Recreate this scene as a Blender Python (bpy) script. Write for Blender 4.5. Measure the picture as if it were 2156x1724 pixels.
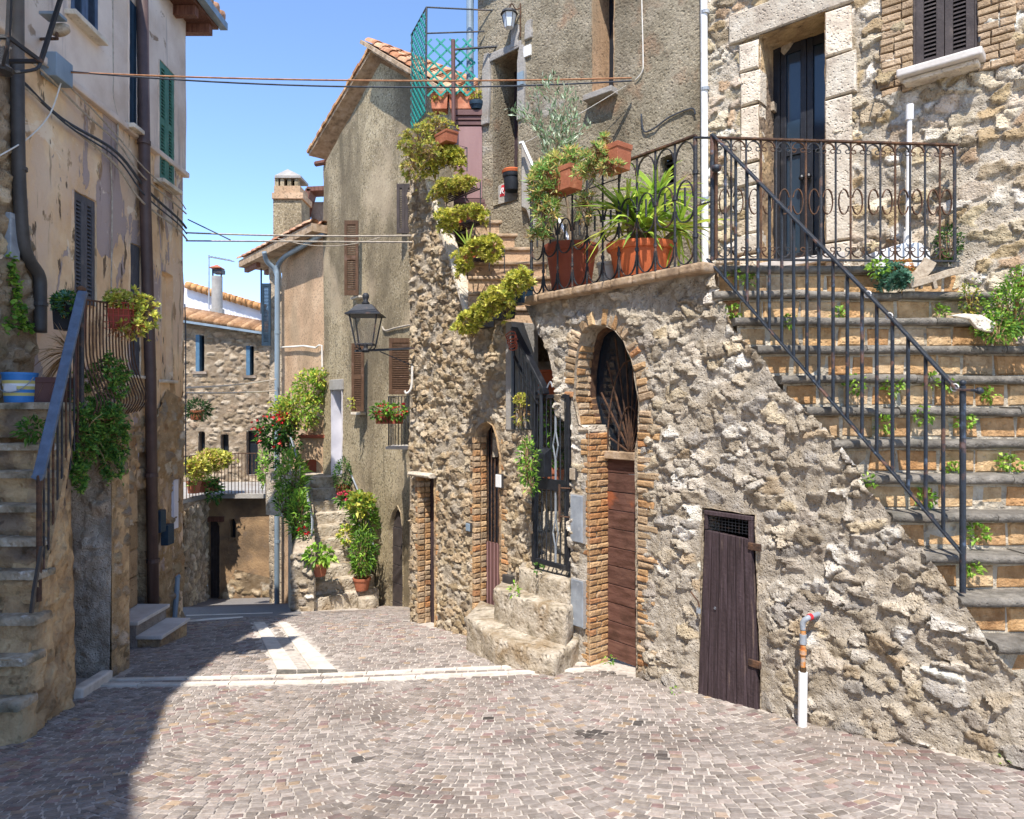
import bpy, math, random
import numpy as np
from mathutils import Vector, Matrix

for _o in list(bpy.data.objects):
    bpy.data.objects.remove(_o)
scene = bpy.context.scene
COL = scene.collection
R = random.Random(11)
RN = np.random.default_rng(11)

# ------------------------------------------------------------------ camera, light, exposure
cam_d = bpy.data.cameras.new('camera')
cam = bpy.data.objects.new('camera', cam_d)
COL.objects.link(cam)
cam_d.sensor_fit = 'HORIZONTAL'
cam_d.sensor_width = 36.0
cam_d.lens = 36.0 * 1500 / 2156
cam_d.clip_start = 0.05
cam_d.clip_end = 2000
cam.location = (0, 0, 0)
cam.rotation_euler = (math.radians(90), 0, 0)
scene.camera = cam

SUN_TRAVEL = Vector((0.10, 0.60, -1.0)).normalized()
world = bpy.data.worlds.new('World')
scene.world = world
world.use_nodes = True
wn = world.node_tree
bg = wn.nodes['Background']
sky = wn.nodes.new('ShaderNodeTexSky')
sky.sky_type = 'NISHITA'
sky.sun_disc = False
sky.sun_elevation = math.asin(-SUN_TRAVEL.z)
sky.sun_rotation = math.atan2(-SUN_TRAVEL.x, -SUN_TRAVEL.y)
sky.air_density = 0.72
sky.dust_density = 0.0
sky.ozone_density = 3.6
wn.links.new(sky.outputs[0], bg.inputs[0])
bg.inputs[1].default_value = 0.15

sun_d = bpy.data.lights.new('sun', 'SUN')
sun_d.energy = 3.1
sun_d.angle = math.radians(0.5)
sun_d.color = (1.0, 0.953, 0.89)
sun = bpy.data.objects.new('sun', sun_d)
COL.objects.link(sun)
sun.rotation_euler = SUN_TRAVEL.to_track_quat('-Z', 'Y').to_euler()
sun.location = (-2, -8, 14)

vs = scene.view_settings
vs.view_transform = 'Standard'
vs.look = 'None'
vs.gamma = 1.0
vs.exposure = 1.35
try:
    scene.cycles.use_denoising = True
    scene.cycles.max_bounces = 8
    scene.cycles.diffuse_bounces = 4
    scene.cycles.transparent_max_bounces = 8
except Exception:
    pass

# ------------------------------------------------------------------ measuring helpers
F = 1500.0
UC, VC = 1078.0, 862.0

def P(u, v, Y):
    """point of the place seen at picture position (u, v), Y metres in front of the camera"""
    return Vector(((u - UC) / F * Y, Y, (VC - v) / F * Y))

GY = [-20, 0, 3, 3.63, 4.55, 6, 8.24, 9.2, 11, 12, 15, 16.5, 25, 60]
GZ = [0.6, -1.32, -1.8, -1.9, -2.04, -2.19, -2.45, -2.6, -3.02, -3.24, -3.95, -4.2, -5.2, -7.0]

def G(x, y):
    """height of the street at (x, y)"""
    return float(np.interp(y, GY, GZ)) + 0.028 * max(-7.5, min(4, x))

def lin(h, k=1.0):
    """'#rrggbb' (or 0-255 tuple) to linear rgba"""
    if isinstance(h, str):
        h = h.lstrip('#'); t = [int(h[i:i + 2], 16) for i in (0, 2, 4)]
    else:
        t = h
    out = []
    for c in t:
        c /= 255.0
        c = c / 12.92 if c <= 0.04045 else ((c + 0.055) / 1.055) ** 2.4
        out.append(min(1.0, c * k))
    return tuple(out) + (1.0,)

class Frame:
    """wall-like frame: ex to the right, ez up, en out of the wall"""
    def __init__(s, ox, oy, ex, oz=0.0):
        l = math.hypot(*ex)
        s.o = Vector((ox, oy, oz)); s.ex = Vector((ex[0] / l, ex[1] / l, 0))
        s.ez = Vector((0, 0, 1)); s.en = Vector((s.ex.y, -s.ex.x, 0))
    def p(s, a, b, c=0.0):
        return s.o + s.ex * a + s.ez * b + s.en * c
    def ab(s, u, v, c=0.0):
        k = (u - UC) / F
        o = s.o + s.en * c
        t = (k * o.y - o.x) / (s.ex.x - k * s.ex.y)
        Y = o.y + t * s.ex.y
        return (t, (VC - v) / F * Y - s.o.z)
    def a(s, u, c=0.0):
        return s.ab(u, VC, c)[0]
    def shift(s, c):
        f = Frame(s.o.x, s.o.y, (s.ex.x, s.ex.y), s.o.z); f.o = s.o + s.en * c
        return f

class Tilt:
    """general frame from three axes"""
    def __init__(s, o, ex, ez, en):
        s.o = Vector(o); s.ex = Vector(ex).normalized(); s.ez = Vector(ez).normalized(); s.en = Vector(en).normalized()
    def p(s, a, b, c=0.0):
        return s.o + s.ex * a + s.ez * b + s.en * c

# ------------------------------------------------------------------ noise (numpy)
def _hash(ix, iy, iz, seed):
    h = (ix.astype(np.int64) * 374761393 + iy.astype(np.int64) * 668265263 + iz.astype(np.int64) * 2147483647 + seed * 974634777) & 0xFFFFFFFF
    h = ((h ^ (h >> 13)) * 1274126177) & 0xFFFFFFFF
    h = (h ^ (h >> 16)) & 0xFFFF
    return h / 32767.5 - 1.0

def vnoise(x, y, z, seed=0):
    x, y, z = np.broadcast_arrays(np.asarray(x, float), np.asarray(y, float), np.asarray(z, float))
    ix, iy, iz = np.floor(x).astype(int), np.floor(y).astype(int), np.floor(z).astype(int)
    fx, fy, fz = x - ix, y - iy, z - iz
    fx, fy, fz = [t * t * (3 - 2 * t) for t in (fx, fy, fz)]
    r = 0
    for dx in (0, 1):
        for dy in (0, 1):
            for dz in (0, 1):
                w = (fx if dx else 1 - fx) * (fy if dy else 1 - fy) * (fz if dz else 1 - fz)
                r = r + w * _hash(ix + dx, iy + dy, iz + dz, seed)
    return r

def fbm(x, y, z=0.0, oct=4, seed=0, gain=0.5):
    r = 0; a = 1.0; f = 1.0; t = 0
    for i in range(oct):
        r = r + a * vnoise(np.asarray(x) * f, np.asarray(y) * f, np.asarray(z) * f, seed + i * 17); t += a
        a *= gain; f *= 2.03
    return r / t

# ------------------------------------------------------------------ mesh helpers
def raw_mesh(name, v, f, c=None, smooth=False):
    m = bpy.data.meshes.new(name)
    m.from_pydata([tuple(map(float, q)) for q in v] if not isinstance(v, np.ndarray) else v.tolist(), [], f if not isinstance(f, np.ndarray) else f.tolist())
    if c is not None and len(c):
        at = m.color_attributes.new('Col', 'FLOAT_COLOR', 'POINT')
        arr = np.ones((len(m.vertices), 4), dtype=np.float32)
        c = np.asarray(c, dtype=np.float32)
        arr[:, :c.shape[1]] = c
        at.data.foreach_set('color', arr.ravel())
    if smooth:
        m.polygons.foreach_set('use_smooth', np.ones(len(m.polygons), dtype=bool))
    m.update()
    return m

def wloc(o):
    t = Vector((0, 0, 0))
    while o is not None:
        t += o.location; o = o.parent
    return t

def link(name, mesh, mat=None, parent=None, M=None):
    o = bpy.data.objects.new(name, mesh)
    COL.objects.link(o)
    if mat is not None and mesh is not None and len(mesh.materials) == 0:
        mesh.materials.append(mat)
    if parent is not None:
        o.parent = parent
        o.matrix_basis = Matrix.Translation(-wloc(parent)) @ (M or Matrix.Identity(4))
    elif M is not None:
        o.matrix_basis = M
    return o

def tag(o, label, cat, group=None, kind=None):
    o['label'] = label; o['category'] = cat
    if group: o['group'] = group
    if kind: o['kind'] = kind
    return o

def thing(name, label, cat, loc=(0, 0, 0), group=None):
    o = bpy.data.objects.new(name, None)
    COL.objects.link(o)
    o.empty_display_size = 0.1
    o.location = Vector(loc)
    return tag(o, label, cat, group)

WORLD = Frame(0, 0, (1, 0))      # p(a,b,c): x=a, z=b, y=-c

class MB:
    def __init__(s, col=(1, 1, 1)):
        s.v = []; s.f = []; s.c = []; s.col = tuple(col)
    def add(s, vs, fs, col=None):
        n = len(s.v); col = tuple(col or s.col)[:3]
        s.v += [tuple(q) for q in vs]; s.f += [tuple(i + n for i in q) for q in fs]; s.c += [col] * len(vs)
        return s
    def box(s, fr, a0, a1, b0, b1, c0, c1, col=None, j=0.0):
        q = []
        for c in (c0, c1):
            for a, b in ((a0, b0), (a1, b0), (a1, b1), (a0, b1)):
                q.append(fr.p(a + R.uniform(-j, j), b + R.uniform(-j, j), c + R.uniform(-j, j)))
        return s.add(q, [(3, 2, 1, 0), (4, 5, 6, 7), (0, 1, 5, 4), (1, 2, 6, 5), (2, 3, 7, 6), (3, 0, 4, 7)], col)
    def cbox(s, fr, a0, a1, b0, b1, c0, c1, ch=0.006, j=0.0, col=None):
        """block with chamfered outer face"""
        q = []
        jj = [(R.uniform(-j, j), R.uniform(-j, j)) for _ in range(4)]
        dc = [R.uniform(-j, j) * .6 for _ in range(4)]
        for c, i in ((c0, 0), (c1 - ch, 0), (c1, ch)):
            for k, (a, b) in enumerate(((a0 + i, b0 + i), (a1 - i, b0 + i), (a1 - i, b1 - i), (a0 + i, b1 - i))):
                q.append(fr.p(a + jj[k][0], b + jj[k][1], c + (dc[k] if c != c0 else 0)))
        fs = [(8, 9, 10, 11)]
        for k in range(4):
            l = (k + 1) % 4
            fs += [(k, l, 4 + l, 4 + k), (4 + k, 4 + l, 8 + l, 8 + k)]
        return s.add(q, fs, col)
    def tube(s, pts, r, n=8, col=None, r1=None, closed=False):
        pts = [Vector(p) for p in pts]; N = len(pts); vs = []
        up = Vector((0.123, 0.05, 0.99)).normalized()
        prev = None
        for i, p in enumerate(pts):
            if closed: d = pts[(i + 1) % N] - pts[i - 1]
            else: d = pts[min(i + 1, N - 1)] - pts[max(i - 1, 0)]
            if d.length < 1e-9: d = Vector((0, 0, 1))
            d.normalize()
            x = prev - d * prev.dot(d) if prev is not None else (up.cross(d) if abs(up.dot(d)) < .95 else Vector((1, 0, 0)).cross(d))
            if x.length < 1e-6: x = Vector((1, 0, 0)).cross(d)
            x.normalize(); y = d.cross(x); prev = x
            rr = r if r1 is None else r + (r1 - r) * i / max(1, N - 1)
            for k in range(n):
                t = 2 * math.pi * (k + .5) / n
                vs.append(p + (x * math.cos(t) + y * math.sin(t)) * rr)
        fs = []
        for i in range(N if closed else N - 1):
            for k in range(n):
                l = (k + 1) % n; i2 = (i + 1) % N
                fs.append((i * n + k, i * n + l, i2 * n + l, i2 * n + k))
        if not closed:
            fs.append(tuple(range(n - 1, -1, -1))); fs.append(tuple((N - 1) * n + k for k in range(n)))
        return s.add(vs, fs, col)
    def flat(s, pts, w, t, side, col=None):
        """flat bar of width w along 'side' and thickness t swept along pts"""
        pts = [Vector(p) for p in pts]; N = len(pts); vs = []; side = Vector(side).normalized()
        for i, p in enumerate(pts):
            d = (pts[min(i + 1, N - 1)] - pts[max(i - 1, 0)]).normalized()
            n = d.cross(side)
            if n.length < 1e-6: n = Vector((0, 0, 1))
            n.normalize(); sd = n.cross(d).normalized()
            for x, y in ((-1, -1), (1, -1), (1, 1), (-1, 1)):
                vs.append(p + sd * (x * w / 2) + n * (y * t / 2))
        fs = [(3, 2, 1, 0), tuple((N - 1) * 4 + k for k in range(4))]
        for i in range(N - 1):
            for k in range(4):
                l = (k + 1) % 4
                fs.append((i * 4 + k, i * 4 + l, i * 4 + 4 + l, i * 4 + 4 + k))
        return s.add(vs, fs, col)
    def lathe(s, base, prof, n=20, col=None, sx=1.0, sy=1.0, rot=0.0):
        base = Vector(base); vs = []; fs = []
        for r, z in prof:
            for k in range(n):
                t = 2 * math.pi * k / n
                x, y = math.cos(t) * r * sx, math.sin(t) * r * sy
                vs.append(base + Vector((x * math.cos(rot) - y * math.sin(rot), x * math.sin(rot) + y * math.cos(rot), z)))
        m = len(prof)
        for i in range(m - 1):
            for k in range(n):
                l = (k + 1) % n
                fs.append((i * n + k, i * n + l, (i + 1) * n + l, (i + 1) * n + k))
        fs.append(tuple(range(n - 1, -1, -1))); fs.append(tuple((m - 1) * n + k for k in range(n)))
        return s.add(vs, fs, col)
    def prism(s, fr, poly, c0, c1, col=None):
        n = len(poly)
        vs = [fr.p(a, b, c0) for a, b in poly] + [fr.p(a, b, c1) for a, b in poly]
        fs = [tuple(range(n - 1, -1, -1)), tuple(range(n, 2 * n))]
        for i in range(n):
            j = (i + 1) % n
            fs.append((i, j, n + j, n + i))
        return s.add(vs, fs, col)
    def build(s, name, mat, parent=None, smooth=False, bevel=0.0, seg=2):
        m = raw_mesh(name, s.v, s.f, s.c, smooth)
        o = link(name, m, mat, parent)
        if bevel:
            b = o.modifiers.new('bevel', 'BEVEL'); b.width = bevel; b.segments = seg; b.limit_method = 'ANGLE'; b.angle_limit = math.radians(40)
        if smooth:
            pass
        return o

def smooth_by_angle(o, deg=40):
    m = o.data
    try:
        m.polygons.foreach_set('use_smooth', np.ones(len(m.polygons), dtype=bool))
        m.set_sharp_from_angle(angle=math.radians(deg))
    except Exception:
        pass
    return o

def arc(fr, ca, cb, ra, rb, t0, t1, n=10, c=0.0):
    return [fr.p(ca + ra * math.cos(math.radians(t0 + (t1 - t0) * i / n)), cb + rb * math.sin(math.radians(t0 + (t1 - t0) * i / n)), c) for i in range(n + 1)]

def sag(p, q, d, n=14):
    p, q = Vector(p), Vector(q)
    return [p.lerp(q, i / n) - Vector((0, 0, d * 4 * (i / n) * (1 - i / n))) for i in range(n + 1)]

def spline(pts, n=6):
    pts = [Vector(p) for p in pts]; out = []
    for i in range(len(pts) - 1):
        p0, p1, p2, p3 = pts[max(i - 1, 0)], pts[i], pts[i + 1], pts[min(i + 2, len(pts) - 1)]
        for k in range(n):
            t = k / n
            out.append(0.5 * ((2 * p1) + (p2 - p0) * t + (2 * p0 - 5 * p1 + 4 * p2 - p3) * t * t + (3 * p1 - p0 - 3 * p2 + p3) * t ** 3))
    out.append(pts[-1])
    return out
# ------------------------------------------------------------------ materials
def material(name, cols, scale=5.0, detail=8, rough=0.9, bump=0.25, bscale=45.0, use_col=False, spec=0.25,
             layers=(), metal=0.0, pits=0.0, pscale=25.0, bdist=0.02, stretch=(1, 1, 1), hue=0.0, ramp=(0.32, 0.68)):
    m = bpy.data.materials.new(name); m.use_nodes = True
    nt = m.node_tree; N = nt.nodes; L = nt.links
    bs = N['Principled BSDF']
    bs.inputs['Roughness'].default_value = rough
    bs.inputs['Metallic'].default_value = metal
    try: bs.inputs['Specular IOR Level'].default_value = spec
    except Exception: pass
    tc = N.new('ShaderNodeTexCoord'); oi = N.new('ShaderNodeObjectInfo')
    sc = N.new('ShaderNodeVectorMath'); sc.operation = 'SCALE'; sc.inputs[0].default_value = (37.1, 51.7, 23.3)
    L.new(oi.outputs['Random'], sc.inputs['Scale'])
    ad = N.new('ShaderNodeVectorMath'); ad.operation = 'ADD'
    L.new(tc.outputs['Object'], ad.inputs[0]); L.new(sc.outputs[0], ad.inputs[1])
    def vec(st):
        if st == (1, 1, 1): return ad.outputs[0]
        mp = N.new('ShaderNodeVectorMath'); mp.operation = 'MULTIPLY'; mp.inputs[1].default_value = st
        L.new(ad.outputs[0], mp.inputs[0]); return mp.outputs[0]
    def noise(s, d, st=(1, 1, 1), r=0.55, dist=0.0):
        n = N.new('ShaderNodeTexNoise'); n.inputs['Scale'].default_value = s; n.inputs['Detail'].default_value = d
        n.inputs['Roughness'].default_value = r; n.inputs['Distortion'].default_value = dist
        L.new(vec(st), n.inputs['Vector']); return n.outputs['Fac']
    n1 = noise(scale, detail, stretch, 0.6)
    cr = N.new('ShaderNodeValToRGB'); L.new(n1, cr.inputs[0])
    el = cr.color_ramp.elements
    k = len(cols)
    pos = [ramp[0] + (ramp[1] - ramp[0]) * i / max(1, k - 1) for i in range(k)]
    el[0].position = pos[0]; el[0].color = cols[0]
    el[1].position = pos[-1]; el[1].color = cols[-1]
    for i in range(1, k - 1):
        e = el.new(pos[i]); e.color = cols[i]
    cur = cr.outputs[0]
    heights = []
    for ly in layers:
        f = noise(ly.get('scale', 1.0), ly.get('detail', 5), ly.get('stretch', (1, 1, 1)), ly.get('r', 0.55), ly.get('dist', 0.0))
        mr = N.new('ShaderNodeMapRange'); mr.inputs[1].default_value = ly['lo']; mr.inputs[2].default_value = ly['hi']
        mr.inputs[4].default_value = ly.get('amt', 1.0)
        L.new(f, mr.inputs[0])
        fac = mr.outputs[0]
        if 'zlo' in ly:
            sp = N.new('ShaderNodeSeparateXYZ'); L.new(tc.outputs['Object'], sp.inputs[0])
            m2 = N.new('ShaderNodeMapRange'); m2.inputs[1].default_value = ly['zlo']; m2.inputs[2].default_value = ly['zhi']
            L.new(sp.outputs[2], m2.inputs[0])
            mm = N.new('ShaderNodeMath'); mm.operation = 'MULTIPLY'; L.new(fac, mm.inputs[0]); L.new(m2.outputs[0], mm.inputs[1]); fac = mm.outputs[0]
        mx = N.new('ShaderNodeMixRGB'); mx.blend_type = ly.get('mode', 'MIX'); mx.inputs[2].default_value = ly['col']
        L.new(fac, mx.inputs[0]); L.new(cur, mx.inputs[1]); cur = mx.outputs[0]
        if ly.get('h'): heights.append((fac, ly['h']))
    if use_col:
        at = N.new('ShaderNodeAttribute'); at.attribute_name = 'Col'
        mx = N.new('ShaderNodeMixRGB'); mx.blend_type = 'MULTIPLY'; mx.inputs[0].default_value = 1.0
        L.new(cur, mx.inputs[1]); L.new(at.outputs['Color'], mx.inputs[2]); cur = mx.outputs[0]
    if hue:
        hs = N.new('ShaderNodeHueSaturation')
        mr = N.new('ShaderNodeMapRange'); mr.inputs[3].default_value = 1 - hue; mr.inputs[4].default_value = 1 + hue
        L.new(oi.outputs['Random'], mr.inputs[0]); L.new(mr.outputs[0], hs.inputs['Value']); L.new(cur, hs.inputs['Color']); cur = hs.outputs[0]
    L.new(cur, bs.inputs['Base Color'])
    if bump:
        h = noise(bscale, 8, (1, 1, 1), 0.65)
        for fac, amt in heights:
            ma = N.new('ShaderNodeMath'); ma.operation = 'MULTIPLY_ADD'; ma.inputs[1].default_value = amt
            L.new(fac, ma.inputs[0]); L.new(h, ma.inputs[2]); h = ma.outputs[0]
        if pits:
            vo = N.new('ShaderNodeTexVoronoi'); vo.inputs['Scale'].default_value = pscale; L.new(ad.outputs[0], vo.inputs['Vector'])
            mr = N.new('ShaderNodeMapRange'); mr.inputs[1].default_value = 0.0; mr.inputs[2].default_value = 0.35
            L.new(vo.outputs['Distance'], mr.inputs[0])
            ma = N.new('ShaderNodeMath'); ma.operation = 'MULTIPLY_ADD'; ma.inputs[1].default_value = pits
            L.new(mr.outputs[0], ma.inputs[0]); L.new(h, ma.inputs[2]); h = ma.outputs[0]
        bp = N.new('ShaderNodeBump'); bp.inputs['Strength'].default_value = bump; bp.inputs['Distance'].default_value = bdist
        L.new(h, bp.inputs['Height']); L.new(bp.outputs[0], bs.inputs['Normal'])
    return m

def leaf_material(name, k=1.0, trans=0.35):
    m = bpy.data.materials.new(name); m.use_nodes = True
    nt = m.node_tree; N = nt.nodes; L = nt.links
    bs = N['Principled BSDF']; bs.inputs['Roughness'].default_value = 0.5
    try: bs.inputs['Specular IOR Level'].default_value = 0.35
    except Exception: pass
    at = N.new('ShaderNodeAttribute'); at.attribute_name = 'Col'
    tr = N.new('ShaderNodeBsdfTranslucent'); mx = N.new('ShaderNodeMixShader'); mx.inputs[0].default_value = trans
    L.new(at.outputs['Color'], bs.inputs['Base Color']); L.new(at.outputs['Color'], tr.inputs['Color'])
    out = N['Material Output']
    L.new(bs.outputs[0], mx.inputs[1]); L.new(tr.outputs[0], mx.inputs[2]); L.new(mx.outputs[0], out.inputs['Surface'])
    return m

def glass_material(name, col, rough=0.08):
    m = bpy.data.materials.new(name); m.use_nodes = True
    bs = m.node_tree.nodes['Principled BSDF']
    bs.inputs['Base Color'].default_value = col; bs.inputs['Roughness'].default_value = rough
    try: bs.inputs['Specular IOR Level'].default_value = 0.6
    except Exception: pass
    return m

def clear_glass(name):
    m = bpy.data.materials.new(name); m.use_nodes = True
    nt = m.node_tree; N = nt.nodes; L = nt.links
    tr = N.new('ShaderNodeBsdfTransparent'); gl = N.new('ShaderNodeBsdfGlossy'); gl.inputs['Roughness'].default_value = 0.1
    mx = N.new('ShaderNodeMixShader'); mx.inputs[0].default_value = 0.12
    L.new(tr.outputs[0], mx.inputs[1]); L.new(gl.outputs[0], mx.inputs[2]); L.new(mx.outputs[0], N['Material Output'].inputs['Surface'])
    return m

MAT = {}
def mk(key, *a, **k):
    MAT[key] = material(key, *a, **k); return MAT[key]

D = lin('#3a3128')
mk('stone', [lin('#cfc8bb'), lin('#fff8ec')], scale=9, use_col=True, bump=1.0, bscale=16, pits=0.5, pscale=26, bdist=0.05,
   layers=[dict(col=lin('#a89a84'), scale=5, lo=.54, hi=.72, amt=.55), dict(col=lin('#fffaf0'), scale=14, lo=.62, hi=.75, amt=.5)])
mk('mortar', [lin('#a0937f'), lin('#bfb29c'), lin('#d2c6b1')], scale=7, bump=1.0, bscale=15, pits=0.6, pscale=16, bdist=0.05,
   layers=[dict(col=lin('#6c5f4d'), scale=2.2, lo=.55, hi=.72, amt=.6), dict(col=lin('#d8cbb2'), scale=9, lo=.58, hi=.7, amt=.5)])
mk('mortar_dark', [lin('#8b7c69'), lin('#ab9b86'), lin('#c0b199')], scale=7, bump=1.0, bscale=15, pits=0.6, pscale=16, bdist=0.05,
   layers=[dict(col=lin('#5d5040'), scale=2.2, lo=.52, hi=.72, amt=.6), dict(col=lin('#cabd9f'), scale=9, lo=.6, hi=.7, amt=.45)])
mk('travertine', [lin('#b9aa98'), lin('#d5c8b4'), lin('#e2d8c6')], scale=6, bump=0.7, bscale=30, pits=0.9, pscale=34, use_col=True,
   layers=[dict(col=lin('#7d7263'), scale=26, lo=.62, hi=.7, amt=.7, h=-.6)])
mk('brick', [lin('#cdc2b4'), lin('#fff9f0')], scale=18, use_col=True, bump=0.9, bscale=42, pits=.3, pscale=40,
   layers=[dict(col=lin('#b7a58c'), scale=9, lo=.5, hi=.7, amt=.6), dict(col=lin('#ece4d4'), scale=5, lo=.56, hi=.66, amt=.55), dict(col=lin('#8d7c68'), scale=3, lo=.58, hi=.7, amt=.5)])
mk('sett', [lin('#d5d0cc'), lin('#ffffff')], scale=30, use_col=True, bump=0.35, bscale=90, rough=0.8, spec=.3,
   layers=[dict(col=lin('#7a7068'), scale=1.1, lo=.5, hi=.7, amt=.4), dict(col=lin('#d8cec2'), scale=.8, lo=.55, hi=.68, amt=.35)])
mk('paving_mortar', [lin('#a0958a'), lin('#bab0a4'), lin('#cac0b4')], scale=22, bump=0.4, bscale=80,
   layers=[dict(col=lin('#7d746b'), scale=1.6, lo=.5, hi=.75, amt=.5)])
mk('white_band', [lin('#b5ac9f'), lin('#cdc4b7'), lin('#d8d0c4')], scale=8, bump=0.2, bscale=60, layers=[dict(col=lin('#9a9084'), scale=4, lo=.6, hi=.75, amt=.45)])
mk('asphalt', [lin('#6b6765'), lin('#85807c')], scale=30, bump=0.3, bscale=120)
mk('white_marble', [lin('#b9b1a8'), lin('#d2cbc3')], scale=5, bump=0.12, bscale=40, rough=.6, layers=[dict(col=lin('#a89f98'), scale=9, lo=.58, hi=.72, amt=.4)])
mk('old_step', [lin('#857864'), lin('#ae9f88'), lin('#c4b8a4')], scale=9, bump=0.9, bscale=22, pits=.5, pscale=20, bdist=.03,
   layers=[dict(col=lin('#4e4c38'), scale=5, lo=.5, hi=.66, amt=.75), dict(col=lin('#efe9df'), scale=11, lo=.6, hi=.7, amt=.7)])
mk('pale_step', [lin('#94866f'), lin('#b9ab96'), lin('#cfc3b0')], scale=7, bump=1.0, bscale=16, pits=.5, pscale=16, bdist=.05,
   layers=[dict(col=lin('#8b7250'), scale=3, lo=.52, hi=.66, amt=.75), dict(col=lin('#6d6350'), scale=9, lo=.58, hi=.68, amt=.6), dict(col=lin('#ddd3c2'), scale=6, lo=.6, hi=.7, amt=.6)])
mk('nosing', [lin('#57524a'), lin('#6f6960'), lin('#888176')], scale=14, bump=0.7, bscale=40, pits=.5, pscale=40, hue=.12,
   layers=[dict(col=lin('#5d5a50'), scale=6, lo=.56, hi=.7, amt=.6)])
mk('tuff', [lin('#c9b9a5'), lin('#fff6ea')], scale=12, use_col=True, bump=1.0, bscale=34, pits=.4, pscale=26, bdist=.02,
   layers=[dict(col=lin('#8e6d4c'), scale=8, lo=.58, hi=.72, amt=.5), dict(col=lin('#e8dcc6'), scale=6, lo=.6, hi=.72, amt=.45)])
mk('coping', [lin('#7f6a55'), lin('#a58c70'), lin('#b5a08a')], scale=9, bump=.5, bscale=40, layers=[dict(col=lin('#5f4f40'), scale=6, lo=.55, hi=.7, amt=.6)])

streak = (1, 1, .12)
mk('plaster_left', [lin('#cfa980'), lin('#e0be96'), lin('#ecd2ac')], scale=2.4, bump=.7, bscale=30, bdist=.02,
   layers=[dict(col=lin('#d6bca4'), scale=.9, lo=.5, hi=.56, amt=.7, stretch=(1, 1, .6), detail=10, r=.62),
           dict(col=lin('#a59694'), scale=1.15, lo=.545, hi=.552, amt=.9, dist=.6, h=-.7, stretch=(1.3, 1.3, .55), detail=11, r=.62),
           dict(col=lin('#957858'), scale=3.2, lo=.59, hi=.62, amt=.8, stretch=(1, 1, .5), detail=10, r=.65),
           dict(col=lin('#5f4d3d'), scale=6, lo=.62, hi=.7, amt=.7, stretch=streak),
           dict(col=lin('#f0e2cc'), scale=1.6, lo=.57, hi=.60, amt=.6, dist=1.0, detail=10, r=.65),
           dict(col=lin('#8a7156'), scale=2.6, lo=.40, hi=.58, amt=.9, zlo=.5, zhi=-.7, h=-.5),
           dict(col=lin('#b5a08a'), scale=4.5, lo=.52, hi=.60, amt=.8, zlo=.3, zhi=-.9, stretch=(1, 1, .5)),
           dict(col=lin('#54442f'), scale=7, lo=.56, hi=.64, amt=.8, zlo=.4, zhi=-.8, stretch=(1, 1, .5), h=-.8),
           dict(col=lin('#4b3d31'), scale=9, lo=.635, hi=.66, amt=.85, stretch=(1, 1, .3), h=-1.2)])
mk('plaster_lilac', [lin('#c2ae9c'), lin('#d4c2b2'), lin('#e0d0c0')], scale=2.0, bump=.4, bscale=34, bdist=.015,
   layers=[dict(col=lin('#cdb59c'), scale=1.1, lo=.56, hi=.68, amt=.6),
           dict(col=lin('#857a78'), scale=7, lo=.6, hi=.7, amt=.5, stretch=streak),
           dict(col=lin('#82684f'), scale=2.6, lo=.63, hi=.66, amt=.8, h=-.8, dist=.8)])
mk('plaster_rough', [lin('#907657'), lin('#ba9c76'), lin('#d4b68a')], scale=5, bump=1.0, bscale=18, bdist=.04, pits=.5, pscale=14,
   layers=[dict(col=lin('#d3b68c'), scale=2.4, lo=.55, hi=.66, amt=.7), dict(col=lin('#6b5f58'), scale=1.6, lo=.52, hi=.62, amt=.7),
           dict(col=lin('#55462f'), scale=6, lo=.6, hi=.7, amt=.7)])
mk('plaster_pier', [lin('#7d736a'), lin('#958b82'), lin('#a89e94')], scale=4, bump=.8, bscale=22, bdist=.03,
   layers=[dict(col=lin('#a29a94'), scale=3, lo=.56, hi=.66, amt=.7, h=.4), dict(col=lin('#57503f'), scale=2.0, lo=.55, hi=.68, amt=.6, stretch=(1, 1, .4))])
mk('plaster_grey', [lin('#8a7b60'), lin('#a09072'), lin('#b0a082')], scale=2.0, bump=.6, bscale=60, bdist=.02,
   layers=[dict(col=lin('#544a3a'), scale=26, lo=.50, hi=.62, amt=.75), dict(col=lin('#d8ccb4'), scale=40, lo=.57, hi=.66, amt=.7),
           dict(col=lin('#5f5442'), scale=1.1, lo=.46, hi=.62, amt=.75, stretch=(1, 1, .35)),
           dict(col=lin('#59503f'), scale=3.0, lo=.6, hi=.72, amt=.6, stretch=streak), dict(col=lin('#b8a58a'), scale=.7, lo=.55, hi=.65, amt=.5)])
mk('plaster_pink', [lin('#a88a6c'), lin('#ba9a7a'), lin('#c8aa8a')], scale=2.0, bump=.5, bscale=60, bdist=.02,
   layers=[dict(col=lin('#6d5a45'), scale=28, lo=.52, hi=.64, amt=.7), dict(col=lin('#d8bb9a'), scale=55, lo=.58, hi=.7, amt=.5),
           dict(col=lin('#8d7a60'), scale=1.3, lo=.5, hi=.66, amt=.6, stretch=(1, 1, .5))])
mk('plaster_house', [lin('#786d5a'), lin('#948974'), lin('#a69a86')], scale=2.2, bump=.9, bscale=38, bdist=.03, pits=.5, pscale=22,
   layers=[dict(col=lin('#5a4f3d'), scale=30, lo=.52, hi=.68, amt=.7), dict(col=lin('#c3b598'), scale=36, lo=.6, hi=.7, amt=.55),
           dict(col=lin('#99755a'), scale=2.8, lo=.58, hi=.68, amt=.55), dict(col=lin('#5f5443'), scale=1.5, lo=.52, hi=.66, amt=.6, stretch=(1, 1, .3)),
           dict(col=lin('#a8a49c'), scale=.9, lo=.64, hi=.67, amt=.55, h=.5)])
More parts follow.
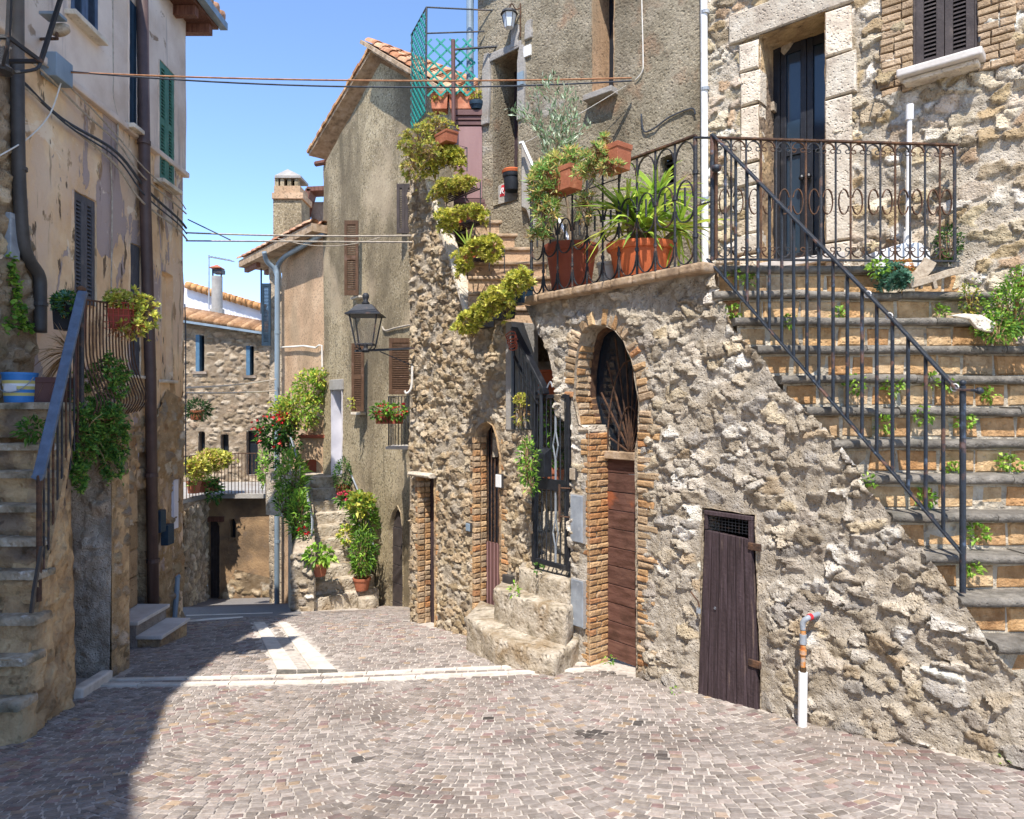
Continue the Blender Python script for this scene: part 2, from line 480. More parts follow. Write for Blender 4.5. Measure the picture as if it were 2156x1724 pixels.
mk('cement', [lin('#8e8983'), lin('#a8a29a')], scale=6, bump=.5, bscale=40, layers=[dict(col=lin('#76695a'), scale=3, lo=.55, hi=.7, amt=.6)])
mk('far_plaster', [lin('#76604a'), lin('#95795a'), lin('#a98b66')], scale=1.6, bump=.6, bscale=20, bdist=.03,
   layers=[dict(col=lin('#54473a'), scale=1.0, lo=.5, hi=.66, amt=.7), dict(col=lin('#6a5c50'), scale=5, lo=.55, hi=.7, amt=.5)])
mk('far_stone', [lin('#77685a'), lin('#978778'), lin('#ab9c8b')], scale=3, bump=.8, bscale=14, bdist=.05, layers=[dict(col=lin('#5b5046'), scale=2, lo=.52, hi=.68, amt=.6)])
mk('white_wall', [lin('#c5c2c8'), lin('#dedbde')], scale=2, bump=.2, bscale=20, layers=[dict(col=lin('#a8a5ac'), scale=1.2, lo=.55, hi=.7, amt=.5)])
mk('tile', [lin('#cbb8a8'), lin('#fff4ea')], scale=9, use_col=True, bump=.4, bscale=40, layers=[dict(col=lin('#6f6252'), scale=5, lo=.56, hi=.7, amt=.6)])
mk('iron', [lin('#1c1d21'), lin('#2a2c32')], scale=30, bump=.35, bscale=110, rough=.55, spec=.5, layers=[dict(col=lin('#6b4f3f'), scale=7, lo=.56, hi=.66, amt=.75)])
mk('iron_blue', [lin('#161b23'), lin('#242d38')], scale=24, bump=.3, bscale=110, rough=.45, spec=.5, layers=[dict(col=lin('#6b4c3c'), scale=9, lo=.58, hi=.66, amt=.8), dict(col=lin('#5c6f88'), scale=16, lo=.6, hi=.7, amt=.5)])
mk('rail_blue', [lin('#46566a'), lin('#5c6e86')], scale=14, bump=.2, bscale=90, rough=.5, spec=.5, layers=[dict(col=lin('#5a5358'), scale=5, lo=.56, hi=.68, amt=.6)])
mk('rust', [lin('#3a2e28'), lin('#553f32'), lin('#74543c')], scale=18, bump=.5, bscale=90, rough=.85)
mk('black_paint', [lin('#15161a'), lin('#24262c')], scale=20, bump=.2, bscale=90, rough=.4, spec=.5, layers=[dict(col=lin('#4c4a4a'), scale=8, lo=.62, hi=.7, amt=.6)])
mk('grey_metal', [lin('#7d8289'), lin('#9aa0a6')], scale=9, bump=.2, bscale=60, rough=.5, spec=.5, layers=[dict(col=lin('#5f6368'), scale=3, lo=.55, hi=.7, amt=.6), dict(col=lin('#c8cac8'), scale=4, lo=.6, hi=.66, amt=.5)])
mk('zinc', [lin('#6f7f8c'), lin('#8797a3')], scale=5, bump=.15, bscale=50, rough=.5, spec=.5, stretch=(1, 1, .3), layers=[dict(col=lin('#59656f'), scale=3, lo=.55, hi=.7, amt=.5, stretch=streak)])
mk('brown_pipe', [lin('#43332f'), lin('#57453f')], scale=6, bump=.15, bscale=60, rough=.55, spec=.4, layers=[dict(col=lin('#75655c'), scale=3, lo=.58, hi=.7, amt=.5, stretch=streak)])
mk('dark_pipe', [lin('#33302f'), lin('#4b4744')], scale=6, bump=.15, bscale=60, rough=.55, spec=.4, layers=[dict(col=lin('#6a6158'), scale=3, lo=.58, hi=.7, amt=.5, stretch=streak)])
mk('white_plastic', [lin('#d6d4d0'), lin('#e9e8e5')], scale=5, bump=.05, rough=.45, spec=.4, layers=[dict(col=lin('#b0aaa0'), scale=6, lo=.6, hi=.72, amt=.5)])
mk('dark_wood', [lin('#33292a'), lin('#45383a'), lin('#54464a')], scale=5, stretch=(14, 14, .8), bump=.4, bscale=40, rough=.75, hue=.15,
   layers=[dict(col=lin('#7d6a5e'), scale=9, lo=.62, hi=.7, amt=.6, stretch=(3, 3, .25)), dict(col=lin('#221a1a'), scale=3, lo=.55, hi=.7, amt=.5, stretch=(6, 6, .5))])
mk('brown_wood', [lin('#4d3026'), lin('#6b4638'), lin('#7d5646')], scale=5, stretch=(10, 10, .8), bump=.3, bscale=40, rough=.7, hue=.12, layers=[dict(col=lin('#8e7464'), scale=9, lo=.63, hi=.72, amt=.5, stretch=(3, 3, .4))])
mk('old_door', [lin('#4a3024'), lin('#62443a'), lin('#765648')], scale=4, stretch=(1, 1, 6), bump=.4, bscale=30, rough=.8, hue=.15,
   layers=[dict(col=lin('#3b2a20'), scale=3, lo=.55, hi=.7, amt=.7), dict(col=lin('#a05a35'), scale=2.4, lo=.6, hi=.68, amt=.7)])
mk('shutter_brown', [lin('#4a3526'), lin('#614836')], scale=8, stretch=(4, 4, 1), bump=.25, bscale=50, rough=.65, layers=[dict(col=lin('#7a6258'), scale=7, lo=.6, hi=.7, amt=.5)])
mk('shutter_dark', [lin('#3b3433'), lin('#4c4442')], scale=8, bump=.25, bscale=50, rough=.65, layers=[dict(col=lin('#6f635c'), scale=7, lo=.6, hi=.7, amt=.5)])
mk('shutter_grey', [lin('#46464c'), lin('#5b5b60')], scale=8, bump=.25, bscale=50, rough=.65, layers=[dict(col=lin('#7a766f'), scale=7, lo=.6, hi=.7, amt=.4)])
mk('shutter_blue', [lin('#3d4b60'), lin('#51627a')], scale=8, bump=.2, bscale=50, rough=.6)
mk('shutter_green', [lin('#3e6a5c'), lin('#528272')], scale=8, bump=.2, bscale=50, rough=.6)
mk('shutter_teal', [lin('#1f3140'), lin('#2d4152')], scale=8, bump=.2, bscale=50, rough=.55)
mk('trim_blue', [lin('#43617a'), lin('#54758c')], scale=8, bump=.2, bscale=50, rough=.6)
mk('mauve_panel', [lin('#8a6a68'), lin('#967672')], scale=3, bump=.08, bscale=40, rough=.6, stretch=(3, 3, .6))
mk('mauve_trim', [lin('#5d4240'), lin('#6b4e4a')], scale=5, bump=.1, bscale=40, rough=.6)
mk('terracotta', [lin('#9c5c42'), lin('#ae6e52')], scale=5, bump=.25, bscale=50, rough=.8, hue=.1, layers=[dict(col=lin('#d99a78'), scale=5, lo=.57, hi=.7, amt=.55), dict(col=lin('#7d4a36'), scale=3, lo=.58, hi=.7, amt=.5)])
mk('terra_orange', [lin('#c0623a'), lin('#cb7046')], scale=4, bump=.1, bscale=40, rough=.6, hue=.08, layers=[dict(col=lin('#b5502e'), scale=3, lo=.55, hi=.7, amt=.5)])
mk('terra_brown', [lin('#8e4a38'), lin('#a35a45')], scale=4, bump=.15, bscale=40, rough=.75, layers=[dict(col=lin('#6f3c2e'), scale=3, lo=.55, hi=.7, amt=.5)])
mk('black_plastic', [lin('#202226'), lin('#31343a')], scale=6, bump=.05, rough=.5)
mk('grey_bucket', [lin('#a2a09c'), lin('#bdbbb6')], scale=4, bump=.05, rough=.5)
mk('bucket_blue', [lin('#2f6db0'), lin('#4585c4')], scale=4, bump=.05, rough=.45)
mk('bucket_yellow', [lin('#b8ae6a'), lin('#cabf7c')], scale=4, bump=.05, rough=.5)
mk('bucket_white', [lin('#c9cbd0'), lin('#dddfe2')], scale=4, bump=.05, rough=.5)
mk('red_wire', [lin('#b03c38'), lin('#c85048')], scale=8, bump=.1, rough=.5)
mk('lattice', [lin('#167a6c'), lin('#259080')], scale=8, bump=.1, rough=.5)
mk('cable', [lin('#8d8274'), lin('#b5aa9a')], scale=20, bump=.1, rough=.7)
mk('cable_pale', [lin('#c9c2b6'), lin('#e0dad0')], scale=20, bump=.1, rough=.7)
mk('cable_dark', [lin('#33363c'), lin('#4b4f57')], scale=20, bump=.1, rough=.7)
mk('cable_orange', [lin('#8a5b3c'), lin('#b0805c')], scale=20, bump=.1, rough=.7)
mk('soil', [lin('#3b2d22'), lin('#57442f')], scale=30, bump=.6, bscale=60)
mk('bark', [lin('#6b5a45'), lin('#94806a')], scale=20, bump=.6, bscale=60)
mk('grey_wood', [lin('#8f7f6c'), lin('#b3a48f')], scale=6, stretch=(8, 1, 8), bump=.4, bscale=40)
mk('orange_patina', [lin('#a8512f'), lin('#c98a4a'), lin('#9aa0a0')], scale=16, bump=.3, bscale=60, rough=.6)
mk('red_sign', [lin('#b3232a'), lin('#c9333a')], scale=6, bump=.05, rough=.5)
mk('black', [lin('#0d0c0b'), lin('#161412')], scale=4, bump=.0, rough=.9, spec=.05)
MAT['leaf'] = leaf_material('leaf')
MAT['petal'] = leaf_material('petal', trans=.25)
MAT['glass_dark'] = glass_material('glass_dark', lin('#20262e'), 0.06)
MAT['glass_blue'] = glass_material('glass_blue', lin('#2b3a48'), 0.08)
MAT['lamp_glass'] = clear_glass('lamp_glass')
MAT['frosted'] = glass_material('frosted', lin('#cfd3d6'), 0.4)
# ------------------------------------------------------------------ rubble masonry as one rough surface, cut into its stones
mk('rubble', [lin('#d6d0c6'), lin('#ffffff')], scale=11, use_col=True, bump=1.0, bscale=48, pits=.5, pscale=42, bdist=.03,
   layers=[dict(col=lin('#b5a78f'), scale=4, lo=.56, hi=.72, amt=.5), dict(col=lin('#f4efe6'), scale=16, lo=.62, hi=.72, amt=.4)])

def sstep(x, a, b):
    t = np.clip((x - a) / (b - a), 0, 1); return t * t * (3 - 2 * t)

def poly_dist(poly, A, B):
    qa, qb = nearest(poly, A, B); return np.hypot(A - qa, B - qb)

def rubble_wall(parent, fr, outline, holes, sa, sb, res, palette, mcol, hmax=.04, rough=.025, big=.04, joint=.07, edge=.30, warp=.35, empty=.15, damp=.12, seed=1, limit=298, flare=None, aniso=1.0, bury=0.0, odamp=0.0):
    pa = [p[0] for p in outline]; pb = [p[1] for p in outline]
    na = max(2, int((max(pa) - min(pa)) / res) + 2); nb = max(2, int((max(pb) - min(pb)) / res) + 2)
    A, B = np.meshgrid(np.linspace(min(pa) - 1e-4, max(pa) + 1e-4, na), np.linspace(min(pb) - 1e-4, max(pb) + 1e-4, nb), indexing='ij')
    ino = pip(outline, A, B); ok = ino.copy(); hin = [pip(h, A, B) for h in holes]
    for h in hin: ok &= ~h
    cell = ok[:-1, :-1] | ok[1:, :-1] | ok[:-1, 1:] | ok[1:, 1:]
    qa, qb = nearest(outline, A, B); A2 = np.where(ino, A, qa); B2 = np.where(ino, B, qb)
    for h, k in zip(holes, hin):
        qa, qb = nearest(h, A, B); A2 = np.where(k, qa, A2); B2 = np.where(k, qb, B2)
    wa = A2 / sa + warp * fbm(A2 / sa * 1.2, B2 / sb * 1.2, seed, 3, seed); wb = B2 / sb + warp * fbm(A2 / sa * 1.2 + 9, B2 / sb * 1.2, seed, 3, seed + 1)
    F1 = np.full(A.shape, 9.0); F2 = np.full(A.shape, 9.0); I1 = np.zeros(A.shape, np.int64); LX = np.zeros(A.shape); LZ = np.zeros(A.shape)
    J = np.floor(wb).astype(int)
    for dj in (-1, 0, 1):
        j = J + dj; off = .5 * (j & 1); I = np.floor(wa - off).astype(int)
        for di in (-1, 0, 1):
            i = I + di
            h = lambda s: _hash(i, j, np.full_like(i, s), seed)
            sx = i + off + .5 + .42 * h(1); sz = j + .5 + .40 * h(2)
            d = np.hypot(wa - sx, wb - sz) * (1 + .22 * h(3)) ; idn = (i + 5000) * 20000 + (j + 5000)
            c1 = d < F1
            F2 = np.where(c1, F1, np.minimum(F2, d)); LX = np.where(c1, wa - sx, LX); LZ = np.where(c1, wb - sz, LZ); I1 = np.where(c1, idn, I1); F1 = np.where(c1, d, F1)
    e = F2 - F1
    ci = I1 // 20000 - 5000; cj = I1 % 20000 - 5000
    H = lambda s: _hash(ci, cj, np.full_like(ci, s), seed)
    supp = (H(7) * .5 + .5) < empty
    s = sstep(e + .10 * fbm(A2 * 22, B2 * 22, 3, 2, seed + 5), joint, joint + edge) * np.where(supp, 0, 1)
    hh = (.62 + .38 * H(4)) * hmax - bury * hmax * (H(8) * .5 + .5)
    prof = hh + .42 * hmax * (LX * H(5) + LZ * H(6)) * 2.0
    rg = fbm(A2 * 11 * aniso, B2 * 13, 2, 5, seed + 11, .55); rg2 = .5 - np.abs(fbm(A2 * 16 * aniso, B2 * 18, 5, 4, seed + 12, .55)) * 2.2
    fine = fbm(A2 * 36 * aniso, B2 * 42, 7, 3, seed + 13, .6)
    C = big * fbm(A2 * 2.0, B2 * 2.0, 1, 3, seed + 21) + s * prof + rough * (rg * 1.1 + rg2 * .6 + fine * .5) * (.75 + .25 * s)
    if flare: C = C + flare(A2, B2)
    if odamp: C = C * sstep(poly_dist(outline, A2, B2), -.01, odamp)
    for h in holes: C = C * sstep(poly_dist(h, A2, B2), -.02, damp) + .004
    pal = np.array([p[:3] for p in palette]); ix = ((H(9) * .5 + .5) * len(pal) * .9999).astype(int).clip(0, len(pal) - 1)
    colr = pal[ix] * (1 + .20 * H(10) + .12 * fbm(A2 * 9, B2 * 9, 4, 3, seed + 31))[..., None]
    mc = np.array(mcol[:3]) * (1 + .14 * fbm(A2 * 5, B2 * 5, 6, 4, seed + 41))[..., None]
    colr = mc + (colr - mc) * (s ** .6)[..., None]
    pts = fr_pts(fr, A2, B2, C).reshape(-1, 3); colr = np.clip(colr.reshape(-1, 3), 0, 1)
    ids = np.arange(na * nb).reshape(na, nb)
    st4 = lambda M_: np.stack([M_[:-1, :-1], M_[1:, :-1], M_[1:, 1:], M_[:-1, 1:]], -1)
    q = st4(ids)[cell]; fid = st4(I1)[cell]; fe = st4(e)[cell]; fsup = st4(supp)[cell]
    same = (fid == fid[:, :1]).all(1) & (fe.min(1) > joint * .5) & ~fsup.any(1)
    fidc = np.where(same, fid[:, 0], -1)
    uniq, inv, cnt = np.unique(fidc, return_inverse=True, return_counts=True)
    cen = pts[q].mean(1); Yc = np.maximum(.5, cen[:, 1]); u = cen[:, 0] / Yc * F + UC; v = VC - cen[:, 2] / Yc * F
    vis = (u > 0) & (u < 2156) & (v > 0) & (v < 1724)
    score = np.bincount(inv, weights=vis / Yc ** 2, minlength=len(uniq))
    order = [k for k in np.argsort(-score) if uniq[k] != -1 and cnt[k] >= 8 and score[k] > 0][:limit]
    sel = np.full(len(uniq), -1); sel[order] = np.arange(len(order))
    part = sel[inv]
    srt = np.argsort(part, kind='stable'); part_s = part[srt]
    bounds = np.searchsorted(part_s, np.arange(-1, len(order) + 1))
    def sub(name, faces, kind=None):
        fq = q[faces]; used, rinv = np.unique(fq, return_inverse=True)
        m = raw_mesh(name, pts[used], rinv.reshape(fq.shape), colr[used], True)
        o = link(name, m, MAT['rubble'], parent)
        if kind: o['kind'] = kind
        return o
    rest = srt[bounds[0]:bounds[1]]
    mort = rest[fidc[rest] == -1]; small = rest[fidc[rest] != -1]
    if len(mort): sub('mortar', mort)
    if len(small): sub('small_stones', small, 'stuff')
    for k in range(len(order)):
        sub('stone', srt[bounds[k + 1]:bounds[k + 2]])
    return len(order)
# ------------------------------------------------------------------ wall sheets, rubble, bricks
def pip(poly, A, B):
    inside = np.zeros(A.shape, bool)
    n = len(poly)
    for i in range(n):
        x1, y1 = poly[i]; x2, y2 = poly[(i + 1) % n]
        if y1 == y2: continue
        c = ((y1 > B) != (y2 > B)) & (A < (x2 - x1) * (B - y1) / (y2 - y1) + x1)
        inside ^= c
    return inside

def nearest(poly, A, B):
    best = np.full(A.shape, 1e9); ra = A.copy(); rb = B.copy()
    n = len(poly)
    for i in range(n):
        x1, y1 = poly[i]; x2, y2 = poly[(i + 1) % n]
        dx, dy = x2 - x1, y2 - y1
        l = dx * dx + dy * dy
        t = np.clip(((A - x1) * dx + (B - y1) * dy) / max(l, 1e-12), 0, 1)
        qa, qb = x1 + t * dx, y1 + t * dy
        d = (A - qa) ** 2 + (B - qb) ** 2
        k = d < best
        best = np.where(k, d, best); ra = np.where(k, qa, ra); rb = np.where(k, qb, rb)
    return ra, rb

def fr_pts(fr, A, B, C):
    o, ex, ez, en = [np.array(t) for t in (fr.o, fr.ex, fr.ez, fr.en)]
    return o + np.multiply.outer(A, ex) + np.multiply.outer(B, ez) + np.multiply.outer(C, en)

def wall_sheet(name, fr, outline, holes, mat, parent, res=0.05, disp=None, smooth=True):
    """a wall face on a grid, cut to its outline and openings, with its unevenness as relief"""
    pa = [p[0] for p in outline]; pb = [p[1] for p in outline]
    na = max(2, int((max(pa) - min(pa)) / res) + 2); nb = max(2, int((max(pb) - min(pb)) / res) + 2)
    A, B = np.meshgrid(np.linspace(min(pa) - 1e-4, max(pa) + 1e-4, na), np.linspace(min(pb) - 1e-4, max(pb) + 1e-4, nb), indexing='ij')
    ino = pip(outline, A, B); ok = ino.copy()
    hin = [pip(h, A, B) for h in holes]
    for h in hin: ok &= ~h
    cell = ok[:-1, :-1] | ok[1:, :-1] | ok[:-1, 1:] | ok[1:, 1:]
    A2, B2 = A.copy(), B.copy()
    qa, qb = nearest(outline, A, B)
    A2 = np.where(ino, A2, qa); B2 = np.where(ino, B2, qb)
    for h, k in zip(holes, hin):
        qa, qb = nearest(h, A, B)
        A2 = np.where(k, qa, A2); B2 = np.where(k, qb, B2)
    C = disp(A2, B2) if disp else np.zeros(A.shape)
    pts = fr_pts(fr, A2, B2, C).reshape(-1, 3)
    ids = np.arange(na * nb).reshape(na, nb)
    q = np.stack([ids[:-1, :-1], ids[1:, :-1], ids[1:, 1:], ids[:-1, 1:]], -1)[cell]
    used = np.unique(q); remap = np.full(na * nb, -1); remap[used] = np.arange(len(used))
    m = raw_mesh(name, pts[used], remap[q], None, smooth)
    return link(name, m, mat, parent)

def reveal(name, fr, poly, depth, mat, parent, c0=0.02, seg=0.08, j=0.006):
    """the inner faces of an opening"""
    pts = []
    n = len(poly)
    for i in range(n):
        x1, y1 = poly[i]; x2, y2 = poly[(i + 1) % n]
        k = max(1, int(math.hypot(x2 - x1, y2 - y1) / seg))
        pts += [(x1 + (x2 - x1) * t / k, y1 + (y2 - y1) * t / k) for t in range(k)]
    mb = MB(); n = len(pts); nd = max(2, int(depth / seg) + 1)
    vs = []
    for d in range(nd):
        c = c0 - (depth + c0) * d / (nd - 1)
        for a, b in pts:
            vs.append(fr.p(a + R.uniform(-j, j), b + R.uniform(-j, j), c))
    fs = []
    for d in range(nd - 1):
        for i in range(n):
            k = (i + 1) % n
            fs.append((d * n + i, d * n + k, (d + 1) * n + k, (d + 1) * n + i))
    mb.add(vs, fs)
    return mb.build(name, mat, parent, smooth=True)

def vor_cells(pts, rad):
    pts = np.asarray(pts); cells = []
    for i, p in enumerate(pts):
        d = pts - p; dd = (d ** 2).sum(1)
        nb = np.argsort(dd)[1:26]
        nb = [k for k in nb if dd[k] < (2.2 * rad) ** 2]
        poly = [(p[0] - rad, p[1] - rad), (p[0] + rad, p[1] - rad), (p[0] + rad, p[1] + rad), (p[0] - rad, p[1] + rad)]
        for k in nb:
            mx, my = (p + pts[k]) / 2; nx, ny = pts[k] - p
            out = []
            for t in range(len(poly)):
                x1, y1 = poly[t]; x2, y2 = poly[(t + 1) % len(poly)]
                s1 = (x1 - mx) * nx + (y1 - my) * ny; s2 = (x2 - mx) * nx + (y2 - my) * ny
                if s1 <= 0: out.append((x1, y1))
                if (s1 < 0 < s2) or (s2 < 0 < s1):
                    f = s1 / (s1 - s2); out.append((x1 + (x2 - x1) * f, y1 + (y2 - y1) * f))
            poly = out
            if len(poly) < 3: break
        cells.append(poly)
    return cells

def stone_verts(poly, joint, h, n=9, tilt=0.25, rough=0.3):
    """irregular stone on a polygon: rings (a, b, c)"""
    P2 = np.array(poly); c = P2.mean(0)
    for _ in range(1):
        q = []
        for i in range(len(P2)):
            a, b = P2[i], P2[(i + 1) % len(P2)]
            q += [a * .88 + b * .12, a * .12 + b * .88]
        P2 = np.array(q)
    seg = np.linalg.norm(np.roll(P2, -1, 0) - P2, axis=1); cum = np.concatenate([[0], np.cumsum(seg)])
    t = np.linspace(0, cum[-1], n, endpoint=False)
    cl = np.vstack([P2, P2[:1]])
    ring = np.stack([np.interp(t, cum, cl[:, 0]), np.interp(t, cum, cl[:, 1])], 1)
    size = math.sqrt(max(1e-6, cum[-1] ** 2 / 16))
    k = max(.5, 1 - joint / size)
    ring = c + (ring - c) * k * (1 + RN.normal(0, .05, (n, 1)))
    ta, tb = RN.normal(0, tilt, 2)
    vs = []
    for s, z in ((1.04, -0.05), (.95, h * .75), (.66, h * 1.0)):
        r = c + (ring - c) * (s * (1 + RN.normal(0, .04, (n, 1))))
        zz = np.full(n, z)
        if z > 0:
            zz = zz + RN.normal(0, rough * h * .55, n) + ((r[:, 0] - c[0]) * ta + (r[:, 1] - c[1]) * tb)
            zz = np.maximum(zz, .002)
        vs.append(np.column_stack([r, zz]))
    vs.append(np.array([[c[0], c[1], h * (1 + RN.normal(0, rough * .6))]]))
    fs = []
    for i in range(n):
        j = (i + 1) % n
        fs += [(i, j, n + j, n + i), (n + i, n + j, 2 * n + j, 2 * n + i), (2 * n + i, 2 * n + j, 3 * n)]
    return np.vstack(vs), fs, c, size

def rubble(parent, fr, region, sa, sb, h, palette, joint=0.02, disp=None, jit=.42, skip=0.06, limit=300, name='stone', mat='stone', holes=(), margin=0.02, tilt=.25, n=9, rough=.3, visible=None, minsize=.0):
    """stones of a rubble wall: the largest as parts, the rest in one part"""
    pa = [p[0] for p in region]; pb = [p[1] for p in region]
    pts = []; row = 0
    b = min(pb) - sb
    while b < max(pb) + sb:
        a = min(pa) - sa + (row % 2) * sa * .5
        while a < max(pa) + sa:
            pts.append(((a + R.uniform(-jit, jit) * sa) / sa, (b + R.uniform(-jit, jit) * sb) / sb)); a += sa
        b += sb; row += 1
    # merge some neighbours away so that sizes differ
    pts = [p for p in pts if R.random() > .16]
    cells = vor_cells(pts, 1.15)
    items = []
    for poly in cells:
        if len(poly) < 3: continue
        q = [(x * sa, y * sb) for x, y in poly]
        ca = sum(p[0] for p in q) / len(q); cb = sum(p[1] for p in q) / len(q)
        A = np.array([p[0] for p in q]); B = np.array([p[1] for p in q])
        pin = pip(region, A, B)
        if not pip(region, np.array([ca]), np.array([cb]))[0] or R.random() < skip: continue
        if not pin.all():
            # clip loosely: pull outside corners to the outline
            na, nb_ = nearest(region, A, B); A = np.where(pin, A, na); B = np.where(pin, B, nb_)
        bad = False
        for hpoly in holes:
            if pip(hpoly, np.array([ca]), np.array([cb]))[0]: bad = True; break
            k = pip(hpoly, A, B)
            if k.any():
                na, nb_ = nearest(hpoly, A, B); A = np.where(k, na, A); B = np.where(k, nb_, B)
        if bad: continue
        q = list(zip(A, B))
        v, f, c, size = stone_verts(q, joint, h * R.uniform(.55, 1.35), n=n, tilt=tilt, rough=rough)
        if size < minsize: continue
        if disp is not None:
            v[:, 2] += .7 * disp(v[:, 0], v[:, 1]) + .3 * float(disp(np.array([c[0]]), np.array([c[1]]))[0]) + R.uniform(-.6, .35) * h
        w = fr_pts(fr, v[:, 0], v[:, 1], v[:, 2])
        col = np.array(R.choice(palette)[:3]) * R.uniform(.8, 1.15)
        Y = max(.5, w[:, 1].mean())
        u = w[:, 0].mean() / Y * F + UC; vv = VC - w[:, 2].mean() / Y * F
        score = size / Y * (1 if (-40 < u < 2200 and -40 < vv < 1764) else .01)
        items.append((score, w, f, col))
    items.sort(key=lambda t: -t[0])
    for sc, w, f, col in items[:limit]:
        m = raw_mesh(name, w, f, np.tile(col, (len(w), 1)), True)
        m.set_sharp_from_angle(angle=math.radians(38)); link(name, m, MAT[mat], parent)
    rest = items[limit:]
    if rest:
        V = []; Fs = []; Cc = []; k = 0
        for sc, w, f, col in rest:
            V.append(w); Fs += [tuple(i + k for i in q) for q in f]; Cc.append(np.tile(col, (len(w), 1))); k += len(w)
        m = raw_mesh('small_stones', np.vstack(V), Fs, np.vstack(Cc), True)
        m.set_sharp_from_angle(angle=math.radians(38)); o = link('small_stones', m, MAT[mat], parent); o['kind'] = 'stuff'
    return len(items)

PAL_LIME = [lin(c) for c in ('#e2d4ba', '#dac9a8', '#ece2d0', '#ceb892', '#c2aa86', '#e4d2ae', '#f6eee2', '#d6c6b2', '#d2b494', '#b9a88e', '#d8c6b2', '#efe6d8')]
PAL_LOW = [lin(c) for c in ('#cdc0ab', '#d6cab6', '#b7aa96', '#c3b6a2', '#e2d8c8', '#aa9d8a', '#c9bdac', '#b7ac9f', '#d2c2a6', '#f0eadf', '#c6b296', '#b0a9a0', '#ddd4c6')]
PAL_IVY = [lin(c) for c in ('#c4ae90', '#d0bc9c', '#ad9878', '#d8c6a8', '#c4ae8e', '#9c8a72', '#cdb99c', '#bfa888', '#c9bca8')]
PAL_BRICK = [lin(c) for c in ('#c9a67c', '#c09a72', '#d0b08a', '#b88c68', '#d6bc98', '#b99670', '#c6a684', '#c8966a')]
PAL_PALEBRICK = [lin(c) for c in ('#c4b098', '#b8a48a', '#cdb9a0', '#ad987e', '#c2ad94')]
PAL_TUFF = [lin(c) for c in ('#d2b084', '#d8b88e', '#caa57a', '#dcc29c', '#d0ac82', '#c8a074', '#d8be9a', '#cdb494')]

PAL_TRAV = [(1, 1, 1), (.94, .93, .92), (.88, .87, .86), (1, .97, .94)]
def brick(parent, fr, a0, a1, b0, b1, c0, c1, palette=PAL_BRICK, j=.004, ch=.006, name='brick', mat='brick'):
    mb = MB(); kc = R.uniform(.85, 1.1); col = tuple(x * kc for x in R.choice(palette)[:3])
    mb.cbox(fr, a0, a1, b0, b1, c0, c1, ch, j, col)
    return mb.build(name, MAT[mat], parent)

# ------------------------------------------------------------------ louvred shutters
_slat_cache = {}
def shutter(parent, fr, a0, a1, b0, b1, c0, mat, slats=18, t=.035, stile=.05, mid=True, name='shutter', label=None, rail=.07):
    """one leaf: frame with stiles and rails, each slat a sub-part"""
    mb = MB()
    mb.box(fr, a0, a0 + stile, b0, b1, c0, c0 + t); mb.box(fr, a1 - stile, a1, b0, b1, c0, c0 + t)
    g = .0015
    mb.box(fr, a0 + stile + g, a1 - stile - g, b0, b0 + rail, c0 + .002, c0 + t - .002); mb.box(fr, a0 + stile + g, a1 - stile - g, b1 - rail, b1, c0 + .002, c0 + t - .002)
    spans = [(b0 + rail, b1 - rail)]
    if mid:
        m = (b0 + b1) / 2; mb.box(fr, a0 + stile + g, a1 - stile - g, m - rail / 2, m + rail / 2, c0 + .002, c0 + t - .002)
        spans = [(b0 + rail, m - rail / 2), (m + rail / 2, b1 - rail)]
    o = mb.build(name, MAT[mat], parent)
    if label: o['label'] = label
    w = a1 - a0 - 2 * stile - .004
    per = max(1, slats // len(spans))
    key = None
    for lo, hi in spans:
        st = (hi - lo) / per
        if key is None:
            th = st * .26
            key = raw_mesh('slat', [(-w / 2, -st * .12, .004), (w / 2, -st * .12, .004), (w / 2, -st * .12 + th, .004), (-w / 2, -st * .12 + th, .004),
                                    (-w / 2, -st * .92, t - .004), (w / 2, -st * .92, t - .004), (w / 2, -st * .92 + th, t - .004), (-w / 2, -st * .92 + th, t - .004)],
                           [(3, 2, 1, 0), (4, 5, 6, 7), (0, 1, 5, 4), (1, 2, 6, 5), (2, 3, 7, 6), (3, 0, 4, 7)])
            key.materials.append(MAT[mat])
        for i in range(per):
            p = fr.p((a0 + a1) / 2, lo + st * (i + .9), c0)
            M4 = Matrix((( fr.ex.x, fr.ez.x, fr.en.x, p.x), (fr.ex.y, fr.ez.y, fr.en.y, p.y), (fr.ex.z, fr.ez.z, fr.en.z, p.z), (0, 0, 0, 1)))
            link('slat', key, None, o, M4)
    return o

# ------------------------------------------------------------------ foliage
def unit(v):
    return v / np.maximum(np.linalg.norm(v, axis=-1, keepdims=True), 1e-9)

